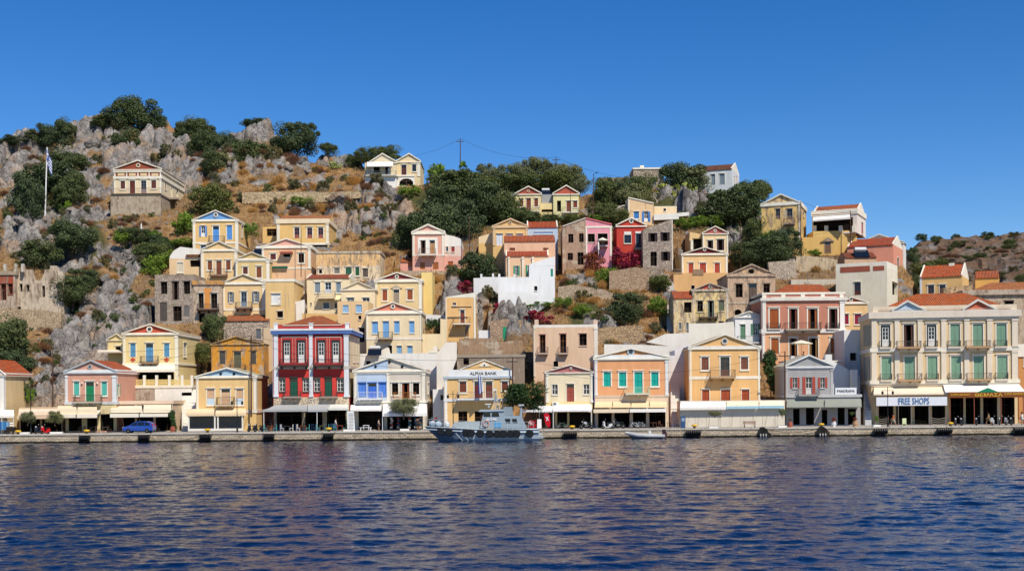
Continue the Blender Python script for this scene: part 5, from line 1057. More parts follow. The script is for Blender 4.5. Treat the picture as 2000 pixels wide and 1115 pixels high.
def land_material(name, far=False):
    n=NT(name)
    at_r=n.n('ShaderNodeAttribute',attribute_name='rock').outputs['Fac']; at_g=n.n('ShaderNodeAttribute',attribute_name='green').outputs['Fac']
    big=n.noise(.10,6,.6); med=n.noise(.6,7,.65); fine=n.noise(3.0,6,.7)
    grass=n.ramp(med,[(.25,lin('#5c4636',.8)),(.42,lin('#8c6a48',.85)),(.55,lin('#b08a5c',.85)),(.7,lin('#9a8468',.85))])
    grass=n.mix(n.ramp(big,[(.45,g(0)),(.6,g(.7))]), grass, n.ramp(fine,[(.3,lin('#5c4a3a',.8)),(.7,lin('#96816a',.8))]))
    soil=n.ramp(fine,[(.3,lin('#31402a',.7)),(.55,lin('#5c5c3a',.75)),(.75,lin('#85704a',.8))])
    grass=n.mix(n.ramp(n.noise(7,5,.75),[(.35,g(.55)),(.55,g(0))]), grass, lin('#4a3828',.8)); grass=n.mix(n.ramp(n.noise(1.7,7,.75),[(.55,g(0)),(.66,g(.6))]), grass, lin('#b5aa9c',.85))
    grass=n.mix(at_g, grass, soil)
    rockc=n.ramp(n.noise(.5,8,.62,n.mapv((1,1,.9))),[(.25,lin('#46423e',.8)),(.42,lin('#7d7976',.82)),(.58,lin('#9c9894',.86)),(.78,lin('#b8b3ac',.88))])
    rockc=n.mix(n.ramp(n.noise(.13,5,.6),[(.51,g(0)),(.64,g(.7))]), rockc, n.ramp(fine,[(.3,lin('#8c7460',.8)),(.7,lin('#cfb090',.85))]))
    ve=n.n('ShaderNodeTexVoronoi',feature='DISTANCE_TO_EDGE'); ve.inputs['Scale'].default_value=.8; nn=n.n('ShaderNodeTexNoise'); nn.inputs['Scale'].default_value=.7; nn.inputs['Detail'].default_value=5; n.l(n.pos,nn.inputs['Vector']); va=n.n('ShaderNodeVectorMath',operation='MULTIPLY_ADD'); n.l(nn.outputs['Color'],va.inputs[0]); va.inputs[1].default_value=(3,3,3); n.l(n.pos,va.inputs[2]); n.l(n.mapv((.8,.8,.5),va.outputs[0]),ve.inputs['Vector'])
    rockc=n.mix(n.ramp(ve.outputs['Distance'],[(0,g(.8)),(.05,g(0))]), rockc, lin('#2c2824',.5))
    if far:
        rockc=n.mix(n.ramp(n.noise(.09,8,.7,n.mapv((1,1,3))),[(.36,g(0)),(.52,g(.9))]), rockc, n.ramp(fine,[(.3,lin('#5c4634',.8)),(.7,lin('#94745a',.8))]))
        rockc=n.mix(n.ramp(n.noise(.22,7,.7),[(.55,g(0)),(.62,g(.85))]), rockc, lin('#3a4430',.7))
    col=n.mix(n.ramp(at_r,[(.35,g(0)),(.6,g(1))]), grass, rockc)
    n.bump(n.noise(1.6,9,.72),1.0,.35 if not far else 1.0); return n.done(col,.97,0,.08)
me.materials.append(land_material('hillside_ground'))
hill = bpy.data.objects.new('hillside', me); COL.objects.link(hill); tag(hill,'steep limestone hillside with grey crags and golden dry grass behind the town',kind='structure')
def ground_z(X, Yv):
    A_=X/Yv; j=int(np.clip(np.searchsorted(aa,A_)-1,0,NA-2)); i=int(np.clip(np.searchsorted(yy,Yv)-1,0,NY-2))
    return float(Z[i,j])
# dry grass blades over the open slope
rg=np.random.RandomState(8); N_=70000
ga=rg.uniform(-.44,.44,N_); gy=174+rg.rand(N_)**.8*118
gi=np.clip(np.searchsorted(yy,gy)-1,0,NY-2); gj=np.clip(np.searchsorted(aa,ga)-1,0,NA-2)
keep=(rk[gi,gj]<.4)&(gy<Yr[gi,gj]+2)&(grn[gi,gj]<.7)
ga,gy,gi,gj=ga[keep],gy[keep],gi[keep],gj[keep]; X_=ga*gy; fa=(ga-aa[gj])/(aa[gj+1]-aa[gj]); fy=(gy-yy[gi])/(yy[gi+1]-yy[gi])
Zg=Z[gi,gj]*(1-fa)*(1-fy)+Z[gi,gj+1]*fa*(1-fy)+Z[gi+1,gj]*(1-fa)*fy+Z[gi+1,gj+1]*fa*fy
n_=len(gy); V_=np.zeros((n_*9,3))
for b_ in range(3):
    th=rg.uniform(0,6.28,n_); hh=rg.uniform(.2,.65,n_); ww=rg.uniform(.04,.09,n_); lx=rg.normal(0,.16,n_); ox=rg.normal(0,.15,n_); oy=rg.normal(0,.15,n_)
    V_[b_*3::9]=np.stack([X_+ox-ww*np.cos(th),gy+oy-ww*np.sin(th),Zg-.08],-1); V_[b_*3+1::9]=np.stack([X_+ox+ww*np.cos(th),gy+oy+ww*np.sin(th),Zg-.08],-1); V_[b_*3+2::9]=np.stack([X_+ox+lx,gy+oy+lx*.5,Zg+hh],-1)
me=bpy.data.meshes.new('dry_grass'); me.vertices.add(n_*9); me.vertices.foreach_set('co',V_.ravel().astype(np.float32)); me.loops.add(n_*9); me.loops.foreach_set('vertex_index',np.arange(n_*9,dtype=np.int32)); me.polygons.add(n_*3); me.polygons.foreach_set('loop_start',np.arange(0,n_*9,3,dtype=np.int32)); me.update()
n=NT('straw'); gg=n.n('ShaderNodeNewGeometry'); MC['straw']=n.done(n.ramp(gg.outputs['Random Per Island'],[(0,lin('#6a4e34',.8)),(.4,lin('#a8854e',.85)),(.8,lin('#c8a468',.85)),(1,lin('#6a6a3c',.8))]),.9)
me.materials.append(MC['straw']); o=bpy.data.objects.new('dry_grass',me); COL.objects.link(o); tag(o,'golden dry grass covering the open slopes between rocks and houses','grass',kind='stuff')
# far hill on the right
NX2,NY2=420,110; x2=np.linspace(-120,520,NX2); y2=np.linspace(330,760,NY2); X2,Y2=np.meshgrid(x2,y2)
crest=np.interp(X2/Y2,[-.2,.25,.30,.33,.36,.39,.42,.8],[8,14,50,71,73,74,76,79])
prof=np.clip((Y2-330)/270,0,1)
Z2=6+crest*prof**.8 - .25*np.maximum(0,Y2-610) 
f1=fbm(X2*.03,Y2*.03,5,11); f2=fbm(X2*.12,Y2*.12,5,21); k1,kk=cells(X2/14,Y2/11,31); k2,_=cells(X2/5,Y2/5,33)
Z2+= (f1-.47)*14*np.clip(prof*3,0,1)*np.clip((600-Y2)/120,.12,1)+(f2-.47)*4*np.clip((620-Y2)/100,.3,1)+ (k1-.5)*2.4+(k2-.5)*1.6
me=bpy.data.meshes.new('far_hill'); me.from_pydata(np.stack([X2,Y2,Z2],-1).reshape(-1,3).tolist(),[],
    [(i*NX2+j,i*NX2+j+1,(i+1)*NX2+j+1,(i+1)*NX2+j) for i in range(NY2-1) for j in range(NX2-1)])
a = me.attributes.new('rock','FLOAT','POINT'); a.data.foreach_set('value', np.full(NX2*NY2,.9,np.float32))
a = me.attributes.new('green','FLOAT','POINT'); a.data.foreach_set('value', np.zeros(NX2*NY2,np.float32))
me.materials.append(land_material('far_hill_ground',True)); fh=bpy.data.objects.new('far_hill',me); COL.objects.link(fh); tag(fh,'distant brown rocky hill dotted with scrub on the right',kind='structure')
WSL=.0235
# ======================================================= water, quay, pavement
m=MB(); m.face([(-900,-60,-.6),(900,-60,-.6),(900,159.9,-.6),(-900,159.9,-.6)],'x:#0a1c3c'); tag(m.build('deep_water'),'flat deep harbour water beyond the rippled part',kind='structure')
WA=np.linspace(-.62,.62,1250); WY=np.concatenate([np.linspace(4,27,40),28*np.exp(np.linspace(0,math.log(160.2/28),860))]); WAg,WYg=np.meshgrid(WA,WY); WXg=WAg*(WYg+14)
rs=np.random.RandomState(5); Hh=np.zeros(WXg.shape)
AM=[.35+1.3*vnoise(WXg/8+i*3,WYg/12,200+i) for i in range(4)]
for i in range(34):
    lam=.48*(3.2/.48)**(i/33.0)*rs.uniform(.9,1.1); th=rs.normal()*.75+.15; kx,ky=math.sin(th)*2*math.pi/lam,math.cos(th)*2*math.pi/lam
    ph=kx*WXg+ky*WYg+rs.uniform(0,6.28)+(1.6*vnoise(WXg/(lam*3.1)+i*7,WYg/(lam*3.1),i) if i%2 else 0)
    amp=WSL*lam/(2*math.pi)*AM[i%4]; Hh+=amp*(np.sin(ph)+.25*np.sin(2*ph+.6))
Hh*=np.clip(WYg/20,0,1)
me=bpy.data.meshes.new('water'); co=np.stack([WXg,WYg,Hh],-1).reshape(-1,3).astype(np.float32); nr_,nc_=WXg.shape
me.vertices.add(nr_*nc_); me.vertices.foreach_set('co',co.ravel()); i0=(np.arange(nr_-1)[:,None]*nc_+np.arange(nc_-1)[None,:]).ravel(); fc=np.stack([i0,i0+1,i0+nc_+1,i0+nc_],-1)
me.loops.add(fc.size); me.loops.foreach_set('vertex_index',fc.ravel().astype(np.int32)); me.polygons.add(len(fc)); me.polygons.foreach_set('loop_start',np.arange(0,fc.size,4,dtype=np.int32)); me.polygons.foreach_set('use_smooth',np.ones(len(fc),dtype=bool)); me.update()
sea=bpy.data.objects.new('water',me); COL.objects.link(sea); tag(sea,'dark blue rippled harbour water',kind='structure')
n=NT('harbour_water')
wp=n.mapv((1,1,1))
w1=n.noise(.75,4,.55,n.mapv((.6,1.0,1)),.8); w2=n.noise(3.2,3,.5,n.mapv((1.0,1.0,1)),.3); w3=n.noise(.16,2,.5,n.mapv((.6,1,1)))
mx=n.n('ShaderNodeMath',operation='MULTIPLY_ADD'); n.l(w2,mx.inputs[0]); mx.inputs[1].default_value=.16; n.l(w1,mx.inputs[2])
mx2=n.n('ShaderNodeMath',operation='MULTIPLY_ADD'); n.l(w3,mx2.inputs[0]); mx2.inputs[1].default_value=.9; n.l(mx.outputs[0],mx2.inputs[2])
n.bump(n.noise(5.5,3,.5,n.mapv((.8,1,1))),1.0,.035)
n.b.inputs['IOR'].default_value=1.45
sea.data.materials.clear(); sea.data.materials.append(n.done(lin('#123570',.22),.03,0,.5)); n.b.inputs['Specular IOR Level'].default_value=.5
m=MB(); m.box(-95,95,159.9,171.5,-2,1.08,'q'); 
n=NT('quay_stone')
br=n.n('ShaderNodeTexBrick'); br.inputs['Scale'].default_value=1; br.inputs['Brick Width'].default_value=.62; br.inputs['Row Height'].default_value=.3; br.inputs['Mortar Size'].default_value=.025; br.inputs['Mortar Smooth'].default_value=.3
br.inputs['Color1'].default_value=lin('#cdbb9e',.95); br.inputs['Color2'].default_value=lin('#a39480',.95); br.inputs['Mortar'].default_value=lin('#4c4238',.7)
sp=n.n('ShaderNodeSeparateXYZ'); n.l(n.pos,sp.inputs[0]); cb=n.n('ShaderNodeCombineXYZ'); n.l(sp.outputs[0],cb.inputs[0]); n.l(sp.outputs[2],cb.inputs[1])
dst=n.noise(1.1,3); ad=n.n('ShaderNodeMath',operation='MULTIPLY_ADD'); n.l(dst,ad.inputs[0]); ad.inputs[1].default_value=.25; n.l(sp.outputs[2],ad.inputs[2]); n.l(ad.outputs[0],cb.inputs[1]); n.l(cb.outputs[0],br.inputs['Vector'])
col=n.mix(n.ramp(n.noise(.5,5,.65),[(.35,g(0)),(.65,g(.5))]),br.outputs['Color'],lin('#c4b8a4',.9))
col=n.mix(n.ramp(n.noise(2.6,6,.7),[(.30,g(.7)),(.44,g(0))]),col,lin('#5f5040',.7))
wet=n.n('ShaderNodeMapRange'); n.l(ad.outputs[0],wet.inputs[0]); wet.inputs[1].default_value=.25; wet.inputs[2].default_value=.48; wet.inputs[3].default_value=1; wet.inputs[4].default_value=0
col=n.mix(wet.outputs[0],col,lin('#2c2a1c',.6)); n.bump(br.outputs['Fac'],.6,.04); MC['q']=n.done(col,.9,0,.15)
q=m.build('quay'); tag(q,'rough stone quay wall with a wet dark foot',kind='structure')
n=NT('paving'); col=n.mix(n.noise(1.5,5,.6),lin('#8e8a84',.8),lin('#c2bab0',.8)); MC['pave']=n.done(col,.9)
m=MB(); m.box(-95,95,160.0,171.4,1.08,1.14,'pave'); tag(m.build('pavement'),'pale worn quayside paving',kind='structure')
m=MB(); 
for i in range(127): x=-95+i*1.5+random.random()*.1; m.box(x,x+1.46,159.8,160.35,1.0,1.15+random.random()*.02,'p:#cdc4b6')
tag(m.build('kerb'),'row of pale coping stones along the quay edge',kind='structure')
# ======================================================= plants
def leafball(seed, n, nb, leaf, key, flat=.8, shape='round', core=.55):
    rnd=np.random.RandomState(seed); V=[];Fc=[]
    bl=[]
    for i in range(nb):
        t=rnd.uniform(0,2*math.pi); r=rnd.uniform(.15,.68); z=rnd.uniform(-.6,.58) if shape=='round' else rnd.uniform(-.7,.85)
        rr=rnd.uniform(.3,.5)
        if shape=='cone': r*= (1-(z+.7)/1.7)*.6; rr*=.6
        bl.append((r*math.cos(t),r*math.sin(t),z*flat,rr))
    if shape=='round':
        bl.append((0,0,0,.6))
        for i in range(9):
            t=rnd.uniform(0,2*math.pi); e_=rnd.uniform(-.2,1.2); bl.append((.74*math.cos(t)*math.cos(e_),.74*math.sin(t)*math.cos(e_),.84*math.sin(e_)*flat,rnd.uniform(.14,.24)))
    for i in range(n):
        b=bl[rnd.randint(len(bl))]; d=rnd.normal(size=3); d/=np.linalg.norm(d); 
        k=rnd.uniform(.72,1.1) if rnd.rand()<.85 else rnd.uniform(.2,.7)
        p=np.array([b[0]+d[0]*b[3]*k, b[1]+d[1]*b[3]*k, b[2]+d[2]*b[3]*k*flat])
        nn=d*.8+rnd.normal(size=3)*.6; nn/=np.linalg.norm(nn); t=np.cross(nn,rnd.normal(size=3)); t/=np.linalg.norm(t); u=np.cross(nn,t)
        s=leaf*rnd.uniform(.6,1.3); w=s*rnd.uniform(.45,.8); k0=len(V)
        V += [p-t*s, p+u*w, p+t*s, p-u*w]; Fc.append((k0,k0+1,k0+2,k0+3))
    me=bpy.data.meshes.new('crown'); me.from_pydata([tuple(v) for v in V],[],Fc); me.materials.append(mat(key)); return me
def spiky(seed, n, key, length=.5, spread=1.0, w=.02, up=.4):
    rnd=np.random.RandomState(seed); V=[];Fc=[]
    for i in range(n):
        t=rnd.uniform(0,2*math.pi); r=rnd.uniform(0,.85)*spread; b=np.array([r*math.cos(t),r*math.sin(t),rnd.uniform(-.1,.35*(1-r*.7))])
        d=np.array([math.cos(t)*r*.9+rnd.normal()*.35,math.sin(t)*r*.9+rnd.normal()*.35,up+rnd.uniform(.1,.9)]); d/=np.linalg.norm(d)
        L=length*rnd.uniform(.5,1.2); sd=np.cross(d,rnd.normal(size=3)); sd/=np.linalg.norm(sd); k0=len(V)
        V+=[b-sd*w,b+sd*w,b+d*L]; Fc.append((k0,k0+1,k0+2))
    me=bpy.data.meshes.new('foliage'); me.from_pydata([tuple(v) for v in V],[],Fc); me.materials.append(mat(key)); return me
def rosette(seed, n, key, L=1.0, w=.09):
    rnd=np.random.RandomState(seed); V=[];Fc=[]
    for i in range(n):
        t=rnd.uniform(0,2*math.pi); el=rnd.uniform(-.2,1.35); d=np.array([math.cos(t)*math.cos(el),math.sin(t)*math.cos(el),math.sin(el)]); sd=np.array([-math.sin(t),math.cos(t),0])
        l=L*rnd.uniform(.7,1.1); k0=len(V); a=d*l*.5; c=d*l+np.array([0,0,-.22*l])
        V+=[-sd*w*.4,sd*w*.4,a+sd*w,c,a-sd*w]; Fc.append(tuple(range(k0,k0+5)))
    me=bpy.data.meshes.new('fronds'); me.from_pydata([tuple(v) for v in V],[],Fc); me.materials.append(mat(key)); return me
def cactus(seed,n,key):
    rnd=np.random.RandomState(seed); m=MB()
    for i in range(n):
        p=Vector((rnd.uniform(-.8,.8),rnd.uniform(-.5,.5),rnd.uniform(-.3,.8))); s=rnd.uniform(.12,.2); t=rnd.uniform(0,3.1); lean=rnd.uniform(-.5,.5)
        ring=[]
        for q in range(8):
            a=2*math.pi*q/8; x=math.cos(a)*s*.7; z=math.sin(a)*s; ring.append((p.x+x*math.cos(t)+lean*z,p.y+x*math.sin(t),p.z+z))
        m.face(ring,key)
    o=m.build('x'); me=o.data; bpy.data.objects.remove(o); me.name='pads'; return me
K=dict(
 dark=[leafball(i,12000,19,.036,'l:#4d5d3f') for i in (1,2,3)],
 scrub=[leafball(i,2400,10,.06,'l:#646446') for i in (30,31)],
 mid=[leafball(i,10000,18,.036,'l:#5c6a40') for i in (4,5)],
 olive=[leafball(i,9000,17,.035,'l:#737c5c') for i in (6,7)],
 bright=[leafball(i,3400,12,.05,'l:#6a8a34') for i in (8,9)],
 shrub=[leafball(i,900,7,.09,'l:#4c6432') for i in (10,11)],
 brown=[spiky(i,900,'l:#7c5c4a',.55,1.0,.022) for i in (12,13)],
 gold=[spiky(i,700,'l:#b48a52',.6,1.0,.022,.8) for i in (14,15)],
 magenta=[leafball(i,1500,8,.07,'l:#8c2242') for i in (16,17)],
 rust=[leafball(18,1500,8,.07,'l:#8c4a30')],
 palm=[rosette(19,60,'l:#7aa040')], cactus=[cactus(20,90,'l:#8a9a50')],
 cone=[leafball(21,2600,14,.05,'l:#33502c',1.0,'cone')], creeper=[leafball(22,2400,12,.06,'l:#2c4a24')])
def trunk_mesh(seed):
    random.seed(seed); m=MB(); m.tube([(0,0,-.6),(.03,.02,.15),(.0,0,.5)],[.075,.055,.04],'d:#6a5a48',6)
    for i in range(4):
        t=i*1.6+random.random(); m.tube([(0,0,.1+i*.08),(math.cos(t)*.28,math.sin(t)*.28,.5),(math.cos(t)*.5,math.sin(t)*.5,.85)],[.035,.022,.01],'d:#6a5a48',5)
    o=m.build('x'); me=o.data; bpy.data.objects.remove(o); me.name='trunk'; return me
TR=[trunk_mesh(i) for i in (1,2,3)]
LOOK=dict(scrub=('shrub','scrub_bush','olive-brown scrub bush'),dark=('tree','evergreen_tree','dark dense evergreen tree'),mid=('tree','broadleaf_tree','mid green bushy tree'),olive=('tree','olive_tree','grey-green olive tree'),
 bright=('bush','green_bush','bright green leafy bush'),shrub=('shrub','green_shrub','small green shrub'),brown=('shrub','dry_shrub','dry brown thorny shrub'),gold=('grass clump','dry_grass_clump','golden dry grass clump'),
 magenta=('bougainvillea','bougainvillea','crimson bougainvillea'),rust=('bougainvillea','bougainvillea','rust-orange bougainvillea'),palm=('palm','palm','bright arching-leaved palm'),cactus=('cactus','prickly_pear','yellow-green prickly pear'),
 cone=('conifer','conifer','upright dark conifer'),creeper=('creeper','creeper','dark hanging creeper'))
GROUPS=dict(scrub='olive-brown scrub on the hillside',dark='evergreen trees on the hillside',mid='bushy trees on the hillside',olive='olive trees on the hillside',bright='green bushes on the hillside',shrub='small shrubs on the hillside',brown='dry thorny shrubs on the slope',gold='dry grass clumps on the slope')
VEG=[]
def nearest(px,py):
    best=None
    for x,y,ph,(x0,x1,y0,y1) in MARKS:
        dx=max(x0-px,0,px-x1); dy=max(y0-py,0,py-y1); d=math.hypot(dx,dy)
        if best is None or d<best[0]: best=(d,ph,x,y,(x0,x1,y0,y1))
    return best
def relation(px,py):
    d,ph,x,y,(x0,x1,y0,y1)=nearest(px,py)
    ph=re.sub(r' (with|below|behind|above|beside|under|against|tucked|over|left|right) .*','',ph) if len(ph.split())>8 else ph
    if py<y0: r='above'
    elif py>y1: r='below'
    elif px<x0: r='left of'
    elif px>x1: r='right of'
    else: r='beside'
    if d>90: r={'above':'high above','below':'far below','left of':'well left of','right of':'well right of','beside':'near'}[r]
    return f'{r} the {ph}'
def plant(kind, px, py, rx, ry=None, Y=None, ry0=None, label=None):
    ry=ry or rx
    Yb=Y or D(px, min(py+ry*.8, 838)); s=Yb/F
    c=at(px,py,Yb); cat,nm,look=LOOK[kind]; me=random.choice(K[kind]); R=rx*s; H_=ry*s
    size='' if kind in('gold','brown','shrub') else ('large ' if rx>34 else 'small ' if rx<15 else '')
    lab=label or f'{size}{look} {relation(px,py)}'
    gr=GROUPS.get(kind)
    rz=random.uniform(0,6.28)
    if kind in('dark','mid','olive','cone','palm','fig') or (kind=='bright' and rx>20):
        base=c.z-H_*1.05
        root=empty(nm,(c.x,Yb,base),lab,cat,gr)
        cr_=bpy.data.objects.new('crown',me); COL.objects.link(cr_); cr_.parent=root; cr_.location=(0,0,H_*1.05); k_=1.04 if kind=='dark' else 1.0; R*=k_; H_*=k_; cr_.scale=(R*1.25,max(R,H_)*1.1,H_*1.35); cr_.rotation_euler[2]=rz
        t=bpy.data.objects.new('trunk',random.choice(TR)); COL.objects.link(t); t.parent=root; t.location=(0,0,H_*.35); t.scale=(R*.9,R*.9,H_*1.0)
        o=root
    else:
        o=bpy.data.objects.new(nm,me); COL.objects.link(o); o.location=c; o.scale=(R*1.1,R,H_*1.15); o.rotation_euler[2]=rz; tag(o,lab,cat,gr)
        if kind in('brown','gold'): o.location.z-=H_*.5; o.scale=(R*1.0,R,H_*1.6)
    VEG.append(o); return o
random.seed(3)
P=plant
for a in ((-60,330,34,24),(-130,380,40,28),(-40,470,34,26),(-190,330,36,22),(-110,560,36,30),(-60,700,40,34),(-230,500,40,30)): plant('dark',*a)
for a in [(268,218,40,30),(228,232,34,24),(296,236,26,18),(100,262,30,24),(127,254,20,22),(70,270,24,16),(200,240,22,14),(248,278,27,28),(378,250,30,22),(362,262,22,22),(398,285,30,28),(440,285,28,24),(415,320,26,22),(425,290,26,26),(455,310,22,18),(500,242,26,11),(580,275,36,32),(603,262,20,20),(548,285,22,18),(405,262,20,16),(135,320,38,28),(98,355,60,38),(60,370,34,40),(140,372,34,34),(130,385,30,26),(60,395,26,42),(28,274,26,10),(8,280,20,8),(160,560,30,20),(250,455,20,12),(275,462,22,14),(310,470,20,12),(320,478,26,10),(290,500,26,16),(140,465,44,38),(78,497,38,28),(160,545,34,18),(142,572,36,28),(215,640,27,27),(14,668,42,48),(30,710,34,26),(840,445,52,50),(800,452,22,36),(905,372,56,36),(868,400,44,34),(900,430,44,38),(950,400,46,40),(1335,345,44,28),(1412,405,50,30),(1450,400,40,36),(1500,495,44,30),(1530,475,36,30),(1455,500,36,24),(935,520,40,28),(1220,602,40,29),(1225,378,30,24),(1018,775,36,30),(990,783,20,24),(1045,787,22,24)]:
    if a[1]>770: continue
    P('dark',*a)
for a in [(412,392,44,30),(490,298,38,22),(940,362,40,20),(1010,358,40,22),(1075,356,36,22),(1115,358,24,22),(985,410,40,30),(1010,425,30,22),(1180,375,26,28),(1255,370,34,28),(1350,352,34,22),(1470,375,30,24),(720,305,28,16),(757,302,28,16),(690,315,18,12),(640,292,20,12),(1185,415,26,18),(1205,425,26,18),(1060,432,40,14),(1120,430,26,12),(1480,450,28,26),(420,640,26,28),(400,690,24,22),(300,495,34,22),(870,365,30,26),(930,354,26,18),(1490,375,18,16),(1285,555,26,18)]: P('mid',*a)
for a in [(950,340,24,20),(985,343,26,20),(1020,337,28,24),(1050,331,26,26),(1080,340,22,22),(1112,346,30,28),(1132,362,18,22),(878,360,22,18),(960,395,36,30),(1235,385,30,26),(1350,352,40,24),(905,350,24,18),(430,320,26,20),(1215,365,22,20)]: P('olive',*a)
for a in [(360,440,22,24),(850,335,16,18),(1510,425,22,22),(1500,470,22,20),(490,450,16,18),(710,428,20,12),(800,375,22,14),(905,535,16,14),(1135,606,22,13),(1183,548,18,11),(1050,598,30,9),(1100,590,20,12),(1285,600,22,22),(245,455,18,12),(300,462,20,14),(345,475,36,10),(590,395,22,12),(133,405,8,16),(240,465,20,14),(330,505,24,18),(300,520,22,22),(1170,428,20,12),(1380,432,30,12),(1340,438,24,12),(1590,495,16,10),(1265,490,14,12)]: P('bright',*a)
for a in [(1340,378,32,18),(1300,372,18,12),(712,382,14,10),(560,390,12,8),(1188,665,10,8),(655,325,14,8)]: P('cactus',*a)
P('palm',860,340,14,22); P('palm',365,432,20,20); P('palm',1057,362,9,14); P('palm',904,325,9,12)
P('rust',1158,513,24,26); P('magenta',1218,511,36,22); P('magenta',1196,500,22,20); P('bright',1183,540,22,16); P('mid',1186,496,20,18); P('magenta',1052,620,32,17); P('magenta',908,562,20,16); P('rust',1175,495,18,16)
P('magenta',975,606,13,18,label='dark leafy creeping bougainvillea on the white wall above the stone hut')
P('creeper',842,634,17,16,Y=194,label='dark green creeper filling the gap in the cream garden wall')
P('creeper',500,790,9,24,Y=172,label='tall green creeper on the post beside the utility pole')
P('cone',1505,728,20,40,Y=177,label='dark upright conifer between the stone medallion house and pink mansion')
P('cone',337,822,11,19,Y=165,label='conical shrub in a terracotta pot at the end of the cream awnings')
K['fig']=[leafball(40,6000,16,.05,'l:#2f4a26')]; LOOK['fig']=('tree','fig_tree','')
P('fig',1018,776,44,28,Y=165.5,label='dense dark fig tree on the quay behind the grey patrol boat')
P('olive',788,795,29,19,Y=163.5,label='sparse olive tree on the quay before the half blue house')
for px_,lab in ((54,'left of the two small olive trees by the red scooter'),(107,'right of the two small olive trees by the red scooter')): P('olive',px_,815,15,13,Y=163,label=f'{lab}')
P('olive',1396,808,13,6,Y=163,label='young tree in a white planter before the beige canvas curtains'); P('olive',1528,806,7,9,Y=163,label='thin young tree by the edge of the cream canopy')
P('shrub',1665,808,7,5,Y=164.8); P('bright',60,772,14,16,Y=170)
P('dark',48,760,16,26,Y=174)
for a in [(1800,463,11,7,600),(1866,463,8,6,600),(1927,461,14,8,600),(1946,464,8,4,600),(1785,500,10,16,480),(1965,463,7,3,600)]: P('dark',a[0],a[1],a[2],a[3],Y=a[4])
for a in [(1800,530,26,18,300),(1790,555,20,18,290),(1835,515,24,6,430),(1998,545,16,9,330),(1968,482,12,4,520)]: P('mid',a[0],a[1],a[2],a[3],Y=a[4])
# scattered dry growth on open ground
BOX=[mk[3] for mk in MARKS]
def blocked(px,py): return any(x0-4<px<x1+4 and y0-14<py<y1+10 for x0,x1,y0,y1 in BOX)
FARH=1
REG=[(-330,320,0,780,'scrub',44),(-330,320,0,780,'brown',30),(-330,320,0,780,'shrub',20),(0,610,120,790,'scrub',14),(0,610,120,790,'gold',10),(840,540,980,660,'scrub',12),(0,250,420,420,'scrub',34),(380,300,720,430,'scrub',26),(0,400,330,640,'scrub',34),(780,350,1150,470,'scrub',16),(1150,350,1500,520,'scrub',24),(620,380,800,520,'scrub',16),(1085,560,1300,680,'scrub',14),(380,300,720,430,'brown',42),(380,330,720,430,'gold',44),(620,380,800,520,'brown',34),(620,380,800,520,'gold',22),(640,440,790,500,'shrub',10),(1085,520,1300,680,'gold',52),(1085,520,1300,680,'brown',34),(1100,540,1300,680,'shrub',12),(0,400,330,640,'brown',44),(0,600,120,780,'brown',26),(120,480,320,600,'gold',9),(0,420,330,640,'shrub',34),(380,330,720,420,'shrub',12),(0,290,420,420,'shrub',24),(60,560,320,780,'shrub',14),(0,290,400,400,'brown',14),(840,540,980,640,'shrub',14),(840,540,960,620,'brown',12),(330,600,440,720,'brown',14),(1540,470,1660,540,'gold',8),(650,500,860,600,'gold',8),(1330,420,1480,470,'shrub',10)]
random.seed(11)
for x0,y0,x1,y1,k,n_ in REG:
    c_=0; tries=0
    while c_<n_ and tries<n_*8:
        tries+=1; a=random.uniform(x0,x1); b=random.uniform(y0,y1)
        if blocked(a,b): continue
        u_,v_=uv(a,b)
        if v_>float(np.interp(u_/F,RX,RV))-3: continue
        Yb=Ydown(v_); s=Yb/F; r=random.uniform(5,14) if k not in('shrub','scrub') else random.uniform(5,12) if k=='shrub' else random.uniform(8,17)
        X=u_*s; z=ground_z(X,Yb)
        cat,nm,look=LOOK[k]; me=random.choice(K[k]); o=bpy.data.objects.new(nm,me); COL.objects.link(o)
        hh=r*random.uniform(.6,1.0)
        o.location=(X,Yb,z+(.1 if k in('brown','gold') else hh*s*.5)); o.scale=(r*s,r*s,hh*s*(1.6 if k!='shrub' else 1.1)); o.rotation_euler[2]=random.uniform(0,6.3)
        tag(o,f'{look} {relation(a,b)}',cat,GROUPS[k]); c_+=1; VEG.append(o)
random.seed(31)
for i in range(85):
    X=random.uniform(165,260)*1.0; Yv=random.uniform(420,600); X=Yv*random.uniform(.31,.44); a_=int(np.clip(np.searchsorted(y2,Yv),0,NY2-1)); b_=int(np.clip(np.searchsorted(x2,X),0,NX2-1)); kk_=random.choice(['scrub','mid','brown']); me=random.choice(K[kk_]); s_=random.uniform(.9,2.6)
    o=bpy.data.objects.new('scrub_bush',me); COL.objects.link(o); o.location=(X,Yv,float(Z2[a_,b_])+s_*.3); o.scale=(s_*1.3,s_*1.3,s_*.8); tag(o,'dark scrub bush on the distant brown hill','shrub','scrub on the distant hill')
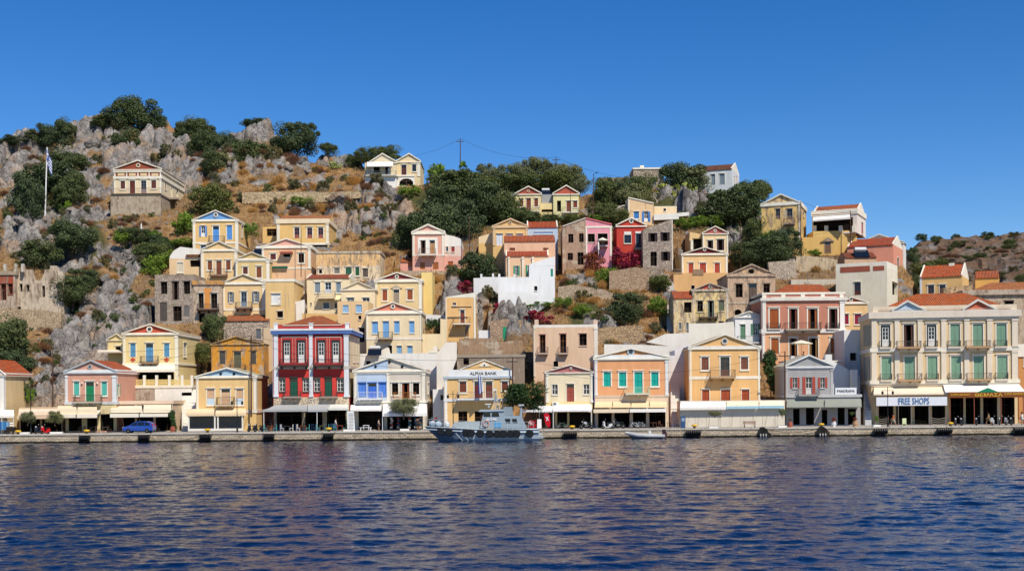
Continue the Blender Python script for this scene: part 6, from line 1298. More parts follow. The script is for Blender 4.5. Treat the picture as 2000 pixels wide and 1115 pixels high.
# boulders
def rockmesh(seed):
    import bmesh
    bm=bmesh.new(); bmesh.ops.create_icosphere(bm,subdivisions=4,radius=1); rnd=np.random.RandomState(seed)
    pl=[(lambda d:(d/np.linalg.norm(d),rnd.uniform(.62,.98)))(rnd.normal(size=3)) for _ in range(16)]
    for v in bm.verts:
        c=np.array(v.co)
        r=min([1.0]+[h_/max(1e-3,float(c@d)) for d,h_ in pl if c@d>.05]); 
        f_=1+.07*math.sin(c[0]*7+seed)*math.sin(c[1]*6)*math.sin(c[2]*8)
        v.co=Vector(c*r*f_)
    me=bpy.data.meshes.new('boulder'); bm.to_mesh(me); bm.free(); me.materials.append(mat('k:#8e8a86')); return me
RM=[rockmesh(i) for i in range(5)]
random.seed(21)
BR=[(60,310,100,30,10),(180,290,120,40,16),(320,280,70,40,12),(480,262,45,16,8),(590,315,60,20,10),(110,420,50,50,8),(60,470,50,40,6),(250,490,50,40,10),(230,560,50,60,8),(170,650,50,70,7),(760,410,40,40,8),(690,440,50,40,8),(1310,370,25,16,4),(1365,402,22,16,4),(560,345,120,20,14),(440,340,50,30,7),(1450,455,60,20,8),(1225,668,30,8,4),(620,400,60,30,6),(900,590,40,25,6),(120,730,40,50,5),(250,425,80,12,26),(210,445,40,18,22),(300,435,50,10,14),(270,455,40,14,12),(1450,455,70,22,26),(60,700,60,50,20),(900,590,50,40,12),(1160,640,80,40,14)]
for x,y,rx,ry,n_ in BR:
    for i in range(n_):
        a=random.gauss(x,rx*.6); b=random.gauss(y,ry*.6)
        if blocked(a,b): continue
        u_,v_=uv(a,b); v_=min(v_,float(np.interp(u_/F,RX,RV))); Yb=Ydown(v_); s=Yb/F; X=u_*s; z=ground_z(X,Yb)
        r=(random.uniform(6,17) if n_<20 and n_ not in(12,14) else random.uniform(2.5,6))*s; o=bpy.data.objects.new('boulder',random.choice(RM)); COL.objects.link(o); o.location=(X,Yb,z+r*.1); o.scale=(r*random.uniform(.8,1.3),r,r*random.uniform(.6,1.0)); o.rotation_euler=(random.uniform(-.4,.4),random.uniform(-.4,.4),random.uniform(0,6))
        tag(o,f'grey limestone boulder {relation(a,b)}','boulder','limestone boulders on the hillside')
# ======================================================= props
GZ=1.14
def on_quay(px, Y): p=at(px,800,Y); return Vector((p.x,Y,GZ))
def part(mb,name,parent,**k): return mb.build(name,parent,**k)
def wheel(parent,loc,r,w,axis='y',rim='m:#a8a8a8'):
    m=MB(); m.lathe(loc,[(r*.68,-w/2),(r*.95,-w/2),(r,-w*.3),(r,w*.3),(r*.95,w/2),(r*.68,w/2)],'m:#1a1a1a',16,axis); o=part(m,'wheel',parent,smooth=False)
    m=MB(); m.lathe(loc,[(r*.12,-w*.52),(r*.66,-w*.35),(r*.66,w*.35),(r*.12,w*.52)],rim,10,axis); part(m,'rim',o); return o
# --- car
c=on_quay(272,162.3); car=empty('parked_car',c,'bright blue hatchback parked at the quay beneath the cream awnings','car')
prof=[(-1.95,.35),(-1.98,.62),(-1.85,.86),(-1.15,.98),(-.55,1.42),(.1,1.55),(1.2,1.52),(1.72,1.35),(1.93,.95),(1.98,.5),(1.9,.3)]
m=MB(); W_=.8
def sec(t): return W_*(1-.12*max(0,(t-.95)/.6))
b=m.vs([(x,-sec(z),z) for x,z in prof]+[(x,sec(z),z) for x,z in prof]); n_=len(prof)
k=m.mi('carblue'); n=NT('car_paint'); n.b.inputs['Coat Weight'].default_value=.6; MC['carblue']=n.done(lin('#1f52c0',.6),.3,0,.5)
m.f.append(tuple(b+i for i in range(n_))); m.m.append(k); m.f.append(tuple(b+n_+i for i in reversed(range(n_)))); m.m.append(k)
for i in range(n_): j=(i+1)%n_; m.f.append((b+i,b+n_+i,b+n_+j,b+j)); m.m.append(k)
part(m,'body',car)
for sy in (-1,1):
    for q in ([(-1.0,1.0),(-.55,1.36),(-.05,1.46),(-.05,1.0)],[(.03,1.0),(.03,1.47),(.85,1.46),(.85,1.0)],[(.93,1.0),(.93,1.45),(1.5,1.33),(1.6,1.0)]):
        m=MB(); y=sy*(.81); m.face([(a,y-sy*.07*max(0,(z-1)/.5),z) for a,z in q],'g:#20262c'); part(m,'window',car)
    for x in (-1.25,1.22): wheel(car,(x,sy*.72,.3),.31,.2)
m=MB(); m.face([(-1.2,-.68,.99),(-1.2,.68,.99),(-.6,.62,1.4),(-.6,-.62,1.4)],'g:#20262c'); part(m,'windscreen',car)
for sy in (-1,1):
    m=MB(); m.box(-1.98,-1.8,sy*.6-.14,sy*.6+.14,.66,.82,'m:#e8e8e8'); part(m,'headlight',car)
    m=MB(); m.box(1.8,1.96,sy*.66-.09,sy*.66+.09,.8,1.25,'m:#b02020'); part(m,'tail_light',car)
# --- motorcycles / scooters
def scooter(px,Y,col,lab,rz,big=False,grp='parked motorcycles and scooters'):
    r=empty('scooter' if not big else 'motorcycle',on_quay(px,Y),lab,'scooter' if not big else 'motorcycle',grp,rz)
    R=.24 if not big else .31; L=.62 if not big else .7
    wheel(r,(-L,0,R),R,.12); wheel(r,(L,0,R),R,.14)
    m=MB(); k='m:'+col
    if big:
        m.tube([(-L+.05,0,R),(-.35,0,.85)],.035,'m:#909090'); m.prism([(-.35,.72),(.05,.62),(.1,.86),(-.15,.98),(-.38,.9)],-.13,.13,k); m.prism([(-.25,.3),(.2,.3),(.25,.6),(-.2,.62)],-.12,.12,'m:#606060'); m.tube([(L,0,R),(.1,0,.55)],.035,'m:#505050')
    else:
        m.prism([(-.62,.45),(-.55,.95),(-.42,1.0),(-.36,.5),(-.25,.28),(.2,.26),(.3,.62),(.72,.7),(.8,.45),(.4,.2),(-.3,.18)],-.17,.17,k)
    part(m,'body',r)
    m=MB(); m.prism([(.0,.76),(.1,.7),(.75,.76),(.78,.86),(.1,.84)],-.13,.13,'m:#1c1c1e'); part(m,'seat',r)
    m=MB(); m.tube([(-.42,-.3,1.08),(-.45,0,1.0),(-.42,.3,1.08)],.02,'m:#303030',5); part(m,'handlebar',r)
    m=MB(); m.lathe((-.56,0,.93),[(.09,-.03),(.09,.05)],'m:#f0f0f0',10,'x'); part(m,'headlight',r)
    m=MB(); m.tube([(-.42,-.28,1.08),(-.44,-.32,1.2)],.012,'m:#303030',4); m.lathe((-.44,-.33,1.24),[(.05,-.01),(.05,.01)],'m:#c8c8c8',8,'x'); part(m,'mirror',r)
    return r
scooter(88,162,'#d81c1c','bright red scooter with a rounded front between the small olive trees',1.2)
scooter(75,163,'#2a3440','dark blue scooter beside the bright red scooter',1.3)
scooter(1119+26,162.6,'#b8bcc0','low silver motorcycle, first of the row before the cream awnings of the orange house',.15,True)
scooter(1185,162.8,'#d0d0d0','silver-white scooter in the middle of the row under the orange house awnings',.5)
scooter(1207,163.4,'#1c2430','black motorcycle behind the silver-white scooter',.2,True)
scooter(492,163.4,'#303236','dark scooter by the foot of the brown utility pole',1.0); scooter(505,163.2,'#202024','black scooter next to the red house terrace chairs',.9)
for px_,cl,lab,bg in ((1866,'#181a1e','black motorcycle beside the yellow bollard of the supermarket',True),(1878,'#202226','black scooter second from the yellow bollard of the supermarket',False),(1907,'#1c1c20','black scooter at the second brown post of the supermarket',False),(1938,'#c8ccd0','silver scooter just past the walking person at the supermarket',False),(1952,'#222','black motorcycle at the third brown post of the supermarket',True),(1965,'#8a8c90','grey scooter right of the third brown post of the supermarket',False),(1975,'#1e1e22','black scooter near the white pole at the right edge',False)):
    scooter(px_,163.5,cl if len(cl)==7 else '#222222',lab,random.uniform(.9,1.5),bg)
def bicycle(px,Y,col,lab,rz=.1):
    r=empty('bicycle',on_quay(px,Y),lab,'bicycle','bicycles parked on the quay',rz)
    for x in (-.52,.52):
        m=MB(); pts=[(x+.33*math.cos(t),0,.34+.33*math.sin(t)) for t in [2*math.pi*i/18 for i in range(19)]]; m.tube(pts,.022,'m:#3a3432',5)
        for i in range(8): t=math.pi*i/8; m.tube([(x+.32*math.cos(t),0,.34+.32*math.sin(t)),(x-.32*math.cos(t),0,.34-.32*math.sin(t))],.005,'m:#c0c0c0',3)
        part(m,'wheel',r)
    m=MB(); k='m:'+col
    for a,b_ in (((-.52,0,.34),(-.38,0,.85)),((-.4,0,.78),(.12,0,.3)),((-.4,0,.8),(.22,0,.72)),((.12,0,.3),(.24,0,.85)),((.12,0,.3),(.52,0,.34)),((.22,0,.72),(.52,0,.34))): m.tube([a,b_],.022,k,5)
    part(m,'frame',r)
    m=MB(); m.tube([(-.34,-.25,.98),(-.4,0,.94),(-.34,.25,.98)],.016,'m:#303030',5); m.tube([(-.4,0,.94),(-.38,0,.8)],.016,'m:#606060'); part(m,'handlebar',r)
    m=MB(); m.prism([(.12,.88),(.38,.87),(.4,.92),(.14,.92)],-.07,.07,'m:#202020'); part(m,'saddle',r)
bicycle(1240,162.6,'#d8dce0','white bicycle leaning before the dark shop under the orange house'); bicycle(1252,163.4,'#b8c0c8','pale grey bicycle partly behind the white bicycle',.3); bicycle(1098,164.5,'#4a6a58','dark green bicycle in the shade under the scalloped white awning',.2)
# --- bollards
def bollard(px,lab):
    p=on_quay(px,160.9); r=empty('bollard',p,lab,'bollard','yellow mooring bollards on the quay edge')
    m=MB(); m.lathe((0,0,0),[(.22,0),(.18,.05),(.16,.25)],'m:#5a4a30',12); part(m,'base',r)
    m=MB(); m.lathe((0,0,.25),[(.16,0),(.36,.06),(.40,.16),(.34,.26),(.1,.3)],'m:#e8b824',14); part(m,'cap',r,smooth=True)
for px_,lab in ((35,'yellow bollard beside the stall at the left end of the quay'),(169,'yellow bollard in front of the pink house'),(405,'yellow bollard in front of the glazed front with scalloped awning'),(642,'yellow bollard in front of the red house terrace'),(1117,'yellow bollard in front of the cream house with the maroon pediment'),(1356,'yellow bollard above the heap of black tyres'),(1604,'yellow bollard wrapped in dark rope before the grey house'),(1856,'yellow bollard at the start of the supermarket front')): bollard(px_,lab)
# --- tyre fenders on quay: each a stack of tyres on an axle
def fender(px,w,lab,y0=.05,h=.95):
    p=at(px,860,159.45); r=empty('quay_fender',(p.x,159.45,.62),lab,'fender','black tyre fenders hung on the quay wall')
    n=max(3,int(w/.26)); 
    for i in range(n):
        m=MB(); x=-w/2+w*(i+.5)/n; m.lathe((x,0,0),[(.18,-.11),(.34,-.11),(.39,-.06),(.39,.06),(.34,.11),(.18,.11)],'m:#161514',16,'x'); part(m,'tyre',r)
    m=MB(); m.tube([(-w/2-.1,0,0),(-w/2-.1,.3,.55)],.02,'m:#2a2a28',4); m.tube([(w/2+.1,0,0),(w/2+.1,.3,.55)],.02,'m:#2a2a28',4); part(m,'chain',r)
for px_,w,lab in ((165,1.3,'in front of the pink house'),(281,1.4,'below the blue car'),(401,1.5,'below the glazed taverna front'),(525,1.4,'below the utility pole scooters'),(641,1.4,'below the red house terrace'),(1114,1.8,'below the cream house with the maroon pediment'),(1354,2.0,'below the left end of the canvas curtains'),(1720,1.8,'below the free shops sign'),(1845,1.9,'below the supermarket bollard'),(1997,2.2,'at the right edge of the quay')): fender(px_,w,'black tyre fender on the quay wall '+lab)
# heaps of old fishing net / tyres with white buoys
for px_,lab in ((1490,'dark bundle of net and white buoys hanging on the quay below the bench'),(1606,'black tangle of rope and tyres with white buoys below the grey house')):
    p=at(px_,850,159.4); r=empty('net_bundle',(p.x,159.4,.0),lab,'net bundle')
    random.seed(px_); m=MB()
    for i in range(46):
        a=(random.uniform(-.9,.9)); t=random.random(); pts=[(a*.3,.5,1.25),(a*.6,.0,.8+random.uniform(-.2,.2)),(a*1.0+random.uniform(-.2,.2),-.1,random.uniform(-.05,.45))]; m.tube(pts,.05,'d:#24221f',4)
    part(m,'net',r)
    for i in range(3):
        m=MB(); m.lathe((-.35+i*.35,-.3,.22),[(.02,-.2),(.08,-.15),(.10,0),(.08,.15),(.02,.2)],'m:#b8b8b0',10); part(m,'buoy',r,smooth=True)
p=at(1345,850,159.6)
m=MB(); q0=at(1490,828,159.6); q1=at(1604,826,159.6); pts=[(q0.x+(q1.x-q0.x)*t, 159.55, 1.2-1.1*4*t*(1-t)*.6) for t in [i/14 for i in range(15)]]
m.tube(pts,.03,'d:#3a342c',5); tag(m.build('mooring_rope'),'dark rope sagging along the quay wall between the two net bundles','rope')
for a,b_,lab in (((1612,.9),(1640,.05),'short rope slanting to the water right of the grey house bollard'),((780,1.1),(806,.1),'thin rope slanting down the quay before the olive tree'),((402,1.0),(345,.15),'rope slanting left from the bollard by the glazed taverna')):
    A=at(a[0],840,159.6); B=at(b_[0],840,159.2); m=MB(); m.tube([(A.x,159.6,a[1]),((A.x+B.x)/2,159.4,(a[1]+b_[1])/2-.12),(B.x,159.2,b_[1])],.025,'d:#3a342c',4); tag(m.build('mooring_rope'),lab,'rope')
# --- chairs and tables
def chair_proto(col):
    r=empty('taverna_chair',(0,-50,-20),'x','chair'); k='m:'+col
    m=MB(); m.box(-.22,.22,-.22,.22,.43,.47,k); part(m,'seat',r)
    m=MB(); m.box(-.22,-.18,.18,.22,.47,.95,k); m.box(.18,.22,.18,.22,.47,.95,k); [m.box(-.18,.18,.185,.215,z,z+.07,k) for z in (.6,.74,.87)]; part(m,'backrest',r)
    for x in (-.21,.17):
        for y in (-.21,.17): m=MB(); m.box(x,x+.04,y,y+.04,0,.43,k); part(m,'leg',r)
    return r
def table_proto(col,w=.8):
    r=empty('taverna_table',(0,-50,-20),'x','table'); k='m:'+col; h=w/2
    m=MB(); m.box(-h,h,-.4,.4,.7,.75,k); part(m,'table_top',r)
    for x in (-h+.05,h-.1):
        for y in (-.35,.3): m=MB(); m.box(x,x+.05,y,y+.05,0,.7,k); part(m,'leg',r)
    return r
protos={}
def furn(kind,col,px,Y,lab,grp,rz=0,z=GZ,cat=None):
    key=(kind,col)
    first=key not in protos
    if first: protos[key]=(chair_proto if kind=='chair' else table_proto)(col)
    o=protos[key] if first else copy_tree(protos[key])
    p=at(px,800,Y); o.location=(p.x,Y,z); o.rotation_euler[2]=rz; tag(o,lab,'chair' if kind=='chair' else 'table',grp)
G1='chairs and tables on the red house terrace'
for i,(px_,c1,c2) in enumerate(((528,'#8a4a34','#5aa8a8'),(560,'#3a3a3c','#e4e4e0'),(592,'#8a4a34','#e8e2d4'),(630,'#6a6a50','#6cb4b8'),(664,'#8a4a34','#5aa8a8'))):
    nm=['nearest the dark scooters','second from the dark scooters','under the middle post','beside the yellow bollard','beside the standing waiter'][i]
    furn('table',c1,px_,163.2,f'square {"brown" if c1=="#8a4a34" else "dark"} table on the red house terrace {nm}',G1)
    cn='turquoise' if c2 in('#5aa8a8','#6cb4b8') else 'white'
    furn('chair',c2,px_-9,163.0,f'{cn} wooden chair at the terrace table {nm}, on its alley side',G1,1.4)
    furn('chair','#5aa8a8' if i!=1 else '#e4e4e0',px_+9,163.2,f'wooden chair at the terrace table {nm}, on its bank side',G1,-1.5)
for i,px_ in enumerate((548,580,612,650)): furn('chair','#3c5a80',px_,165.2,f'dark blue chair deep in the shade of the red house awning, {["first","second","third","fourth"][i]} from the alley',G1,.4*i)
for i,px_ in enumerate((160,182,206,245,300)): 
    furn('table','#5a4a3a',px_,165.4,f'dark table in the shade of the beige awnings, {["first","second","third","fourth","fifth"][i]} from the olive trees','tables under the beige awnings')
    furn('chair','#4a3a30',px_+8,165.2,f'dark chair beside the {["first","second","third","fourth","fifth"][i]} table under the beige awnings','chairs under the beige awnings',1.5)
for i,px_ in enumerate((1275,1290,1310,1322)): furn('chair' if i%2 else 'table','#6a4434',px_,164.0,f'brown {"chair" if i%2 else "table"} at the alley end of the orange house terrace, {"inner" if i<2 else "outer"} one','furniture by the orange house',.8)
furn('table','#f2f2f2',715,163.4,'long white picnic table top beside the menu board','white picnic set by the menu board'); 
m=MB(); m.box(-.8,.8,-.15,.15,.42,.47,'m:#f2f2f2'); m.box(-.7,-.62,-.12,.12,0,.42,'m:#f2f2f2'); m.box(.62,.7,-.12,.12,0,.42,'m:#f2f2f2'); o=m.build('picnic_bench'); o.location=on_quay(714,162.7); tag(o,'white picnic bench in front of the white picnic table','bench')
# upper terrace of pink mansion
zt=at(1560,704,178.3).z
furn('table','#3a3230',1556,179.0,'dark table on the white terrace under the cream parasol','furniture on the mansion terrace',0,zt); furn('chair','#303848',1546,179.0,'dark chair left of the parasol table on the mansion terrace','furniture on the mansion terrace',1.4,zt); furn('chair','#303848',1566,178.9,'dark chair at the parasol table on the mansion terrace beside the seated person','furniture on the mansion terrace',-1.4,zt)
m=MB(); m.box(0,8.6,0,5,-.2,0,'p:#d8d4cc'); o=m.build('terrace_floor'); p=at(1537,706,178.2); o.location=(p.x,178.95,zt); tag(o,'pale terrace floor slab behind the grey house with red shutters','terrace')
# bench
r=empty('bench',on_quay(1464,162.2),'brown slatted bench before the beige canvas curtains','bench')
m=MB(); [m.box(-.85,.85,y,y+.1,.43,.46,'d:#7a4a34') for y in (-.2,-.06,.08)]; part(m,'seat',r)
m=MB(); [m.box(-.85,.85,.2,.23,z,z+.1,'d:#7a4a34') for z in (.58,.74)]; part(m,'backrest',r)
for x in (-.7,.65): m=MB(); m.box(x,x+.05,-.2,.24,0,.43,'m:#4a4a48'); m.box(x,x+.05,.23,.26,.43,.86,'m:#4a4a48'); part(m,'leg',r)
# planters
for px_,w,lab in ((48,1.2,'long white planter left of the red scooter'),(110,1.6,'long white planter right of the red scooter'),(1393,1.2,'white planter holding the young tree before the canvas curtains'),(1527,1.1,'white planter at the edge of the cream canopy'),(1712,.95,'white planter at the foot of the stepped alley'),(790,1.2,'white planter under the olive tree before the half blue house'),(678,1.0,'white planter box beside the menu board')):
    m=MB(); m.box(-w/2,w/2,-.25,.25,0,.26,'p:#f4f4f2'); m.box(-w/2+.05,w/2-.05,-.2,.2,.26,.29,'x:#3a2c20'); o=m.build('planter'); o.location=on_quay(px_,161.9); tag(o,lab,'planter')
P('bright',1712,818,5,8,Y=162,label='yellow-green potted plant in the white planter at the stepped alley')
def pot(px,Y,k,lab,s=1.0,pl='shrub',r_=5):
    m=MB(); m.lathe((0,0,0),[(.16*s,0),(.26*s,.18*s),(.3*s,.36*s),(.2*s,.55*s),(.24*s,.6*s)],k,14); r=empty('flower_pot',on_quay(px,Y),lab,'pot'); part(m,'pot',r,smooth=True)
    o=bpy.data.objects.new('foliage',random.choice(K[pl])); COL.objects.link(o); o.parent=r; o.location=(0,0,.6*s+.2); o.scale=(r_*.068,r_*.068,r_*.08)
pot(1543,162.6,'p:#b8603c','round terracotta urn at the corner of the grey shop',1.2,'brown',4); pot(1628,162.4,'p:#e8e8ea','white urn with a rusty red plant before the grey shop',1.2,'rust',6); pot(1670,162.2,'p:#c8a070','ochre urn with red-leaved plant at the right end of the grey shop',1.3,'rust',5); pot(337,165,'p:#a8583c','terracotta pot holding the conical shrub',1.3,'shrub',1)
pot(676,163,'p:#4a6a50','green pot beside the red house terrace post',.9,'shrub',4)
# --- lamp posts
def lamp(px,Y,ztop,lab,dbl=True):
    p=on_quay(px,Y); r=empty('street_lamp',p,lab,'street lamp','black double lantern street lamps' if dbl else None); H_=ztop
    m=MB(); m.lathe((0,0,0),[(.14,0),(.12,.5),(.06,.8),(.045,H_)],'m:#1c1e20',8); part(m,'post',r)
    m=MB(); m.tube([(-.68,0,H_-.45),(.68,0,H_-.45)],.025,'m:#1c1e20'); part(m,'arm',r)
    for x in (-.68,.68):
        m=MB(); m.lathe((x,0,H_-1.0),[(.05,0),(.13,.08),(.17,.34),(.03,.5)],'m:#1c1e20',6); o=part(m,'lantern',r); m=MB(); m.lathe((x,0,H_-.9),[(.10,0),(.155,.22)],'m:#d8d8d0',6); part(m,'lamp_glass',o)
lamp(885,162,5.2,'black double lantern lamp before the yellow bank'); lamp(1734,162,5.2,'black double lantern lamp before the free shops sign'); lamp(463,162,4.6,'black lamp post before the glazed taverna front'); lamp(60,163,6.0,'black lamp post left of the bright red scooter')
# --- utility poles and wires
def pole(px,ytop,ybot,lab,Y=None,cross=True,w=.13,lamp_=False):
    Y=Y or D(px,ybot)-.5; b=at(px,ybot,Y); t=at(px,ytop,Y); r=empty('utility_pole',b,lab,'utility pole','wooden utility poles')
    m=MB(); h=t.z-b.z; m.tube([(0,0,-1.0),(t.x-b.x,0,h)],[w*.95,w*.6],'d:#5c4032',8); part(m,'pole',r)
    if cross:
        m=MB(); m.box(-.8,.8,-.08,.04,h-.7,h-.58,'d:#4a382c'); [m.lathe((x,0,h-.58),[(.05,0),(.06,.08),(.03,.16)],'m:#8a8a88',6) for x in (-.7,0,.7)]; part(m,'crossarm',r)
    if lamp_: m=MB(); m.tube([(0,0,h-.2),(.7,-.5,h+.15)],.04,'m:#303236'); m.box(.5,1.0,-.75,-.45,h+.1,h+.22,'m:#303236'); part(m,'street_light',r)
    return Vector((t.x,Y,t.z))
PO={}
PO['quay']=pole(490.5,655,800,'tall brown utility pole between the ochre ruin and red house',167.2)
PO['sky1']=pole(899,271,345,'utility pole standing against the sky above the wooded slope'); PO['sky2']=pole(1086,307,365,'short utility pole on the skyline among the olive trees'); PO['sky3']=pole(1159,340,440,'pole with street light and lantern beside the stepped path',None,False,.1,True)
PO['mid']=pole(917,422,535,'thin pole with white tip above the salmon wing',None,False,.1); PO['l']=pole(588,445,530,'slim dark pole before the peach house with the pink pediment',D(590,545)-2.5,False,.08)
PO['bank']=pole(1001,697,790,'utility pole behind the fig tree beside the bank',167.3); PO['tower']=pole(1564,393,500,'dark pole at the corner of the tall old ochre house',None,False,.12); PO['villa']=pole(1661,412,500,'dark pole before the long awning villa',D(1630,490)-.5,False,.12)
PO['ruin']=pole(1446,432,530,'weathered pole in front of the rubble scree',None,False,.1); PO['w']=pole(103,680,800,'leaning brown pole before the pale crag left of the pink house',171,False,.12); PO['alley']=pole(1533,686,785,'brown pole at the corner of the grey house with red shutters',167.3)
PO['tw']=pole(1114,373,440,'thin pole in front of the right twin gabled house',None,False,.09); PO['p2']=pole(596,528,650,'dark pole climbing the stair lane beside the cream cottage',D(596,650)-1,False,.08)
def wire(a,b_,sag,lab,r=.022):
    m=MB(); m.tube([tuple(a.lerp(b_,t)-Vector((0,0,sag*4*t*(1-t)))) for t in [i/16 for i in range(17)]],r,'m:#2a2c30',4); o=m.build('overhead_cable'); tag(o,lab,'cable','overhead cables')
wire(PO['sky1'],PO['sky2'],1.6,'cable sagging across the sky between the two skyline poles'); wire(PO['sky2'],at(1290,350,236),1.4,'cable dropping from the short skyline pole to the stone house'); wire(PO['sky1'],at(760,310,250),1.0,'faint cable from the tall skyline pole to the twin gabled villa')
wire(PO['quay'],at(262,708,172),.6,'cable from the quay pole across the yellow houses'); wire(PO['quay'],PO['bank'],1.6,'long cable from the quay pole across the red house to the bank',.018)
wire(PO['bank'],PO['alley'],2.6,'long cable crossing the orange house fronts',.018); wire(PO['w'],PO['quay'],1.2,'cable along the pink house front to the quay pole',.018); wire(PO['l'],at(800,452,238),.8,'cable from the slim dark pole across the rocky slope',.018); wire(PO['tower'],PO['villa'],.7,'cable between the two skyline house poles',.02)
for i,(px_,py_,hh_) in enumerate(((541,545,12),(703,493,20),(676,520,12),(1019,460,14),(1577,556,24),(757,531,12),(640,421,12),(1390,441,12),(1846,574,14),(988,571-30,10),(1266,428,10),(612,536,10))):
    Ya=D(px_,py_+34)+3 if px_!=1846 else 178; p=at(px_,py_,Ya); t=at(px_,py_-hh_,Ya); m=MB(); L_=t.z-p.z; m.tube([(0,0,-.6),(0,0,L_)],.025,'m:#6a6a6a',4)
    for q in range(4): m.tube([(-.35+.05*q,0,L_-.1-q*.16),(.35-.05*q,0,L_-.1-q*.16)],.014,'m:#7a7a7a',3)
    o=m.build('tv_aerial'); o.location=p; tag(o,f'thin metal television aerial {relation(px_,py_-20)}','aerial','television aerials on the roofs')
# --- flags
p=at(87,395,D(87,395)); t=at(92,288,p.y); p.y-=9; p=at(87,395,p.y); t=at(92,288,p.y); r=empty('flagpole',p,'tall white flagpole with a blue and white striped flag on the crag','flagpole')
m=MB(); m.tube([(0,0,-4.5),(t.x-p.x,0,t.z-p.z)],[.16,.11],'m:#f0f0f0',8); part(m,'pole',r)
def flag(r,x0,z0,w,h,droop,n=9):
    for i in range(n):
        m=MB(); k='c:#2c5ab0' if i%2==0 else 'c:#f4f4f4'; N=8
        for j in range(N):
            f0,f1=j/N,(j+1)/N; P_=lambda f,zz:(x0+w*f*.55, .18*math.sin(f*9), z0-zz-droop*f)
            m.face([P_(f0,h*i/n),P_(f1,h*i/n),P_(f1,h*(i+1)/n),P_(f0,h*(i+1)/n)],k)
        part(m,'flag_stripe',r)
    m=MB(); m.box(x0-.005,x0+w*.2,-.24,-.21,z0-h*.55-droop*.15,z0,'c:#2c5ab0'); m.box(x0,x0+w*.2,-.26,-.241,z0-h*.33,z0-h*.22,'c:#f4f4f4'); m.box(x0+w*.08,x0+w*.12,-.262,-.243,z0-h*.55,z0,'c:#f4f4f4'); part(m,'flag_canton',r)
flag(r,t.x-p.x,t.z-p.z-.6,1.7,3.0,2.2)
p=at(938,756,166.2); r=empty('hanging_flag',p,'blue and white striped flag hanging furled from the bank balcony','flag'); m=MB(); m.tube([(0,0,-1.0),(-.25,-.6,1.9)],.03,'m:#d8d8d8'); part(m,'staff',r)
for i in range(4):
    m=MB(); x=-.28+i*.14; m.prism([(x,1.7-i*.1),(x+.13,1.6-i*.1),(x+.22,-.9+i*.1),(x+.08,-1.0+i*.12)],-.5+.05*i,-.44+.05*i,'c:#2c4a90' if i%2==0 else 'c:#d8dce4'); part(m,'flag_fold',r)
# red cloth with white cross mark, white towel, near boat stern
r=empty('cloth_stand',on_quay(1066,163),'red cloth with a white emblem hanging from a stand beside the white towel','display stand')
m=MB(); m.box(-.9,.9,-.03,.03,2.2,2.26,'m:#8a8a88'); m.box(-.9,-.85,-.03,.03,0,2.2,'m:#8a8a88'); m.box(.85,.9,-.03,.03,0,2.2,'m:#8a8a88'); part(m,'frame',r)
m=MB(); m.prism([(-.3,2.0),(.1,2.2),(.5,1.9),(.6,.9),(.55,.3),(.2,.3),(-.1,.9)],-.1,-.06,'c:#c41e30'); o=part(m,'red_cloth',r)
m=MB(); m.tube([(-.05,-.12,1.65),(.35,-.12,1.15)],.06,'c:#f4f4f4',4); m.tube([(.3,-.12,1.7),(.05,-.12,1.1)],.05,'c:#f4f4f4',4); part(m,'emblem',o)
m=MB(); m.prism([(-.3,0),(.3,0),(.28,1.2),(-.26,1.22)],-.05,.0,'c:#f4f4f4'); o=m.build('white_towel'); o.location=on_quay(1053,162.4)+Vector((0,0,.15)); tag(o,'white towel hanging beside the red cloth','towel')
m=MB(); random.seed(5)
for i in range(14): a=random.uniform(-.5,.5); z=random.uniform(.1,1.0); m.box(a-.2,a+.2,-.2+random.uniform(-.1,.1),.2,z,z+.22,random.choice(['c:#c42028','c:#a01820','c:#d8a8a8']))
o=m.build('souvenir_stack'); o.location=on_quay(1040,162.8); tag(o,'pile of red and pink souvenir goods by the white towel','souvenirs')
# blue machine
r=empty('vending_machine',on_quay(1334,163.0),'small blue machine standing against the canvas curtain','machine'); m=MB(); m.box(-.3,.3,0,.4,0,1.55,'m:#30507c'); part(m,'cabinet',r); m=MB(); m.box(-.2,.2,-.02,-.001,.9,1.35,'m:#8aa4c0'); part(m,'panel',r)
# menu boards
r=empty('menu_board',on_quay(685,162.3),'tall white menu board with rows of dark print beside the red house','menu board'); m=MB(); m.prism([(-.45,0),(.55,0),(.42,2.6),(-.5,2.65)],-.03,.03,'m:#f0f0ee'); part(m,'panel',r)
m=MB()
for i in range(12): m.box(-.3,.35,-.045,-.031,.2+i*.19,.2+i*.19+.05,'m:#3a5a60' if i>9 else 'm:#5a5450')
part(m,'printed_lines',r)
r=empty('menu_board',on_quay(1766,162.6),'pale green signboard standing beside the glass shop front','menu board'); m=MB(); m.box(-.26,.26,-.03,.03,.05,1.05,'m:#d8e4b0'); part(m,'panel',r); m=MB(); m.box(-.2,.2,-.05,-.031,.12,.3,'m:#3a4a30'); part(m,'printed_lines',r)
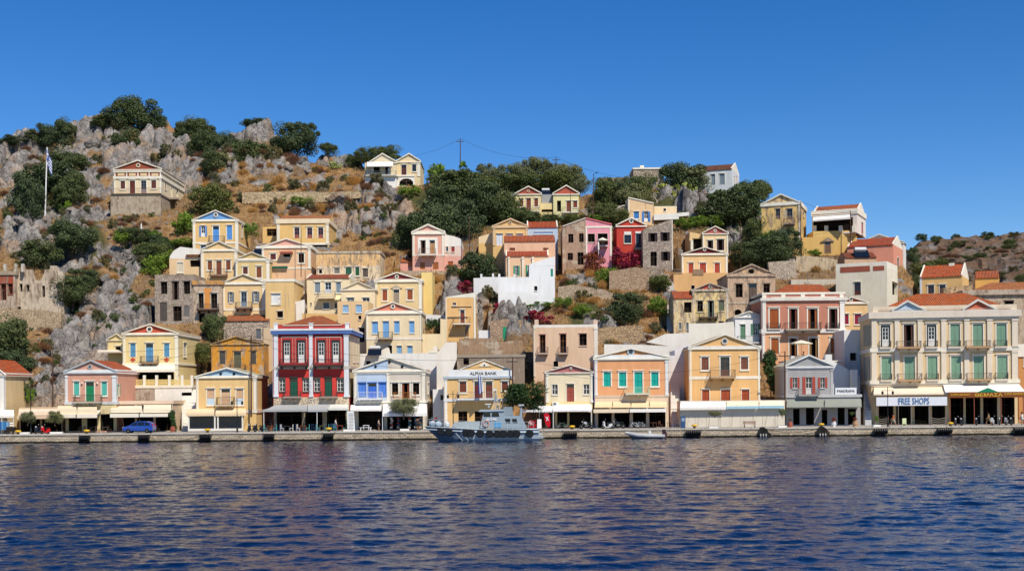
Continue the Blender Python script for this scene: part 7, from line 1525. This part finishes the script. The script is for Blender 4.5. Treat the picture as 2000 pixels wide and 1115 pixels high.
# market stall left edge
r=empty('clothes_rail',on_quay(6,163),'rack of blue clothes under the white stall awning at the left edge','clothes rack'); m=MB(); m.box(-.6,.9,-.02,.02,1.7,1.74,'m:#c8c8c8'); [m.box(x,x+.04,-.02,.02,0,1.7,'m:#c8c8c8') for x in(-.6,.86)]; part(m,'rail',r)
for i,k in enumerate(('c:#2a6ab0','c:#6a9ac8','c:#3c80b8','c:#8ab0d0')): m=MB(); m.box(-.5+i*.33,-.24+i*.33,-.2,.2,.55,1.6,k); part(m,'garment',r)
r=empty('souvenir_cart',on_quay(22,162.2),'dark souvenir cart with white hats beside the left stall','cart'); m=MB(); m.box(-.6,.5,-.3,.3,.35,.95,'d:#2c2420'); part(m,'body',r)
for x in (-.4,.35): wheel(r,(x,-.33,.2),.2,.06)
for i in range(4): m=MB(); m.lathe((-.1+.2*(i%2),0,1.1+.3*(i//2)),[(.18,0),(.17,.02),(.1,.05),(.08,.13)],'c:#f0f0f0',10); part(m,'hat',r)
# rope fence left in front of free shops
for px0,px1,lab in ((1708,1735,'left'),(1817,1848,'right')):
    r=empty('rope_fence',on_quay(px0,163.6),f'low rope fence at the {"stepped alley" if lab=="left" else "supermarket"} end of the glass shop front','fence'); w=(px1-px0)*.068
    for i in range(4): m=MB(); m.tube([(w*t,0,.35+i*.25-.2*math.sin(math.pi*t)) for t in [j/8 for j in range(9)]],.025,'d:#b8b0a0',4); part(m,'rope',r)
    for x in (0,w): m=MB(); m.tube([(x,0,0),(x,0,1.3)],.035,'d:#8a6a54',6); part(m,'post',r)
# striped stall cloths / goods in the double house shop
for i,px_ in enumerate((765,778,800,812,822,845,852)):
    r=empty('display_goods',on_quay(px_,164.6),f'dark shop rack hung with coloured bags, {["first","second","third","fourth","fifth","sixth","seventh"][i]} from the white post','display rack','racks under the white awning')
    m=MB(); m.tube([(0,0,0),(0,0,1.8)],.03,'m:#3a3a3a'); part(m,'stand',r)
    for q in range(5): m=MB(); m.box(-.22+.1*(q%2),.1+.1*(q%2),-.12,.12,.25+q*.3,.5+q*.3,random.choice(['c:#3a5a78','c:#b8a088','c:#8a3a3a','c:#d8d0c0','c:#44606a'])); part(m,'bag',r)
# parasols
def parasol(px,py,Y,rad,h,k,lab):
    p=at(px,py,Y); r=empty('parasol',p-Vector((0,0,h)),lab,'parasol'); m=MB(); m.tube([(0,0,0),(0,0,h)],.03,'m:#c8c0b0'); part(m,'pole',r)
    m=MB(); N=8
    for i in range(N):
        a,b_=2*math.pi*i/N,2*math.pi*(i+1)/N; m.face([(0,0,h),(rad*math.cos(a),rad*math.sin(a),h-.45),(rad*math.cos(b_),rad*math.sin(b_),h-.45)],k); m.face([(rad*math.cos(a),rad*math.sin(a),h-.45),(rad*math.cos(b_),rad*math.sin(b_),h-.45),(rad*math.cos(b_),rad*math.sin(b_),h-.6),(rad*math.cos(a),rad*math.sin(a),h-.6)],k)
    part(m,'canopy',r)
parasol(1565,664,179.2,1.65,2.7,'c:#f4ead0','cream parasol open on the terrace of the pink mansion'); parasol(1177,464,D(1120,525)-1.6,1.05,1.7,'c:#f0e8d8','small cream parasol on the bright pink house balcony')
p=at(1107,500,D(1107,500)); 
m=MB(); m.lathe((0,0,0),[(.05,0),(.05,.8),(.16,1.0),(.12,2.2),(.02,2.5)],'c:#f0eee8',8); o=m.build('folded_parasol'); o.location=at(1169,499,D(1120,525)-2.5); tag(o,'folded white parasol among the bougainvillea below the bright pink house','parasol')
m=MB(); m.lathe((0,0,0),[(.05,0),(.05,.8),(.16,1.0),(.12,1.9),(.02,2.2)],'c:#f0eee8',8); o=m.build('folded_parasol'); o.location=at(276,458,D(276,458)-1); tag(o,'folded white parasol among the garden shrubs below the concrete terrace','parasol')
# solar panels and tanks
def solar(px,py,Y,s,lab):
    r=empty('solar_heater',at(px,py,Y),lab,'solar heater','rooftop solar heaters')
    m=MB(); m.prism([(-1*s,0),(1*s,0),(1*s,.05),(-1*s,.05)],-.02,.02,'m:#8a8c90'); m.face([(-1*s,-.6*s,0),(1*s,-.6*s,0),(1*s,.3*s,1.0*s),(-1*s,.3*s,1.0*s)],'g:#1c2430'); part(m,'panel',r)
    m=MB(); m.lathe((-.8*s,.4*s,1.15*s),[(.05,0),(.27*s,.05),(.27*s,1.55*s),(.05,1.6*s)],'m:#d8dadc',12,'x'); part(m,'tank',r)
solar(1682,503,D(1700,530)+1.5,1.35,'solar water heater on the dark red roof below the long coral house'); solar(732,694,180,1.0,'solar water heater on the white terrace block behind the double house'); solar(508,497,D(508,500),1.1,'solar heater between the sky-blue pediment house and the peach house'); solar(1066,381,D(1032,420)+3,1.0,'solar heater between the twin gabled houses'); solar(725,338,D(725,340),.5,'small blue panel beside the hilltop villa awning')
# --- people
def person(px,Y,pose,lab,skin='#b08060',top='#e86a28',bot='#5a6a8a',z=None,rz=0,h=1.72,short=True,hair='#2a2018'):
    z=GZ if z is None else z; r=empty('person',(at(px,800,Y).x,Y,z),lab,'person',None,rz); s=h/1.72
    if pose=='walk': lf,lb,af,ab=.34,-.30,.28,-.25
    else: lf,lb,af,ab=.05,-.05,.06,-.04
    sit = pose=='sit'
    hz=.92 if not sit else .48
    pts={'pel':(0,0,hz),'wa':(.01,0,hz+.18),'ch':(.03,0,hz+.40),'ne':(.04,0,hz+.56),'he':(.07,0,hz+.66),'ht':(.07,0,hz+.80)}
    if sit: leg=lambda y,f:[(.02,y,hz-.02),(.45,y,hz+.02),(.46,y,.08),(.58,y,.04)]
    else: leg=lambda y,f:[(.0,y,hz-.04),(f*.62+.05*(f>0),y,.50),(f if f>0 else f-.02,y,.09 if f>=0 else .13),(f+.13,y,.03 if f>=0 else .06)]
    arm=lambda y,f:[(.03,y*1.0,hz+.50),(.03+f*.4,y*1.25,hz+.24),(.03+f+.08,y*1.2,hz+.02),(.03+f+.12,y*1.2,hz-.07)]
    V=[];E=[];R=[]
    def add(p,rad,par): V.append(Vector(p)*s); R.append((rad*s if not isinstance(rad,tuple) else rad)); 
    def chain(par,ps,rs):
        for p,q in zip(ps,rs):
            V.append(Vector(p)*s); R.append((q[0]*s,q[1]*s)); i=len(V)-1
            if par is not None: E.append((par,i))
            par=i
        return par
    chain(None,[pts['pel']],[(.12,.15)]); w=chain(0,[pts['wa'],pts['ch']],[(.10,.13),(.12,.17)]); nk=chain(w,[pts['ne'],pts['he'],pts['ht']],[(.05,.05),(.095,.08),(.075,.07)])
    chain(0,leg(-.09,lf),[(.085,.085),(.06,.06),(.042,.042),(.035,.04)]); chain(0,leg(.09,lb),[(.085,.085),(.06,.06),(.042,.042),(.035,.04)])
    for y,f in ((-.19,ab),(.19,af)):
        hnd=chain(w,arm(y,f),[(.05,.05),(.04,.04),(.03,.03),(.026,.035)])
        b_=V[hnd]/s
        for i_ in range(5):
            o_=(i_-1.5)*.018 if i_<4 else .045; L_=(.075,.085,.08,.065,.05)[i_]
            V.append((b_+Vector((o_*.9,0,-L_*.5)))*s); R.append((.009,.009)); E.append((hnd,len(V)-1)); V.append((b_+Vector((o_+.012,0,-L_)))*s); R.append((.008,.008)); E.append((len(V)-2,len(V)-1))
    def skin_mesh(name,keep,infl,key,parent):
        idx=[i for i in range(len(V)) if keep(V[i]/s,i)]
        mp={j:i for i,j in enumerate(idx)}; ed=[(mp[a],mp[b]) for a,b in E if a in mp and b in mp]
        me=bpy.data.meshes.new(name); me.from_pydata([tuple(V[i]) for i in idx],ed,[])
        o=bpy.data.objects.new(name,me); COL.objects.link(o); mo=o.modifiers.new('s','SKIN'); mo.use_smooth_shade=True
        for q,i in enumerate(idx): d_=me.skin_vertices[0].data[q]; d_.radius=(R[i][0]*infl+.0*s,R[i][1]*infl); d_.use_root=(q==0)
        o.modifiers.new('b','SUBSURF').levels=1; o.modifiers['b'].render_levels=1
        bpy.context.view_layer.update(); m2=bpy.data.meshes.new_from_object(o.evaluated_get(bpy.context.evaluated_depsgraph_get())); bpy.data.objects.remove(o)
        m2.materials.clear(); m2.materials.append(mat(key)); o=bpy.data.objects.new(name,m2); COL.objects.link(o); o.parent=parent; return o
    body=skin_mesh('body',lambda v,i:True,1.0,'c:'+skin,r)
    n_leg0=6
    skin_mesh('shirt',lambda v,i: i in (0,1,2) or (i>=14 and v.z>hz+.2 and abs(v.y)>.1),1.22,'c:'+top,r)
    zlim=.45 if short else .05
    skin_mesh('trousers',lambda v,i: i==0 or (6<=i<14 and (v.z>zlim if not sit else v.z>.3)),1.25,'c:'+bot,r)
    m=MB(); c_=pts['he']; m.lathe((c_[0]*s-.02*s,0,(c_[2]+.02)*s),[(.02,-.1*s),(.095*s,-.04*s),(.105*s,.06*s),(.085*s,.15*s),(.02,.19*s)],'c:'+hair,10); part(m,'hair',r,smooth=True)
    m=MB(); m.tube([((c_[0]+.1)*s,0,(c_[2]+.0)*s),((c_[0]+.125)*s,0,(c_[2]-.02)*s)],.015*s,'c:'+skin,5); part(m,'nose',r)
    return r
person(1745,162,'walk','person in an orange top and pale shorts walking past the glass shop front',top='#e07020',bot='#c8b8a0',skin='#c09070',rz=math.pi)
person(1931,162.6,'walk','person in beige clothes walking into the supermarket',top='#b09870',bot='#8a7858',rz=math.pi)
person(655,163.2,'stand','person in a white shirt and blue jeans standing by a terrace table',top='#f2f2f4',bot='#6a8ab0',short=False)
person(739,163,'stand','person in a pale shirt beside the white post of the double house',top='#d8c8c0',bot='#4a5060',h=1.6)
person(816,164,'stand','person in a dark shirt in the shade under the white awning',top='#3a4048',bot='#3a3a44',rz=1.5)
person(1996,162.6,'stand','person in light clothes at the right edge of the quay',top='#e0ddd4',bot='#c0bcb0',rz=2)
person(1571,178.8,'sit','sunlit person seated under the cream parasol on the mansion terrace',top='#c08a60',bot='#3a4a60',z=zt,rz=math.pi)
person(528,165,'stand','person in dark clothes deep under the grey awning',top='#2c4450',bot='#26282c',rz=.4)
person(8,164,'stand','person in a blue shirt beside the clothes rack at the left edge',top='#4a80b8',bot='#3a4050')
# ======================================================= patrol boat
YB=156.0
bx=lambda px: at(px,850,YB).x
L0,L1=bx(829),bx(1052)
boat=empty('patrol_boat',(L0,YB,0),'grey patrol boat with AG46 on its cabin moored alongside the quay','boat')
Lb=L1-L0
def hull(x,t):  # half width, sheer height
    f=x/Lb; w=2.1*min(1,(f*2.4)**.62+.02) if f<.42 else 2.1
    return w, 1.85-.45*min(1,f*1.8)
m=MB(); NS=22; rings=[]
for i in range(NS+1):
    x=Lb*i/NS; w,zs=hull(x,0); rake=max(0,1-x/3.2)
    pr=[(0,-.6),(w*.55*(1-rake*.8),-.5),(w*.86*(1-rake*.55),.25),(w*.95*(1-rake*.2),zs*.62),(w,zs)]
    xo=lambda z: x+ (1-z/zs)*2.0*max(0,1-i/8)
    rings.append([(xo(max(z,0)),-y,z) for y,z in reversed(pr)]+[(xo(max(z,0)),y,z) for y,z in pr[1:]])
ids=[m.vs(r_) for r_ in rings]; nr=len(rings[0])
def hk(i,q):
    z=(rings[i][q][2]+rings[i][q+1][2])/2
    return 'm:#39444e' if (i<9 or (i<10)) else 'm:#8a9caa'
for i in range(NS):
    for q in range(nr-1):
        m.f.append((ids[i]+q,ids[i]+q+1,ids[i+1]+q+1,ids[i+1]+q)); m.m.append(m.mi('m:#74869a' if i<7 else 'm:#cad6de'))
m.f.append(tuple(ids[-1]+q for q in range(nr))); m.m.append(m.mi('m:#8296a4'))
part(m,'hull',boat,smooth=False)
m=MB()
for i in range(NS):
    a,b_=rings[i][0],rings[i+1][0]; c_,d_=rings[i][-1],rings[i+1][-1]; dz=Vector((0,0,-.12)); m.face([tuple(Vector(a)+dz),tuple(Vector(b_)+dz),tuple(Vector(d_)+dz),tuple(Vector(c_)+dz)],'m:#a8b4ba')
part(m,'deck',boat)
m=MB(); m.tube([tuple(Vector(r_[0])+Vector((0,-.03,-.35))) for r_ in rings],.07,'m:#c8d4da',5); m.tube([tuple(Vector(r_[0])+Vector((0,-.03,.0))) for r_ in rings],.06,'m:#b8c4ca',5); part(m,'rubbing_strake',boat)
for x,kk in ((4.0,'m:#aeb8be'),(4.7,'m:#a4b0b8'),(7.2,'m:#2c4a80')):
    m=MB(); m.prism([(x,1.05),(x+.12,1.05),(x+1.0,.1),(x+.88,.1)],-2.12,-2.0,kk); part(m,'hull_stripe',boat)
def bz(py): return at(940,py,YB).z
def bX(px): return bx(px)-L0
def poly(name,pts,w,k,parent=boat,y0=None):
    m=MB(); m.prism([(bX(a),bz(b_)) for a,b_ in pts],-w if y0 is None else y0,w,k); return part(m,name,parent)
cab=poly('cabin',[(938,835),(946,802),(984,800),(985,811),(1019,813),(1028,833),(1030,838)],1.45,'m:#9aabb6')
poly('wheelhouse_roof',[(935,803),(938,800),(984,799.5),(985,802.5),(938,803.5)],1.6,'m:#a8b8c0')
poly('foredeck_house',[(880,838),(888,824),(938,822),(938,838)],1.1,'m:#b0bcc0')
for pts in ([(944,805),(958,805),(959,813),(946,813)],[(962,805),(974,805),(976,813),(961,813)],[(986.5,817.5),(997,817.5),(997,825.5),(989,825.5)],[(1000.5,817.5),(1009,817.5),(1011,825.5),(1001,825.5)]):
    m=MB(); m.prism([(bX(a),bz(b_)) for a,b_ in pts],-1.48,-1.44,'g:#141a20'); part(m,'window',cab)
m=MB(); m.box(bX(966),bX(979),-1.5,-1.46,bz(834),bz(824),'m:#5aa4d8'); part(m,'blue_panel',cab)
text('AG46',(bX(960.5),-1.53,bz(818)),1.32,.36,'m:#f0f2f2','lettering',cab,0,.03)
m=MB(); cx_,cz_=bX(950),bz(826); m.tube([(cx_+.36*math.cos(t),-1.55,cz_+.36*math.sin(t)) for t in [2*math.pi*i/16 for i in range(17)]],.07,'m:#d8a090',6); part(m,'lifebuoy',cab)
poly('upper_box',[(984,811),(984,795),(1001,794.5),(1003,811)],.7,'m:#8a969e')
m=MB(); m.tube([(bX(965),-.5,bz(800)),(bX(969),0,bz(765))],.06,'m:#a0acb2'); m.tube([(bX(976),-.5,bz(800)),(bX(969),0,bz(765))],.06,'m:#a0acb2'); m.tube([(bX(970),.5,bz(800)),(bX(968),0,bz(762))],.06,'m:#a0acb2'); m.box(bX(963),bX(976),-.06,.06,bz(779),bz(778),'m:#a0acb2'); m.box(bX(965),bX(971),-.2,.2,bz(763),bz(759),'m:#e0e4e6'); m.tube([(bX(982),0,bz(811)),(bX(981),0,bz(765))],.03,'m:#5a6268'); part(m,'mast',boat)
m=MB(); m.lathe((bX(955),0,bz(796)),[(.12,0),(.14,.3)],'m:#b0b8bc',8); m.box(bX(948),bX(960),-.12,.12,bz(790),bz(788),'m:#d8dcde'); part(m,'radar',boat)
m=MB(); m.tube([(bX(1015),0,bz(834)),(bX(1019),0,bz(795))],[.3,.12],'m:#98a6ae',7); m.box(bX(1013),bX(1024),-.3,.3,bz(793),bz(790),'m:#b8c0c4'); part(m,'stern_mast',boat)
m=MB()
for i in range(1,NS):
    a=Vector(rings[i][0]); 
    m.tube([tuple(a),tuple(a+Vector((0,.05,.95)))],.022,'m:#c0c8cc',4)
for dz in (.5,.95): m.tube([tuple(Vector(r_[0])+Vector((0,.05,dz))) for r_ in rings[:-1]],.02,'m:#c0c8cc',4)
part(m,'railing',boat)
m=MB(); random.seed(9)
for i in range(9): a=random.uniform(.6,3.0); m.lathe((a,random.uniform(-.6,.6),1.95-.1*a),[(.1,0),(.38,.15),(.34,.5),(.1,.7)],random.choice(['c:#b4c8d8','c:#d0d8dc','m:#2a2c30']),8)
part(m,'covered_gear',boat,smooth=True)
m=MB(); m.box(Lb,Lb+.55,-1.6,1.6,.25,.4,'m:#a0b4c0'); [m.box(Lb+.1*i,Lb+.1*i+.05,-1.65,-1.55,.4,1.0,'m:#b8c4cc') for i in range(5)]; part(m,'stern_platform',boat)
for i,px_ in enumerate((862,878,911,921,939,957,972,984,998,1009,1034)):
    f=(bx(px_)-L0); w,zs=hull(f,0)
    o=empty('tyre_fender',(bx(px_),YB-w-.12,zs-.5),'','tyre'); m=MB(); m.lathe((0,0,0),[(.2,-.12),(.43,-.12),(.5,-.06),(.5,.06),(.43,.12),(.2,.12)],'m:#171717',18,'y'); part(m,'tyre',o,smooth=False)
    m=MB(); m.tube([(0,.05,.3),(0,.1,.6)],.02,'m:#3a3630',4); part(m,'lashing',o)
    tag(o,f'round black tyre hung on the patrol boat side, {["first","second","third","fourth","fifth","sixth","seventh","eighth","ninth","tenth","eleventh"][i]} from the bow','tyre','tyres along the patrol boat')
# dinghy
p=at(1262,852,157.6); d=empty('inflatable_dinghy',(p.x,157.6,0),'grey and white inflatable dinghy with dark outboard tied below the bicycles','dinghy')
m=MB(); 
for sy in (-1,1): m.tube([(-2.55,0,.75),(-2.1,sy*.45,.62),(-1.2,sy*.72,.45),(.3,sy*.78,.36),(2.3,sy*.78,.34)],[.2,.24,.27,.27,.2],'m:#b4b6b8',10)
part(m,'tube',d,smooth=True); m=MB(); m.prism([(-2.3,.45),(2.1,.25),(2.1,-.15),(-1.4,-.1)],-.5,.5,'m:#4a5260'); part(m,'hull',d)
m=MB(); m.box(-.2,.25,-.6,.6,.5,.62,'m:#d8d8d4'); m.box(.3,.6,-.25,.25,.45,1.0,'m:#e0e0dc'); part(m,'seat',d)
m=MB(); m.prism([(2.1,.9),(2.55,.85),(2.7,.5),(2.5,-.2),(2.35,-.2),(2.3,.4),(2.05,.5)],-.16,.16,'m:#4a2830'); m.box(2.05,2.5,-.2,.2,.8,1.15,'m:#38242c'); part(m,'outboard_motor',d)
# alley stairs
def stairs(px0,px1,y0,y1,Ya,Yb_,k,lab,n=14):
    a=at(px0,y0,Ya); b_=at(px1,y0,Ya); t=at(px0,y1,Yb_); m=MB(); w=b_.x-a.x; sx=(t.x-a.x)/n
    for i in range(n): z0=(t.z-a.z)*i/n; z1=(t.z-a.z)*(i+1)/n; m.box(sx*i,sx*i+w,(Yb_-Ya)*i/n,(Yb_-Ya)*(i+1)/n+.01*(i<n-1),-1.0,z1,k)
    o=m.build('stairway'); o.location=a; tag(o,lab,'stairs')
stairs(683,700,838,705,169,184,'p:#e8e6e0','white steps climbing between the red house and half blue house',22)
stairs(1310,1328,836,735,168,178,'p:#e8e6e2','white steps in the alley beside the orange house',16)
stairs(1690,1702,826,700,169,188,'p:#c8ccd4','shaded steps climbing beside the large cream mansion',22)
stairs(1303,1318,648,548,D(1310,648),D(1310,548),'p:#c8c4bc','stepped street climbing to the grey rubble-stone house',26)
stairs(355,384,838,760,169,178,'p:#f2efe8','broad white ramp steps between the two small yellow houses',12)
stairs(585,596,640,560,D(590,640)-1,D(590,560)-2,'p:#d8cdb8','narrow steps beside the cream cottage',16)
# ======================================================= labels: single out look-alikes
bpy.context.view_layer.update()
tops=[o for o in sc.objects if o.parent is None and o.get('label')]
def px_of(o):
    if o.type=='EMPTY' or abs(o.location.x)+abs(o.location.y)>1: v=o.location
    else: v=sum((Vector(c) for c in o.bound_box),Vector())/8
    return proj(v.x,max(v.y,1),v.z)
from collections import defaultdict
byl=defaultdict(list)
for o in tops: byl[o['label']].append(o)
ORD=['leftmost','second from left','third from left','fourth from left','fifth from left','sixth from left','seventh from left','eighth from left','ninth from left','tenth from left','eleventh from left','twelfth from left']+[f'{n} from left' for n in ('thirteenth','fourteenth','fifteenth','sixteenth','seventeenth','eighteenth','nineteenth','twentieth','21st','22nd','23rd','24th','25th','26th','27th','28th','29th','30th')]
for l,os_ in byl.items():
    if len(os_)>1:
        os_.sort(key=lambda o: px_of(o)[0])
        for i,o in enumerate(os_):
            wd=l.split()[:12]; 
            o['label']=' '.join(wd)+', '+(ORD[i] if i<len(ORD) else f'{i+1}th from left')
# ======================================================= light, sky, camera
EL,AZ=math.radians(50),math.radians(149)      # azimuth clockwise from +Y
sd=Vector((math.sin(AZ)*math.cos(EL),math.cos(AZ)*math.cos(EL),math.sin(EL)))
L=bpy.data.lights.new('sun','SUN'); L.energy=4.3; L.angle=math.radians(.53); L.color=(1,.905,.76)
lo=bpy.data.objects.new('sun',L); COL.objects.link(lo); lo.rotation_euler=sd.to_track_quat('Z','Y').to_euler()
w=bpy.data.worlds.new('World'); sc.world=w; w.use_nodes=True; nt=w.node_tree
sky=nt.nodes.new('ShaderNodeTexSky'); sky.sky_type='NISHITA'; sky.sun_disc=False; sky.sun_elevation=EL; sky.sun_rotation=AZ; sky.air_density=1.0; sky.dust_density=.0; sky.ozone_density=3.5; sky.altitude=1500
hs=nt.nodes.new('ShaderNodeHueSaturation'); hs.inputs['Saturation'].default_value=1.36; hs.inputs['Hue'].default_value=.509; hs.inputs['Value'].default_value=1.12; nt.links.new(sky.outputs[0],hs.inputs['Color']); nt.links.new(hs.outputs[0],nt.nodes['Background'].inputs[0]); nt.nodes['Background'].inputs[1].default_value=.09
cam=bpy.data.cameras.new('camera'); co=bpy.data.objects.new('camera',cam); COL.objects.link(co); sc.camera=co
cam.sensor_width=36; cam.lens=36*F/2000; cam.shift_y=(CY-557.5)/2000; cam.clip_end=5000; cam.clip_start=.5
co.matrix_world=Matrix.Translation((0,0,HC)) @ Matrix.Rotation(math.pi/2,4,'X') @ Matrix.Rotation(-RO,4,'Z')
sc.view_settings.view_transform='Standard'; sc.view_settings.look='None'; sc.view_settings.exposure=.3; sc.view_settings.gamma=1
sc.cycles.max_bounces=6; sc.cycles.diffuse_bounces=3; sc.cycles.glossy_bounces=3
